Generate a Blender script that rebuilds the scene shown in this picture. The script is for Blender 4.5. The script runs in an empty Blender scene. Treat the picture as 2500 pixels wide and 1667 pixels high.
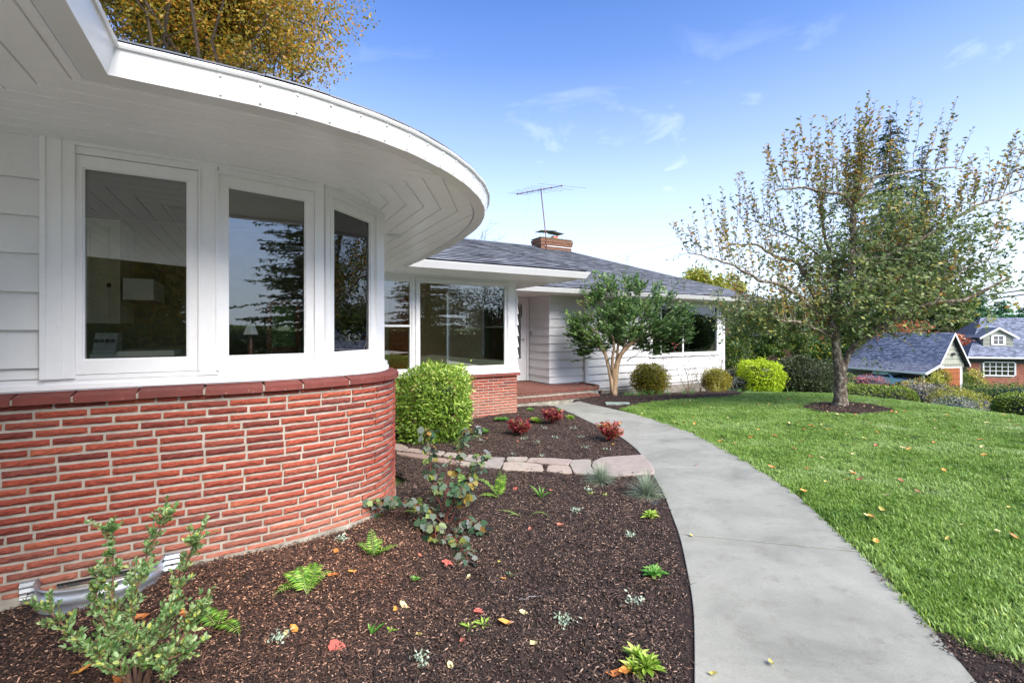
import bpy, bmesh, math, random
import numpy as np
from mathutils import Vector, Matrix, geometry
random.seed(7); rng = np.random.default_rng(7)
SC = bpy.context.scene
COL = SC.collection
R = math.radians

# ------------------------------------------------------------------ camera, world, sun, exposure
FPX = 1125.0
HOR = 806.0
cam = bpy.data.cameras.new('camera'); cam_o = bpy.data.objects.new('camera', cam); COL.objects.link(cam_o)
cam.sensor_width = 36; cam.lens = 36*FPX/2500; cam.shift_y = -(833.5-HOR)/2500
cam.clip_start = .05; cam.clip_end = 3000
CZ = 1.6
cam_o.location = (0, 0, CZ); cam_o.rotation_euler = (R(90), 0, 0)
SC.camera = cam_o
SUN_ELEV, SUN_AZ = 43, 142        # azimuth measured clockwise from +Y
world = bpy.data.worlds.new('World'); SC.world = world; world.use_nodes = True
wn = world.node_tree; wn.nodes.clear()
def wnode(t, **k):
    n = wn.nodes.new(t)
    for a, b in k.items(): setattr(n, a, b)
    return n
sky = wnode('ShaderNodeTexSky', sky_type='NISHITA'); sky.sun_disc = False
sky.sun_elevation = R(SUN_ELEV); sky.sun_rotation = R(SUN_AZ); sky.air_density = 1.0; sky.dust_density = .6; sky.ozone_density = 2.5
tc = wnode('ShaderNodeTexCoord')
sep = wnode('ShaderNodeSeparateXYZ'); wn.links.new(tc.outputs['Generated'], sep.inputs[0])
# thin wisps of cloud: noise on a flattened sky plane
dv = wnode('ShaderNodeVectorMath', operation='DIVIDE'); mx = wnode('ShaderNodeMath', operation='MAXIMUM'); mx.inputs[1].default_value = .06
ad = wnode('ShaderNodeMath', operation='ADD'); ad.inputs[1].default_value = .085
wn.links.new(sep.outputs[2], mx.inputs[0]); wn.links.new(mx.outputs[0], ad.inputs[0])
cb = wnode('ShaderNodeCombineXYZ')
for i in range(3): wn.links.new(ad.outputs[0], cb.inputs[i])
wn.links.new(tc.outputs['Generated'], dv.inputs[0]); wn.links.new(cb.outputs[0], dv.inputs[1])
nz = wnode('ShaderNodeTexNoise'); nz.inputs['Scale'].default_value = 2.4; nz.inputs['Detail'].default_value = 8; nz.inputs['Roughness'].default_value = .58; nz.inputs['Distortion'].default_value = .5
wn.links.new(dv.outputs[0], nz.inputs['Vector'])
cr = wnode('ShaderNodeValToRGB'); cr.color_ramp.elements[0].position = .46; cr.color_ramp.elements[0].color = (0, 0, 0, 1)
cr.color_ramp.elements[1].position = .72; cr.color_ramp.elements[1].color = (.55, .55, .55, 1)
wn.links.new(nz.outputs['Fac'], cr.inputs[0])
# wisps fade out towards the zenith, haze whitens the low sky
hz = wnode('ShaderNodeValToRGB'); e = hz.color_ramp.elements
e[0].position = 0; e[0].color = (.93, .93, .93, 1); e[1].position = .62; e[1].color = (0, 0, 0, 1)
for p, c in ((.10, .80), (.22, .52), (.36, .26), (.50, .07)):
    q = e.new(p); q.color = (c, c, c, 1)
wn.links.new(sep.outputs[2], hz.inputs[0])
wf = wnode('ShaderNodeValToRGB'); e = wf.color_ramp.elements
e[0].position = .36; e[0].color = (1, 1, 1, 1); e[1].position = .56; e[1].color = (0, 0, 0, 1)
wn.links.new(sep.outputs[2], wf.inputs[0])
m1 = wnode('ShaderNodeMath', operation='MULTIPLY'); wn.links.new(cr.outputs[0], m1.inputs[0]); wn.links.new(wf.outputs[0], m1.inputs[1])
m2 = wnode('ShaderNodeMath', operation='MAXIMUM'); wn.links.new(m1.outputs[0], m2.inputs[0]); wn.links.new(hz.outputs[0], m2.inputs[1])
tint = wnode('ShaderNodeMix', data_type='RGBA', blend_type='MULTIPLY'); tint.inputs[0].default_value = 1
tint.inputs[7].default_value = (.62, .90, 1.36, 1)
wn.links.new(sky.outputs[0], tint.inputs[6])
mix = wnode('ShaderNodeMix', data_type='RGBA'); mix.inputs[7].default_value = (6.0, 6.6, 7.5, 1)
wn.links.new(m2.outputs[0], mix.inputs[0]); wn.links.new(tint.outputs[2], mix.inputs[6])
bg = wnode('ShaderNodeBackground'); bg.inputs['Strength'].default_value = .085
wo = wnode('ShaderNodeOutputWorld'); wn.links.new(mix.outputs[2], bg.inputs['Color']); wn.links.new(bg.outputs[0], wo.inputs[0])
sl = bpy.data.lights.new('sun', 'SUN'); sl.energy = 3.6; sl.angle = R(44); sl.color = (1, .93, .83)
so = bpy.data.objects.new('sun', sl); COL.objects.link(so)
az, el = R(SUN_AZ), R(SUN_ELEV)
sd = Vector((math.sin(az)*math.cos(el), math.cos(az)*math.cos(el), math.sin(el)))
so.rotation_euler = sd.to_track_quat('Z', 'Y').to_euler()
SC.view_settings.view_transform = 'Standard'; SC.view_settings.look = 'None'
SC.view_settings.exposure = 1.42; SC.view_settings.gamma = 1; SC.view_settings.use_curve_mapping = False
SC.cycles.max_bounces = 8; SC.cycles.transparent_max_bounces = 12; SC.cycles.diffuse_bounces = 5
SC.cycles.use_denoising = True; SC.cycles.sample_clamp_indirect = 6

# ------------------------------------------------------------------ frames of reference
U = Vector((math.sin(R(60.6)), math.cos(R(60.6)))); V = Vector((-U[1], U[0])); O = Vector((-3.0, 2.7))
def W(u, v, z=0.0):            # house axes: u along the front wall, v into the house
    return Vector((O[0]+U[0]*u+V[0]*v, O[1]+U[1]*u+V[1]*v, z))
def UV(x, y):
    d = Vector((x, y))-O; return d.dot(U), d.dot(V)
CU, CV = UV(0, 0)
def rs(p, k):                  # same sight line, k times as far
    return (CU+(p[0]-CU)*k, CV+(p[1]-CV)*k)
def smooth(a, b, t):
    t = min(1, max(0, (t-a)/(b-a))); return t*t*(3-2*t)
BUMPS = [(-3.0, 2.7, .085, .8), (-1.9, 3.3, .085, .6), (-1.1, 4.45, .15, .55), (.1, 9.9, .10, .8), (2.2, 14.3, .1, 1.0), (42, 70, 1.3, 9)]
def g(x, y):                   # the lie of the land
    yy = y
    z = -.04*(min(yy, 60)-2)+.032*min(x, 9.3)
    z -= 2.4*smooth(8.55, 18.5, x)
    z -= .07*smooth(10.5, 14, y)*smooth(7, 9, x)
    if x > 30: z -= .02*(min(x, 60)-30)
    if y > 13.3 and x > 1.0: z -= .086*(min(y, 18.5)-13.3)*smooth(1.0, 3.0, x)*(1-smooth(10.5, 15, x))
    if y < -6: z -= 0
    for bx, by, h, s in BUMPS:
        d = ((x-bx)**2+(y-by)**2)/(2*s*s)
        if d < 12: z += h*math.exp(-d)
    return z
K = 2500/2352.0
def ray(dx, dy):               # a direction seen from the tripod, from a place in the photograph
    return (dx*K-1250)/FPX, (HOR-dy*K)/FPX
def at(dx, dy, Y):
    a, b = ray(dx, dy); return Vector((a*Y, Y, CZ+b*Y))
def on(dx, dy, off=0.0):       # where that direction meets the ground
    a, b = ray(dx, dy); lo, hi = .5, 140.0
    t = .5; prev = .5
    while t < 140:
        if CZ+b*t <= g(a*t, t)+off: break
        prev = t; t *= 1.01
    lo, hi = prev, t
    for _ in range(20):
        m = (lo+hi)/2
        if CZ+b*m <= g(a*m, m)+off: hi = m
        else: lo = m
    return Vector((a*hi, hi, g(a*hi, hi)+off))

def pos(dx, v, off=0.0):        # on the ground, on the line v metres into the plot, in that direction
    a, _ = ray(dx, 0); u = (a*(O[1]+V[1]*v)-(O[0]+V[0]*v))/(U[0]-a*U[1]); p = W(u, v); return Vector((p.x, p.y, g(p.x, p.y)+off))
# ------------------------------------------------------------------ objects
WL = {}
def wl(o): return WL.get(o.name_full, Vector((0, 0, 0)))
def tag(o, label=None, cat=None, group=None, kind=None):
    if label: o['label'] = label
    if cat: o['category'] = cat
    if group: o['group'] = group
    if kind: o['kind'] = kind
    return o
def empty(name, loc, label=None, cat=None, group=None, kind=None):
    o = bpy.data.objects.new(name, None); COL.objects.link(o); o.location = loc; o.empty_display_size = .1
    WL[o.name_full] = Vector(loc); return tag(o, label, cat, group, kind)
def link(name, me, parent=None, loc=None):
    o = bpy.data.objects.new(name, me); COL.objects.link(o)
    if parent: o.parent = parent
    WL[o.name_full] = wl(parent) if parent else Vector((0, 0, 0))
    return o
class MB:
    def __init__(s): s.v = []; s.f = []; s.r = []; s.m = []; s.cr = 0.0; s.cm = 0
    def add(s, vs, fs):
        b = len(s.v); s.v.extend([tuple(p) for p in vs])
        for q in fs: s.f.append(tuple(i+b for i in q)); s.r.append(s.cr); s.m.append(s.cm)
    def box(s, x0, x1, y0, y1, z0, z1, M=None):
        vs = [Vector((x, y, z)) for z in (z0, z1) for y in (y0, y1) for x in (x0, x1)]
        if M: vs = [M @ p for p in vs]
        s.add(vs, [(0, 2, 3, 1), (4, 5, 7, 6), (0, 1, 5, 4), (2, 6, 7, 3), (0, 4, 6, 2), (1, 3, 7, 5)])
    def hbox(s, u0, u1, v0, v1, z0, z1):            # a box in house axes
        vs = [W(u, v, z) for z in (z0, z1) for v in (v0, v1) for u in (u0, u1)]
        s.add(vs, [(0, 2, 3, 1), (4, 5, 7, 6), (0, 1, 5, 4), (2, 6, 7, 3), (0, 4, 6, 2), (1, 3, 7, 5)])
    def prism(s, poly, z0, z1):                      # poly: list of (x,y) world; z0/z1 numbers or functions
        n = len(poly); A = [(p[0], p[1], z0(p) if callable(z0) else z0) for p in poly]; B = [(p[0], p[1], z1(p) if callable(z1) else z1) for p in poly]
        area = sum(poly[i][0]*poly[(i+1) % n][1]-poly[(i+1) % n][0]*poly[i][1] for i in range(n))
        idx = list(range(n))
        if area < 0: A = A[::-1]; B = B[::-1]
        s.add(A+B, [tuple(idx[::-1]), tuple(i+n for i in idx)]+[(i, (i+1) % n, n+(i+1) % n, n+i) for i in range(n)])
    def tube(s, pts, rad, n=6, cap=True):
        pts = [Vector(p) for p in pts]; k = len(pts)
        if not hasattr(rad, '__len__'): rad = [rad]*k
        vs = []; ref = Vector((.3, .2, 1)).normalized()
        for i, p in enumerate(pts):
            d = (pts[min(i+1, k-1)]-pts[max(i-1, 0)])
            d = d.normalized() if d.length > 1e-9 else Vector((0, 0, 1))
            a = d.cross(ref)
            if a.length < .1: a = d.cross(Vector((1, 0, 0)))
            a.normalize(); b = d.cross(a)
            for j in range(n):
                t = 2*math.pi*j/n; vs.append(p+(a*math.cos(t)+b*math.sin(t))*rad[i])
        fs = [(i*n+j, i*n+(j+1) % n, (i+1)*n+(j+1) % n, (i+1)*n+j) for i in range(k-1) for j in range(n)]
        if cap: fs += [tuple(range(n))[::-1], tuple((k-1)*n+j for j in range(n))]
        s.add(vs, fs)
    def lathe(s, c, prof, n=16, M=None):
        vs = []
        for r_, z in prof:
            for j in range(n):
                t = 2*math.pi*j/n; p = Vector((r_*math.cos(t), r_*math.sin(t), z))
                if M: p = M @ p
                vs.append(Vector(c)+p)
        k = len(prof)
        s.add(vs, [(i*n+j, i*n+(j+1) % n, (i+1)*n+(j+1) % n, (i+1)*n+j) for i in range(k-1) for j in range(n)]+[tuple(range(n))[::-1], tuple((k-1)*n+j for j in range(n))])
    def build(s, name, mats, parent=None, smooth_=False, kind=None, label=None):
        me = bpy.data.meshes.new(name)
        off = wl(parent) if parent else Vector((0, 0, 0))
        me.from_pydata([(p[0]-off[0], p[1]-off[1], p[2]-off[2]) for p in s.v], [], s.f)
        ms = mats if isinstance(mats, (list, tuple)) else [mats]
        for m in ms: me.materials.append(m)
        if len(ms) > 1: me.polygons.foreach_set('material_index', s.m)
        a = me.attributes.new('rnd', 'FLOAT', 'FACE'); a.data.foreach_set('value', s.r)
        if smooth_: me.polygons.foreach_set('use_smooth', [True]*len(me.polygons))
        me.update(); o = link(name, me, parent)
        if kind: o['kind'] = kind
        if label: o['label'] = label
        return o
def copy_tree(o, parent=None):
    c = o.copy(); COL.objects.link(c)
    if parent: c.parent = parent
    for ch in list(o.children): copy_tree(ch, c)
    return c
def npmesh(name, v, f, rnd, mat, parent=None, smooth_=False, kind=None):
    me = bpy.data.meshes.new(name)
    v = np.asarray(v, dtype=np.float64).copy(); f = np.asarray(f, dtype=np.int32)
    if parent: v -= np.array(wl(parent))
    n = f.shape[1]
    me.vertices.add(len(v)); me.vertices.foreach_set('co', v.astype(np.float32).ravel())
    me.loops.add(f.size); me.loops.foreach_set('vertex_index', f.ravel())
    me.polygons.add(len(f)); me.polygons.foreach_set('loop_start', np.arange(0, f.size, n, dtype=np.int32))
    me.update(calc_edges=True)
    a = me.attributes.new('rnd', 'FLOAT', 'FACE'); a.data.foreach_set('value', np.asarray(rnd, dtype=np.float32))
    me.materials.append(mat)
    if smooth_: me.polygons.foreach_set('use_smooth', [True]*len(me.polygons))
    o = link(name, me, parent)
    if kind: o['kind'] = kind
    return o
# leaf templates: (along, side, up) and triangles
DIAM = (np.array([(0, 0, 0), (.45, .5, .12), (1, 0, 0), (.45, -.5, .12)]), np.array([(0, 1, 2), (0, 2, 3)]))
OVAL = (np.array([(0, 0, 0), (.25, .38, .06), (.65, .42, .06), (1, 0, -.05), (.65, -.42, .06), (.25, -.38, .06), (.5, 0, -.04)]),
        np.array([(0, 1, 6), (1, 2, 6), (2, 3, 6), (3, 4, 6), (4, 5, 6), (5, 0, 6)]))
LOBE = (np.array([(0, 0, 0), (-.06, .28, .03), (.12, .52, -.06), (.34, .46, .05), (.60, .50, -.10), (.74, .30, .02), (1.0, 0, -.2),
                  (.74, -.30, .02), (.60, -.50, -.10), (.34, -.46, .05), (.12, -.52, -.06), (-.06, -.28, .03), (.42, 0, -.03)]),
        np.array([(12, i, i+1) for i in range(11)]+[(12, 11, 0)]))
def unit(a): return a/np.maximum(np.linalg.norm(a, axis=-1, keepdims=True), 1e-9)
def leafset(P, D, N, L, Wd, tpl=DIAM, rnd=None):
    P = np.asarray(P, float); n = len(P); D = unit(np.asarray(D, float)); S = unit(np.cross(D, N)); N2 = np.cross(S, D)
    L = np.broadcast_to(L, (n,)); Wd = np.broadcast_to(Wd, (n,))
    T, F = tpl; k = len(T)
    v = P[:, None]+D[:, None]*(T[:, 0][None, :, None]*L[:, None, None])+S[:, None]*(T[:, 1][None, :, None]*Wd[:, None, None])+N2[:, None]*(T[:, 2][None, :, None]*L[:, None, None])
    f = F[None]+(np.arange(n)*k)[:, None, None]
    if rnd is None: rnd = rng.random(n)
    return v.reshape(-1, 3), f.reshape(-1, 3), np.repeat(rnd, len(F))
def leaves(name, P, D, N, L, Wd, mat, parent=None, tpl=DIAM, rnd=None, kind=None):
    v, f, r_ = leafset(P, D, N, L, Wd, tpl, rnd); return npmesh(name, v, f, r_, mat, parent, kind=kind)
def rdir(n, up=0.0):
    d = rng.normal(size=(n, 3)); d[:, 2] += up; return unit(d)

# ------------------------------------------------------------------ materials
def srgb(r_, g_, b_):
    def c(x):
        x /= 255; return x/12.92 if x <= .04045 else ((x+.055)/1.055)**2.4
    return (c(r_), c(g_), c(b_), 1)
def newmat(name):
    m = bpy.data.materials.new(name); m.use_nodes = True; nt = m.node_tree; nt.nodes.clear()
    out = nt.nodes.new('ShaderNodeOutputMaterial'); b = nt.nodes.new('ShaderNodeBsdfPrincipled'); nt.links.new(b.outputs[0], out.inputs[0])
    return m, nt, b, out
def ramp(nt, stops, interp='LINEAR'):
    n = nt.nodes.new('ShaderNodeValToRGB'); n.color_ramp.interpolation = interp; e = n.color_ramp.elements
    e[0].position, e[0].color = stops[0][0], stops[0][1]; e[1].position, e[1].color = stops[-1][0], stops[-1][1]
    for p, c in stops[1:-1]:
        q = e.new(p); q.color = c
    return n
def noise(nt, scale, detail=4, rough=.55, vec=None, dist=0, obj=False):
    n = nt.nodes.new('ShaderNodeTexNoise'); n.inputs['Scale'].default_value = scale; n.inputs['Detail'].default_value = detail
    n.inputs['Roughness'].default_value = rough; n.inputs['Distortion'].default_value = dist
    if vec is None:
        if obj: t = nt.nodes.new('ShaderNodeTexCoord'); vec = t.outputs['Object']
        else: t = nt.nodes.new('ShaderNodeNewGeometry'); vec = t.outputs['Position']
    nt.links.new(vec, n.inputs['Vector']); return n
def stretch(nt, sx, sy, sz, obj=False, rot=0):
    if obj: t = nt.nodes.new('ShaderNodeTexCoord').outputs['Object']
    else: t = nt.nodes.new('ShaderNodeNewGeometry').outputs['Position']
    m = nt.nodes.new('ShaderNodeMapping'); m.inputs['Scale'].default_value = (sx, sy, sz); m.inputs['Rotation'].default_value = (0, 0, rot)
    nt.links.new(t, m.inputs['Vector']); return m.outputs[0]
def bump(nt, b, h, strength, dist=.01):
    n = nt.nodes.new('ShaderNodeBump'); n.inputs['Strength'].default_value = strength; n.inputs['Distance'].default_value = dist
    nt.links.new(h, n.inputs['Height']); nt.links.new(n.outputs[0], b.inputs['Normal']); return n
def rndval(nt, kind):
    if kind == 'attr':
        a = nt.nodes.new('ShaderNodeAttribute'); a.attribute_name = 'rnd'; return a.outputs['Fac']
    return nt.nodes.new('ShaderNodeObjectInfo').outputs['Random']
def mixc(nt, fac, a, b, mode='MIX'):
    n = nt.nodes.new('ShaderNodeMix'); n.data_type = 'RGBA'; n.blend_type = mode
    for i, x in ((0, fac), (6, a), (7, b)):
        if hasattr(x, 'links'): nt.links.new(x, n.inputs[i])
        else: n.inputs[i].default_value = x
    return n.outputs[2]
def simple(name, c1, c2=None, rough=.6, ns=8, bs=0, bscale=60, metal=0, spec=None, detail=5, obj=False, bdist=.005):
    m, nt, b, _ = newmat(name)
    if c2 is None: c2 = tuple(x*.85 for x in c1[:3])+(1,)
    n = noise(nt, ns, detail, obj=obj); r_ = ramp(nt, [(.3, c1), (.7, c2)]); nt.links.new(n.outputs['Fac'], r_.inputs[0]); nt.links.new(r_.outputs[0], b.inputs['Base Color'])
    b.inputs['Roughness'].default_value = rough; b.inputs['Metallic'].default_value = metal
    if spec is not None: b.inputs['Specular IOR Level'].default_value = spec
    if bs: bump(nt, b, noise(nt, bscale, 4, obj=obj).outputs['Fac'], bs, bdist)
    return m
def leafmat(name, stops, rough=.45, trans=.35, pos=.25, spec=.4):
    m, nt, b, out = newmat(name)
    r_ = ramp(nt, stops)
    n = noise(nt, 3.0, 3)
    a = nt.nodes.new('ShaderNodeMath'); a.operation = 'MULTIPLY_ADD'; a.inputs[1].default_value = pos; nt.links.new(n.outputs['Fac'], a.inputs[0])
    s_ = nt.nodes.new('ShaderNodeMath'); s_.operation = 'SUBTRACT'; s_.inputs[1].default_value = pos*.5; nt.links.new(rndval(nt, 'attr'), s_.inputs[0])
    nt.links.new(s_.outputs[0], a.inputs[2]); nt.links.new(a.outputs[0], r_.inputs[0])
    nt.links.new(r_.outputs[0], b.inputs['Base Color']); b.inputs['Roughness'].default_value = rough; b.inputs['Specular IOR Level'].default_value = spec
    t = nt.nodes.new('ShaderNodeBsdfTranslucent'); nt.links.new(r_.outputs[0], t.inputs['Color'])
    mx_ = nt.nodes.new('ShaderNodeMixShader'); mx_.inputs[0].default_value = trans; nt.links.new(b.outputs[0], mx_.inputs[1]); nt.links.new(t.outputs[0], mx_.inputs[2])
    nt.links.new(mx_.outputs[0], out.inputs[0]); return m
M = {}
def paint(name, c, rough=.38, dirt=.12):
    m, nt, b, _ = newmat(name)
    dirt += .05; n1 = noise(nt, 2.0, 7, .65, vec=stretch(nt, 1, 1, .45)); n2 = noise(nt, 22, 5, .6)
    r1 = ramp(nt, [(.30, (1, 1, 1, 1)), (.75, (1-dirt, 1-dirt*1.05, 1-dirt*1.2, 1))]); nt.links.new(n1.outputs['Fac'], r1.inputs[0])
    r2 = ramp(nt, [(.25, (.955, .95, .94, 1)), (.5, (1, 1, 1, 1))]); nt.links.new(n2.outputs['Fac'], r2.inputs[0])
    c_ = mixc(nt, 1.0, mixc(nt, 1.0, c, r1.outputs[0], 'MULTIPLY'), r2.outputs[0], 'MULTIPLY')
    nt.links.new(c_, b.inputs['Base Color']); b.inputs['Roughness'].default_value = rough
    bump(nt, b, noise(nt, 45, 3, .5, vec=stretch(nt, 1, 1, 2.5)).outputs['Fac'], .10, .004); return m
M['white'] = paint('white_paint', (.78, .78, .79, 1), .32, .03)
M['soffit'] = paint('soffit_paint', (.93, .93, .94, 1), .34, .03)
M['siding'] = paint('siding_paint', (.72, .72, .725, 1), .42, .05)
def brickmat(name, kind):
    m, nt, b, _ = newmat(name)
    r_ = ramp(nt, [(0, srgb(108, 46, 38)), (.2, srgb(132, 56, 41)), (.45, srgb(156, 71, 49)), (.7, srgb(144, 63, 48)), (.88, srgb(168, 86, 60)), (1, srgb(116, 56, 50))])
    nt.links.new(rndval(nt, kind), r_.inputs[0])
    n = noise(nt, 55, 6, .7); rr = ramp(nt, [(.3, (.62, .60, .60, 1)), (.62, (1.08, 1.05, 1.04, 1))]); nt.links.new(n.outputs['Fac'], rr.inputs[0])
    c = mixc(nt, 1.0, r_.outputs[0], rr.outputs[0], 'MULTIPLY')
    n2 = noise(nt, 9, 6, .7); r2 = ramp(nt, [(.60, (0, 0, 0, 1)), (.80, (.5, .5, .5, 1))]); nt.links.new(n2.outputs['Fac'], r2.inputs[0])
    c = mixc(nt, r2.outputs[0], c, srgb(156, 116, 104))
    # lowest courses painted lighter, as sunlight reaching in below the eave
    gz = nt.nodes.new('ShaderNodeSeparateXYZ'); gp = nt.nodes.new('ShaderNodeNewGeometry'); nt.links.new(gp.outputs['Position'], gz.inputs[0])
    lo = ramp(nt, [(0, (.45, .45, .45, 1)), (.42, (.0, .0, .0, 1))]); nt.links.new(gz.outputs[2], lo.inputs[0])
    n3 = noise(nt, 2.2, 4); mm = nt.nodes.new('ShaderNodeMath'); mm.operation = 'MULTIPLY'; nt.links.new(n3.outputs['Fac'], mm.inputs[0]); nt.links.new(lo.outputs[0], mm.inputs[1])
    mm2 = nt.nodes.new('ShaderNodeMath'); mm2.operation = 'MULTIPLY'; mm2.inputs[1].default_value = 1.9; nt.links.new(mm.outputs[0], mm2.inputs[0])
    c = mixc(nt, mm2.outputs[0], c, srgb(176, 128, 106))
    nt.links.new(c, b.inputs['Base Color']); b.inputs['Roughness'].default_value = .78
    h = noise(nt, 30, 6, .65, vec=stretch(nt, 1, 1, 3.2)); bump(nt, b, h.outputs['Fac'], .9, .012); return m
M['brick'] = brickmat('clay_brick', 'obj'); M['brick_j'] = brickmat('clay_brick_courses', 'attr')
M['mortar'] = simple('mortar', srgb(178, 170, 158), srgb(146, 138, 126), .9, 14, .6, 160)
def capmat():
    m, nt, b, _ = newmat('cap_brick')
    r_ = ramp(nt, [(0, srgb(104, 50, 44)), (.5, srgb(124, 58, 48)), (1, srgb(100, 54, 50))]); nt.links.new(rndval(nt, 'obj'), r_.inputs[0])
    n = noise(nt, 12, 6, .7); rr = ramp(nt, [(.3, (.75, .73, .73, 1)), (.7, (1.1, 1.08, 1.05, 1))]); nt.links.new(n.outputs['Fac'], rr.inputs[0])
    c = mixc(nt, 1.0, r_.outputs[0], rr.outputs[0], 'MULTIPLY')
    n2 = noise(nt, 6, 5, .7); r2 = ramp(nt, [(.62, (0, 0, 0, 1)), (.72, (.7, .7, .7, 1))]); nt.links.new(n2.outputs['Fac'], r2.inputs[0])
    n4 = noise(nt, 70, 2, .5); r4 = ramp(nt, [(.73, (0, 0, 0, 1)), (.76, (1, 1, 1, 1))]); nt.links.new(n4.outputs['Fac'], r4.inputs[0])
    c = mixc(nt, r2.outputs[0], c, srgb(150, 110, 100)); c = mixc(nt, r4.outputs[0], c, srgb(205, 190, 180))
    nt.links.new(c, b.inputs['Base Color']); b.inputs['Roughness'].default_value = .7
    bump(nt, b, noise(nt, 60, 3, .5, vec=stretch(nt, .15, .15, 3)).outputs['Fac'], .5, .006); return m
M['cap'] = capmat()
M['concrete'] = simple('footing_concrete', srgb(168, 162, 150), srgb(120, 114, 104), .9, 7, .5, 60)
def pathmat():
    m, nt, b, _ = newmat('path_concrete')
    n = noise(nt, 1.6, 8, .66, dist=.4); r_ = ramp(nt, [(.28, srgb(118, 118, 109)), (.5, srgb(141, 141, 131)), (.74, srgb(157, 156, 146))]); nt.links.new(n.outputs['Fac'], r_.inputs[0])
    n2 = noise(nt, 7, 7, .72); r2 = ramp(nt, [(.30, (.80, .78, .75, 1)), (.46, (1, 1, 1, 1))]); nt.links.new(n2.outputs['Fac'], r2.inputs[0])
    n3 = noise(nt, 120, 3, .6); r3 = ramp(nt, [(.3, (.86, .86, .86, 1)), (.6, (1.03, 1.03, 1.03, 1))]); nt.links.new(n3.outputs['Fac'], r3.inputs[0])
    c = mixc(nt, 1, mixc(nt, 1, r_.outputs[0], r2.outputs[0], 'MULTIPLY'), r3.outputs[0], 'MULTIPLY')
    nt.links.new(c, b.inputs['Base Color']); b.inputs['Roughness'].default_value = .72
    bump(nt, b, noise(nt, 60, 6, .7).outputs['Fac'], .3, .004); return m
M['path'] = pathmat()
M['stone'] = None
def stonemat():
    m, nt, b, _ = newmat('flagstone')
    r_ = ramp(nt, [(0, srgb(164, 144, 134)), (.35, srgb(148, 142, 136)), (.7, srgb(170, 156, 144)), (1, srgb(154, 130, 118))]); nt.links.new(rndval(nt, 'obj'), r_.inputs[0])
    n = noise(nt, 9, 7, .7); rr = ramp(nt, [(.3, (.72, .72, .72, 1)), (.65, (1.05, 1.03, 1.0, 1))]); nt.links.new(n.outputs['Fac'], rr.inputs[0])
    nt.links.new(mixc(nt, 1, r_.outputs[0], rr.outputs[0], 'MULTIPLY'), b.inputs['Base Color']); b.inputs['Roughness'].default_value = .8
    bump(nt, b, noise(nt, 40, 6, .7).outputs['Fac'], .5, .008); return m
M['stone'] = stonemat()
def soilmat(name, c1, c2, c3):
    m, nt, b, _ = newmat(name)
    n = noise(nt, 90, 6, .75, vec=stretch(nt, 1, 1.6, 1)); r_ = ramp(nt, [(.35, c1), (.6, c2), (.78, c3)]); nt.links.new(n.outputs['Fac'], r_.inputs[0])
    nt.links.new(r_.outputs[0], b.inputs['Base Color']); b.inputs['Roughness'].default_value = .92
    bump(nt, b, n.outputs['Fac'], 1.0, .02); return m
M['soil'] = soilmat('mulch_soil', srgb(36, 24, 20), srgb(58, 38, 31), srgb(92, 62, 50))
def chipmat():
    m, nt, b, _ = newmat('bark_chip')
    r_ = ramp(nt, [(0, srgb(32, 24, 21)), (.35, srgb(50, 38, 33)), (.7, srgb(74, 56, 48)), (.86, srgb(106, 82, 69)), (1, srgb(170, 142, 124))]); nt.links.new(rndval(nt, 'attr'), r_.inputs[0])
    # dry, browner bark beside the wall, shaped by its own noise
    gp = nt.nodes.new('ShaderNodeNewGeometry'); vm = nt.nodes.new('ShaderNodeVectorMath'); vm.operation = 'DISTANCE'
    nt.links.new(gp.outputs['Position'], vm.inputs[0]); vm.inputs[1].default_value = (-1.65, 3.05, 0)
    n = noise(nt, 1.3, 5, .6, dist=.5); ma = nt.nodes.new('ShaderNodeMath'); ma.operation = 'MULTIPLY_ADD'; ma.inputs[1].default_value = 1.6; nt.links.new(n.outputs['Fac'], ma.inputs[0]); nt.links.new(vm.outputs['Value'], ma.inputs[2])
    r2 = ramp(nt, [(0, (1, 1, 1, 1)), (1.0, (0, 0, 0, 1))]);
    mr = nt.nodes.new('ShaderNodeMapRange'); mr.inputs[1].default_value = 1.3; mr.inputs[2].default_value = 2.4; mr.inputs[3].default_value = 1; mr.inputs[4].default_value = 0
    nt.links.new(ma.outputs[0], mr.inputs[0])
    c = mixc(nt, mr.outputs[0], r_.outputs[0], mixc(nt, 1.0, r_.outputs[0], (1.85, 1.5, 1.25, 1), 'MULTIPLY'))
    nt.links.new(c, b.inputs['Base Color']); b.inputs['Roughness'].default_value = .85; return m
M['chip'] = chipmat()
M['turf'] = soilmat('turf_soil', srgb(40, 52, 20), srgb(62, 84, 30), srgb(84, 104, 44))
M['ground'] = simple('rough_grass_ground', srgb(74, 98, 44), srgb(98, 112, 58), .95, .8, .4, 12)
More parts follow.
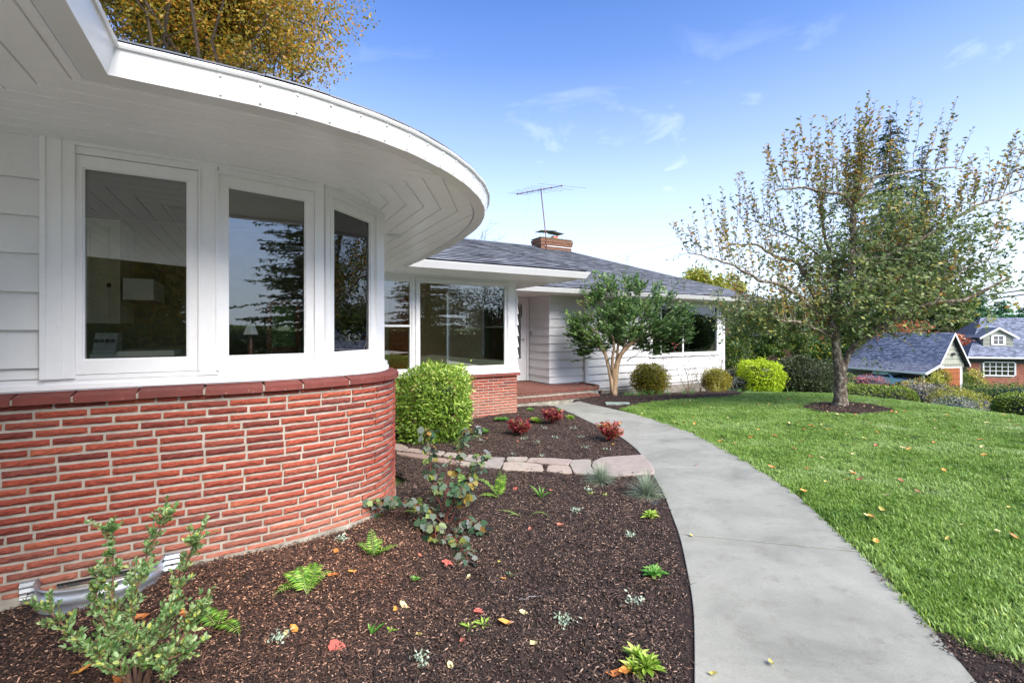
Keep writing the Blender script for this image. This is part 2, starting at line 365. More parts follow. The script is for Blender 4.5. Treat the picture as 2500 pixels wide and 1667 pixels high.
def grassmat():
    m, nt, b, out = newmat('grass_blade')
    n = noise(nt, .9, 6, .62, dist=.4); n2 = noise(nt, 9, 3, .5)
    r_ = ramp(nt, [(.30, srgb(100, 136, 54)), (.46, srgb(134, 166, 76)), (.60, srgb(154, 182, 104)), (.72, srgb(186, 202, 150))]); nt.links.new(n.outputs['Fac'], r_.inputs[0])
    r2 = ramp(nt, [(0, (.55, .62, .45, 1)), (.4, (.9, .95, .85, 1)), (.9, (1.15, 1.12, 1.05, 1)), (1, (1.5, 1.25, .9, 1))]); nt.links.new(rndval(nt, 'attr'), r2.inputs[0])
    c = mixc(nt, 1, r_.outputs[0], r2.outputs[0], 'MULTIPLY'); nt.links.new(c, b.inputs['Base Color']); b.inputs['Roughness'].default_value = .38
    t = nt.nodes.new('ShaderNodeBsdfTranslucent'); nt.links.new(c, t.inputs['Color']); mx_ = nt.nodes.new('ShaderNodeMixShader'); mx_.inputs[0].default_value = .35
    nt.links.new(b.outputs[0], mx_.inputs[1]); nt.links.new(t.outputs[0], mx_.inputs[2]); nt.links.new(mx_.outputs[0], out.inputs[0]); return m
M['grass'] = grassmat()
def shinglemat(name, kind, tint_=(1, 1, 1)):
    m, nt, b, _ = newmat(name)
    st = [(0, (84, 90, 100)), (.4, (110, 115, 124)), (.8, (130, 134, 142)), (1, (70, 74, 84))]
    r_ = ramp(nt, [(p, tuple(a*t for a, t in zip(srgb(*c)[:3], tint_))+(1,)) for p, c in st]); nt.links.new(rndval(nt, kind), r_.inputs[0])
    n = noise(nt, 160, 3, .7); rr = ramp(nt, [(.3, (.7, .7, .7, 1)), (.7, (1.2, 1.2, 1.2, 1))]); nt.links.new(n.outputs['Fac'], rr.inputs[0])
    n2 = noise(nt, .7, 5, .6); r3 = ramp(nt, [(.3, (.86, .86, .86, 1)), (.7, (1.08, 1.08, 1.06, 1))]); nt.links.new(n2.outputs['Fac'], r3.inputs[0])
    nt.links.new(mixc(nt, 1, mixc(nt, 1, r_.outputs[0], rr.outputs[0], 'MULTIPLY'), r3.outputs[0], 'MULTIPLY'), b.inputs['Base Color']); b.inputs['Roughness'].default_value = .85; return m
M['shingle'] = shinglemat('asphalt_shingle', 'obj'); M['shingle_j'] = shinglemat('asphalt_shingle_rows', 'attr')
M['shingle_n'] = shinglemat('blue_grey_shingle_rows', 'attr', (1.0, 1.05, 1.25))
M['butt'] = simple('shadowed_cut_edge', srgb(44, 46, 52), srgb(34, 36, 42), .95)  # cut edge darkened to paint in the shadow under each shingle course
M['roofing'] = simple('roofing_felt', srgb(52, 54, 60), srgb(40, 42, 48), .9)
def glassmat(name, ior=1.9, tint_=(.97, .98, .95, 1)):
    m, nt, b, out = newmat(name); nt.nodes.remove(b)
    fr = nt.nodes.new('ShaderNodeFresnel'); fr.inputs['IOR'].default_value = ior
    gl = nt.nodes.new('ShaderNodeBsdfGlossy'); gl.inputs['Roughness'].default_value = .0; gl.inputs['Color'].default_value = (.95, .97, 1, 1)
    tr = nt.nodes.new('ShaderNodeBsdfTransparent'); tr.inputs['Color'].default_value = tint_
    mx_ = nt.nodes.new('ShaderNodeMixShader'); nt.links.new(fr.outputs[0], mx_.inputs[0]); nt.links.new(tr.outputs[0], mx_.inputs[1]); nt.links.new(gl.outputs[0], mx_.inputs[2])
    bp = nt.nodes.new('ShaderNodeBump'); bp.inputs['Strength'].default_value = .03; bp.inputs['Distance'].default_value = .01
    nn = noise(nt, 2.2, 1, .3); nt.links.new(nn.outputs['Fac'], bp.inputs['Height']); nt.links.new(bp.outputs[0], gl.inputs['Normal'])
    nt.links.new(mx_.outputs[0], out.inputs[0]); return m
M['glass'] = glassmat('window_glass', 1.92)
M['galv'] = simple('galvanised_steel', srgb(214, 218, 222), srgb(172, 178, 186), .42, 9, .15, 30, metal=.75)
M['black'] = simple('black_plastic', (.02, .02, .022, 1), None, .45)
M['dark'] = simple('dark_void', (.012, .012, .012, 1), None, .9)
M['grille'] = simple('grey_mesh', srgb(96, 100, 96), srgb(60, 64, 60), .6, metal=.5)
M['paver'] = simple('clay_paver', srgb(124, 78, 64), srgb(100, 62, 54), .8, 12, .4, 60)
M['rust'] = simple('rusty_metal', srgb(120, 74, 60), srgb(92, 56, 50), .7, 20)
M['steel'] = simple('dull_steel', srgb(120, 122, 122), srgb(80, 82, 84), .5, 10, metal=.7)
M['alum'] = simple('weathered_aluminium', srgb(150, 152, 158), None, .5, metal=.6)
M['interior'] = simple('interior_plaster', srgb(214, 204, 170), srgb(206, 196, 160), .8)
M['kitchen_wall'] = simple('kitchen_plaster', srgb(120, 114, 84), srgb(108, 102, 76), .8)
M['tan'] = simple('tan_blind', srgb(150, 118, 74), srgb(136, 104, 64), .8)
M['orangewall'] = simple('orange_wall', srgb(190, 110, 48), srgb(170, 98, 42), .8)
M['wood_in'] = simple('varnished_wood', srgb(150, 84, 40), srgb(120, 64, 30), .4, 12)
M['floor_in'] = simple('interior_floor', srgb(110, 84, 60), None, .5)
M['appliance'] = simple('appliance_enamel', srgb(214, 212, 204), None, .25)
M['cabinet'] = simple('cabinet_paint', srgb(206, 198, 176), None, .45)
def barkmat(name, c1, c2, c3, sc=30, st=(1, 1, .35)):
    m, nt, b, _ = newmat(name)
    n = noise(nt, sc, 6, .7, vec=stretch(nt, *st)); r_ = ramp(nt, [(.32, c1), (.5, c2), (.68, c3)]); nt.links.new(n.outputs['Fac'], r_.inputs[0])
    nt.links.new(r_.outputs[0], b.inputs['Base Color']); b.inputs['Roughness'].default_value = .9; bump(nt, b, n.outputs['Fac'], .8, .02); return m
M['bark_apple'] = barkmat('lichened_bark', srgb(50, 40, 34), srgb(104, 90, 76), srgb(188, 182, 164), 16, (1, 1, .7))
M['bark_myrtle'] = barkmat('smooth_tan_bark', srgb(134, 102, 74), srgb(176, 146, 112), srgb(206, 182, 148), 12)
M['bark_dark'] = barkmat('dark_bark', srgb(46, 36, 30), srgb(74, 60, 50), srgb(100, 86, 72), 14)
M['stem_red'] = simple('red_stem', srgb(112, 52, 44), srgb(90, 60, 44), .6, 20)
M['stem'] = simple('brown_stem', srgb(126, 96, 74), srgb(96, 72, 54), .7, 20)
M['stem_green'] = simple('green_stem', srgb(112, 130, 66), srgb(100, 110, 60), .6, 20)
M['l_apple'] = leafmat('apple_leaf', [(0, srgb(84, 108, 62)), (.45, srgb(124, 144, 88)), (.78, srgb(158, 168, 106)), (.88, srgb(190, 182, 84)), (.95, srgb(200, 150, 70)), (1, srgb(146, 96, 58))])
M['l_sprout'] = leafmat('sprout_leaf', [(0, srgb(74, 86, 48)), (.35, srgb(112, 122, 60)), (.6, srgb(160, 146, 70)), (.82, srgb(196, 152, 62)), (1, srgb(134, 88, 50))])
M['l_maple'] = leafmat('autumn_leaf', [(0, srgb(96, 104, 50)), (.3, srgb(148, 142, 58)), (.6, srgb(192, 164, 62)), (.85, srgb(206, 142, 56)), (1, srgb(132, 96, 46))], trans=.45)
M['l_conif'] = leafmat('conifer_needle', [(0, srgb(28, 50, 30)), (.5, srgb(46, 74, 42)), (1, srgb(80, 106, 58))], trans=.1, rough=.6)
M['l_conif2'] = leafmat('cedar_foliage', [(0, srgb(34, 82, 56)), (.5, srgb(60, 118, 76)), (1, srgb(104, 150, 92))], trans=.15, rough=.6)
M['l_green'] = leafmat('green_tree_leaf', [(0, srgb(50, 74, 34)), (.5, srgb(84, 112, 50)), (1, srgb(136, 148, 70))])
M['l_yel'] = leafmat('yellow_green_leaf', [(0, srgb(104, 122, 48)), (.5, srgb(152, 160, 68)), (1, srgb(204, 190, 80))])
M['l_myrtle'] = leafmat('myrtle_leaf', [(0, srgb(56, 90, 44)), (.45, srgb(100, 138, 72)), (.8, srgb(160, 182, 116)), (1, srgb(196, 196, 140))], rough=.35)
M['l_box'] = leafmat('hedge_leaf', [(0, srgb(70, 104, 34)), (.45, srgb(120, 156, 56)), (.8, srgb(168, 192, 84)), (1, srgb(198, 208, 116))], rough=.35)
M['l_hedge'] = leafmat('clipped_hedge_leaf', [(0, srgb(70, 92, 30)), (.5, srgb(110, 134, 48)), (1, srgb(162, 176, 78))], rough=.5)
M['l_barb'] = leafmat('barberry_leaf', [(0, srgb(92, 96, 32)), (.45, srgb(146, 144, 48)), (.75, srgb(176, 158, 54)), (1, srgb(150, 88, 44))])
M['l_barb2'] = leafmat('barberry_lower_leaf', [(0, srgb(84, 70, 34)), (.45, srgb(124, 104, 48)), (.75, srgb(142, 116, 52)), (1, srgb(128, 66, 44))])
M['l_lime'] = leafmat('lime_shrub_leaf', [(0, srgb(116, 150, 24)), (.5, srgb(170, 196, 34)), (1, srgb(210, 222, 70))])
M['l_dark'] = leafmat('dark_shrub_leaf', [(0, srgb(34, 46, 28)), (.5, srgb(62, 76, 46)), (1, srgb(106, 110, 74))], rough=.4)
M['l_camel'] = leafmat('broad_leaf', [(0, srgb(34, 62, 26)), (.5, srgb(62, 96, 40)), (.85, srgb(112, 136, 58)), (1, srgb(176, 160, 60))], rough=.3)
M['l_grey'] = leafmat('grey_leaf', [(0, srgb(96, 108, 104)), (1, srgb(156, 166, 158))], rough=.7, trans=.15)
M['l_heath'] = leafmat('heather_leaf', [(0, srgb(92, 84, 84)), (.6, srgb(132, 122, 118)), (1, srgb(150, 146, 128))], trans=.15)
M['l_red'] = leafmat('red_nandina_leaf', [(0, srgb(88, 26, 34)), (.4, srgb(140, 40, 52)), (.7, srgb(172, 72, 74)), (1, srgb(124, 116, 66))])
M['l_red2'] = leafmat('pink_nandina_leaf', [(0, srgb(136, 44, 58)), (.4, srgb(184, 80, 86)), (.7, srgb(196, 120, 88)), (1, srgb(142, 150, 70))])
M['l_purp'] = leafmat('purple_nandina_leaf', [(0, srgb(88, 30, 48)), (.5, srgb(140, 52, 70)), (.8, srgb(186, 92, 84)), (1, srgb(170, 140, 74))])
M['l_fern'] = leafmat('fern_pinna', [(0, srgb(72, 120, 34)), (.6, srgb(122, 172, 58)), (1, srgb(170, 200, 92))])
M['l_ribes'] = leafmat('dull_lobed_leaf', [(0, srgb(52, 84, 56)), (.35, srgb(84, 112, 84)), (.65, srgb(124, 126, 126)), (.88, srgb(118, 140, 66)), (1, srgb(170, 120, 62))], rough=.42, pos=.1)
M['l_fore'] = leafmat('small_olive_leaf', [(0, srgb(84, 124, 60)), (.45, srgb(128, 164, 100)), (.8, srgb(168, 192, 142)), (1, srgb(192, 198, 96))], pos=.2)
M['l_silver'] = leafmat('silver_leaf', [(0, srgb(128, 150, 128)), (1, srgb(196, 210, 190))], rough=.8, trans=.2)
M['l_fescue'] = leafmat('fescue_blade', [(0, srgb(98, 118, 96)), (.6, srgb(142, 160, 140)), (1, srgb(178, 182, 150))], rough=.6, trans=.2)
M['l_ros'] = leafmat('rosette_leaf', [(0, srgb(112, 152, 50)), (.6, srgb(164, 196, 80)), (1, srgb(206, 216, 120))])
M['l_ros2'] = leafmat('bright_rosette_leaf', [(0, srgb(76, 136, 52)), (.6, srgb(120, 176, 78)), (1, srgb(160, 200, 104))])
M['l_day'] = leafmat('daylily_blade', [(0, srgb(128, 140, 60)), (.6, srgb(176, 176, 90)), (1, srgb(200, 186, 120))])
M['l_reddish'] = leafmat('red_maple_leaf', [(0, srgb(140, 74, 50)), (.5, srgb(186, 112, 78)), (1, srgb(206, 142, 96))])
M['l_pinkmap'] = leafmat('pink_laceleaf', [(0, srgb(150, 76, 84)), (1, srgb(196, 122, 124))])
M['rose'] = simple('rose_petal', srgb(226, 84, 104), srgb(238, 130, 140), .6)
def solid(name, c, rough=.5, metal=0): return simple(name, c, tuple(x*.9 for x in c[:3])+(1,), rough, 6, metal=metal)
# ------------------------------------------------------------------ the lie of the land
def inpoly(P, poly):
    P = np.asarray(P); x, y = P[:, 0], P[:, 1]; c = np.zeros(len(P), bool); n = len(poly)
    for i in range(n):
        x0, y0 = poly[i][0], poly[i][1]; x1, y1 = poly[i-1][0], poly[i-1][1]
        if y0 == y1: continue
        k = ((y0 > y) != (y1 > y)) & (x < (x1-x0)*(y-y0)/(y1-y0)+x0); c ^= k
    return c
def dens(poly, step):
    out = []
    for i in range(len(poly)):
        a = Vector(poly[i][:2]); b = Vector(poly[(i+1) % len(poly)][:2]); n = max(1, int((b-a).length/step))
        out += [a+(b-a)*k/n for k in range(n)]
    return out
def drape(name, poly, mat, off, step=.25, thick=0.0, parent=None, kind='structure', zf=None):
    zf = zf or g
    b = dens(poly, step); n = len(b)
    xs = [p[0] for p in b]; ys = [p[1] for p in b]
    gx = np.arange(min(xs), max(xs), step); gy = np.arange(min(ys), max(ys), step*.87)
    P = np.array([(x+(j % 2)*step/2, y) for j, y in enumerate(gy) for x in gx])
    if len(P): P = P[inpoly(P, b)]
    B = np.array([tuple(p) for p in b])
    if len(P):
        keep = np.array([np.min(np.sum((B-p)**2, 1)) > (step*.45)**2 for p in P]); P = P[keep]
    pts = [Vector(p) for p in B]+[Vector(p) for p in P]
    vs, es, fs, *_ = geometry.delaunay_2d_cdt(pts, [(i, (i+1) % n) for i in range(n)], [], 1, 1e-5)
    mb = MB(); mb.add([(p[0], p[1], zf(p[0], p[1])+off) for p in vs], [tuple(q) for q in fs])
    if thick:
        m = len(b); mb.add([(p[0], p[1], zf(p[0], p[1])+off) for p in b]+[(p[0], p[1], zf(p[0], p[1])+off-thick) for p in b], [(i, i+m, (i+1) % m+m, (i+1) % m) for i in range(m)])
    o = mb.build(name, mat, parent, smooth_=False)
    bm = bmesh.new(); bm.from_mesh(o.data); bmesh.ops.remove_doubles(bm, verts=bm.verts, dist=1e-4); bmesh.ops.recalc_face_normals(bm, faces=bm.faces)
    up = sum(f.normal.z*f.calc_area() for f in bm.faces)
    if up < 0: bmesh.ops.reverse_faces(bm, faces=bm.faces)
    bm.to_mesh(o.data); bm.free()
    if kind: o['kind'] = kind
    return o
def axis(*segs):
    out = []
    for a, b, s in segs: out += list(np.arange(a, b, s))
    return out+[segs[-1][1]]
gxs = axis((-160, -20, 10), (-20, -6, 1), (-6, 22, .25), (22, 60, 1.5), (60, 320, 20)); gys = axis((-160, -20, 10), (-20, 0, 1), (0, 22, .25), (22, 70, 1.5), (70, 420, 25))
def gfar(x, y):
    z = g(x, y)-.10
    return z
mb = MB(); nx = len(gxs)
mb.v = [(x, y, gfar(x, y)) for y in gys for x in gxs]
mb.f = [(j*nx+i, j*nx+i+1, (j+1)*nx+i+1, (j+1)*nx+i) for j in range(len(gys)-1) for i in range(nx-1)]; mb.r = [0]*len(mb.f); mb.m = [0]*len(mb.f)
tag(mb.build('ground', M['ground'], smooth_=True), kind='structure')

# ------------------------------------------------------------------ concrete path: poured slabs between joints
PL = [(1335, 961), (1380, 981), (1421, 1001), (1450, 1022), (1474, 1045), (1503, 1097), (1526, 1138), (1545, 1190), (1562, 1234), (1578, 1310), (1592, 1387), (1595, 1460), (1595, 1568)]
PR = [(1394, 937), (1452, 950), (1507, 965), (1555, 982), (1599, 999), (1665, 1032), (1715, 1062), (1768, 1096), (1820, 1129), (1893, 1196), (1964, 1261), (2050, 1345), (2141, 1447), (2240, 1568)]
pl = [on(*p).xy for p in PL]; pr_ = [on(*p).xy for p in PR]
d = (pl[-1]-pl[-2]).normalized(); pl += [pl[-1]+d*.8, pl[-1]+d*1.9]; d = (pr_[-1]-pr_[-2]).normalized(); pr_ += [pr_[-1]+d*1.0, pr_[-1]+d*2.2]
pl = [on(1270, 932).xy]+pl; pr_ = [on(1332, 922).xy]+pr_
def resample(p, n):
    L = [0]
    for i in range(1, len(p)): L.append(L[-1]+(p[i]-p[i-1]).length)
    out = []
    for k in range(n+1):
        s = L[-1]*k/n; i = max(j for j in range(len(L)) if L[j] <= s+1e-9); i = min(i, len(p)-2)
        out.append(p[i].lerp(p[i+1], (s-L[i])/(L[i+1]-L[i])))
    return out
def smoothline(p, it=2):
    for _ in range(it):
        q = [p[0]]
        for i in range(len(p)-1): q += [p[i].lerp(p[i+1], .25), p[i].lerp(p[i+1], .75)]
        p = q+[p[-1]]
    return p
pl = smoothline(pl); pr_ = smoothline(pr_)
def near_i(line, dx, dy):
    q = on(dx, dy).xy; return min(range(len(line)), key=lambda i: (line[i]-q).length)
JT = [((1421, 1001), (1604, 1000)), ((1481, 1076), (1735, 1077)), ((1562, 1234), (1964, 1261))]
cl = [0]+[near_i(pl, *a) for a, b in JT]+[len(pl)-1]; cr_ = [0]+[near_i(pr_, *b) for a, b in JT]+[len(pr_)-1]
PATH = empty('path', (0, 0, 0), kind='structure')
for k in range(len(cl)-1):
    a = pl[cl[k]:cl[k+1]+1]; b = pr_[cr_[k]:cr_[k+1]+1]
    if k > 0: a = [a[0].lerp(a[1], .0)]+a[1:]
    gap = .008
    def shr(p, q, s): d_ = (q-p).normalized(); return p+d_*s
    if k > 0: a[0] = shr(a[0], a[1], gap); b[0] = shr(b[0], b[1], gap)
    if k < len(cl)-2: a[-1] = shr(a[-1], a[-2], gap); b[-1] = shr(b[-1], b[-2], gap)
    s_ = drape('slab', a+b[::-1], M['path'], .012, .3, .09, parent=PATH, kind=None)
    bv = s_.modifiers.new('edge', 'BEVEL'); bv.width = .004; bv.segments = 2; bv.limit_method = 'ANGLE'; bv.angle_limit = R(50)
drape('path_joint_base', pl+pr_[::-1], M['soil'], -.03, .4, 0, parent=PATH, kind=None)

drape('added_bounce_slab', [Vector((-9, -1.3)), Vector((14, -1.3)), Vector((16, -9.5)), Vector((-9, -9.5))], simple('bounce_concrete', srgb(204, 200, 190), srgb(190, 186, 176), .85, 1.5), .02, 1.0)  # unseen pale slab added behind the viewer to bounce light onto the soffit
# ------------------------------------------------------------------ planting beds
bedR = [on(*p).xy for p in [(1394, 937), (1345, 927)]]
wallside = [W(-3.5, .3).xy, W(0, .3).xy, W(2.0, .3).xy, W(2.9, 1.2).xy, W(2.9, 5.6).xy, W(6.2, 5.6).xy, W(6.45, 5.3).xy, W(7.0, 6.9).xy, pl[0]]
bed = wallside+pl[1:]+[Vector((.9, .0)), Vector((-6, 0)), Vector((-7, 1))]
drape('planting_bed', bed, M['soil'], 0.0, .2)
# lawn outline: path edge, strip of bare soil at the lower right, crest, far bed edge
LE = [(1425, 942), (1507, 967), (1599, 1002), (1720, 1066), (1824, 1130), (1898, 1198), (1968, 1263), (2040, 1330), (2085, 1385), (2150, 1440), (2240, 1490), (2352, 1524)]
lawn = [on(*p).xy for p in LE]
lawn += [Vector((3.4, 1.6)), Vector((14.5, -1.5)), Vector((14.5, 16.2))]
LF = [(2010, 898), (1890, 899), (1800, 903), (1700, 909), (1640, 914), (1560, 918), (1500, 923), (1455, 930)]
lf = [on(*p).xy for p in LF if True]
lawn += [Vector((9.2, 14.4))]+lf[1:]
TREE = on(1930, 934)
LAWN = lawn
drape('lawn', lawn, M['turf'], .004, .3)
fb = [lf[1]+Vector((.8, .4))]+[p for p in lf[2:]]+[on(1425, 941).xy, on(1394, 936).xy, on(1332, 921).xy, W(9.0, 6.3).xy, W(9.9, 8.6).xy, W(19.5, 8.6).xy]
drape('foundation_bed', fb, M['soil'], .0, .3)
strip = [on(*p).xy for p in [(1968, 1263), (2040, 1330), (2085, 1385), (2150, 1440), (2240, 1490), (2352, 1524)]]+[Vector((3.4, 1.6)), Vector((2.4, .6)), pr_[-2]]+[pr_[i] for i in range(len(pr_)-3, near_i(pr_, 1968, 1263), -1)]
drape('soil_strip', strip, M['soil'], .006, .2)
# ring of bark round the apple tree
ring = [on(dx, dy).xy for dx, dy in [(1845, 936), (1868, 929), (1900, 926), (1960, 927), (2010, 932), (2046, 940), (2050, 946), (2010, 950), (1940, 951), (1880, 946)]]
drape('bark_ring', ring, M['soil'], .012, .2)
# neighbour's asphalt drive
dr = [on(*p).xy for p in [(2203, 897), (2292, 897), (2275, 905), (2260, 915), (2290, 935), (2352, 960), (2200, 935), (2215, 915)]]
drape('driveway', dr, simple('asphalt', srgb(74, 74, 84), srgb(58, 58, 66), .9, 3, .3, 80), .03, 1.0)

# ------------------------------------------------------------------ flagstones set in two rows across the bed
def c3(x, y): return ((950+x/3.36)/K, (1000+y/3.36)/K)
FS = [[(1672, 437), (1740, 405), (1900, 392), (2085, 380), (2135, 440), (2170, 500), (2176, 536), (2020, 545), (1880, 560), (1703, 545), (1662, 474)],
      [(1500, 430), (1655, 425), (1652, 478), (1690, 545), (1515, 537), (1480, 462)],
      [(1157, 403), (1340, 408), (1508, 422), (1474, 464), (1300, 454), (1115, 436)],
      [(975, 403), (1143, 407), (1103, 436), (960, 432)],
      [(937, 442), (1100, 441), (1258, 461), (1268, 505), (1255, 517), (925, 500)],
      [(1308, 466), (1480, 472), (1503, 534), (1420, 530), (1282, 514)],
      [(805, 398), (950, 402), (932, 455), (908, 490), (742, 480)],
      [(655, 380), (788, 398), (735, 444), (610, 425)],
      [(480, 362), (640, 380), (596, 420), (440, 392)],
      [(362, 348), (462, 360), (425, 388), (305, 376)],
      [(175, 325), (345, 345), (285, 372), (100, 347)],
      [(85, 285), (160, 320), (85, 345), (20, 330), (20, 280)],
      [(60, 358), (200, 372), (330, 392), (318, 424), (180, 400), (60, 380)],
      [(340, 394), (470, 410), (575, 432), (560, 462), (440, 446), (335, 426)],
      [(590, 434), (725, 454), (725, 480), (600, 470), (575, 462)]]
FST = empty('flagstone_path', on(1250, 1065), kind='structure')
for k, q in enumerate(FS):
    p = [on(*c3(*c)).xy for c in q]; cen = sum(p, Vector((0, 0)))/len(p)
    rr_ = []
    for i in range(len(p)):
        a, b = p[i], p[(i+1) % len(p)]
        rr_ += [a.lerp(b, .08)+Vector((random.uniform(-.004, .004), random.uniform(-.004, .004))), a.lerp(b, .5)+Vector((random.uniform(-.007, .007), random.uniform(-.007, .007))), a.lerp(b, .92)]
    tilt = (random.uniform(-.01, .01), random.uniform(-.01, .01)); h = random.uniform(.022, .034)
    mb = MB(); zc = g(*cen)
    f_ = lambda pt, cen=cen, tilt=tilt, h=h: g(pt[0], pt[1])+h+tilt[0]*(pt[0]-cen[0])+tilt[1]*(pt[1]-cen[1])
    inner = [cen+(a-cen)*.965 for a in rr_]; n = len(rr_)
    vs = [(a[0], a[1], f_(a)) for a in inner]+[(a[0], a[1], f_(a)-.007) for a in rr_]+[(a[0], a[1], f_(a)-.06) for a in rr_]
    ar = sum(rr_[i][0]*rr_[(i+1) % n][1]-rr_[(i+1) % n][0]*rr_[i][1] for i in range(n))
    fs = [tuple(range(n))]+[(i, n+i, n+(i+1) % n, (i+1) % n) for i in range(n)]+[(n+i, 2*n+i, 2*n+(i+1) % n, n+(i+1) % n) for i in range(n)]
    if ar < 0: fs = [f[::-1] for f in fs]
    mb.add(vs, fs); mb.build('flagstone', M['stone'], FST)

# ------------------------------------------------------------------ the house: outline curves in house axes
HOUSE = empty('house', W(3, 3, 0), 'white single storey house with curved brick corner, lapped siding and grey shingle roofs', 'house')
def chaik(p, it=2): return smoothline([Vector(q) for q in p], it)
CAP0 = [(-4.2, .03), (0, .03), (1.30, .03), (1.58, .052), (1.82, .108), (2.03, .17), (2.21, .245), (2.36, .36), (2.50, .56), (2.585, .80), (2.62, 1.15), (2.62, 1.6), (2.62, 5.3)]
CAP = [Vector(rs(q, .974)) for q in chaik(CAP0, 2)]
def offset(line, d):            # positive = inward (to the left of travel)
    out = []
    for i, p in enumerate(line):
        t = line[min(i+1, len(line)-1)]-line[max(i-1, 0)]; t = t.normalized(); out.append(p+Vector((-t[1], t[0]))*d)
    return out
def arclen(line):
    L = [0]
    for i in range(1, len(line)): L.append(L[-1]+(line[i]-line[i-1]).length)
    return L
def evalc(line, L, s):
    s = min(max(s, 0), L[-1]-1e-6); lo = 0
    import bisect
    i = min(bisect.bisect_right(L, s)-1, len(line)-2); t = (s-L[i])/max(L[i+1]-L[i], 1e-9)
    p = line[i].lerp(line[i+1], t); d_ = (line[i+1]-line[i]).normalized(); return p, d_
def band(mb, outer, inner, z0, z1, zi1=None):      # ring between two curves
    n = len(outer); zi1 = z1 if zi1 is None else zi1
    vs = [W(p[0], p[1], z0) for p in outer]+[W(p[0], p[1], z1) for p in outer]+[W(p[0], p[1], zi1) for p in inner]+[W(p[0], p[1], z0) for p in inner]
    fs = []
    for i in range(n-1):
        for a in range(4):
            b = (a+1) % 4; fs.append((a*n+i, a*n+i+1, b*n+i+1, b*n+i))
    fs += [(0, n, 2*n, 3*n), (n-1, 4*n-1, 3*n-1, 2*n-1)]
    mb.add(vs, fs)
# curved brick wall
WALLO = offset(CAP, .040)
bw = MB(); band(bw, offset(CAP, .049), offset(CAP, .25), -.35, 1.175)
BW = bw.build('brick_wall', M['mortar'], HOUSE)
ft = MB()
fo = [p for p in offset(CAP, .022)]
band(ft, fo, offset(CAP, .30), -.6, .03)
o = ft.build('footing', M['concrete'], HOUSE)
def brickmesh(L, H, Dp, seed, nx_=9, nz_=3, curve=0):
    r_ = random.Random(seed); mb = MB()
    rows = []
    for j in range(nz_+1):
        for i in range(nx_+1):
            x = -L/2+L*i/nx_; z = -H/2+H*j/nz_
            e = (i in (0, nx_)) or (j in (0, nz_))
            y = -Dp-(0 if e else r_.uniform(.001, .009))+(.003 if e else 0)
            if e: x += r_.uniform(-.0015, .0015); z += r_.uniform(-.0013, .0013)
            else: z += r_.uniform(-.004, .004)
            rows.append((x, y, z))
    w_ = nx_+1
    fs = [(j*w_+i, j*w_+i+1, (j+1)*w_+i+1, (j+1)*w_+i) for j in range(nz_) for i in range(nx_)]
    mb.add(rows, fs)
    b = len(rows); bord = [i for i in range(w_)]+[j*w_+nx_ for j in range(1, nz_+1)]+[nz_*w_+i for i in range(nx_-1, -1, -1)]+[j*w_ for j in range(nz_-1, 0, -1)]
    vs = [rows[i] for i in bord]+[(rows[i][0], .02, rows[i][2]) for i in bord]; n = len(bord)
    mb.add(vs, [(i, n+i, n+(i+1) % n, (i+1) % n) for i in range(n)])
    me = bpy.data.meshes.new('brick'); me.from_pydata(mb.v, [], mb.f); me.materials.append(M['brick'])
    return me
BV = [brickmesh(.233, .0365, .0, s) for s in range(10)]; BH = [brickmesh(.108, .0365, .0, 50+s, 4) for s in range(3)]
LW = arclen(WALLO); off0 = min(range(len(WALLO)), key=lambda i: abs(WALLO[i][0]-(-.05)) if WALLO[i][1] < .5 else 99)
s0 = LW[off0]; slist = []
smax = [LW[i] for i in range(len(WALLO)) if WALLO[i][1] > 1.0][0]
rb = random.Random(3)
for c in range(21):
    z = 1.145-.0555*c; s = s0-.5+(.124 if c % 2 else 0)+rb.uniform(-.03, .03)
    while s < smax:
        half = rb.random() < .035
        L = .108 if half else .233
        p, t = evalc(WALLO, LW, s+L/2)
        P3 = W(p[0], p[1], z); px = 1250+FPX*P3.x/P3.y; py = HOR+FPX*(CZ-z)/P3.y
        slist.append((L*FPX/P3.y if -140 < px else 0, p, t, z, half)); s += L+.0155
slist.sort(key=lambda q: -q[0])
stuffb = MB(); nb = 0
hu = math.atan2(U[1], U[0])
for q in slist:
    _, p, t, z, half = q
    ang = hu+math.atan2(t[1], t[0]); me = rb.choice(BH if half else BV)
    loc = W(p[0], p[1], z+rb.uniform(-.0012, .0012))
    if nb < 298:
        o = bpy.data.objects.new('brick', me); COL.objects.link(o); o.parent = BW; o.location = loc-wl(BW); o.rotation_euler = (rb.uniform(-.015, .015), rb.uniform(-.006, .006), ang); nb += 1
    else:
        stuffb.cr = rb.random(); Mx = Matrix.Translation(loc) @ Matrix.Rotation(ang, 4, 'Z')
        stuffb.add([Mx @ v.co for v in me.vertices], [tuple(f.vertices) for f in me.polygons])
if stuffb.v: stuffb.build('brick_courses', M['brick_j'], BW, kind='stuff')
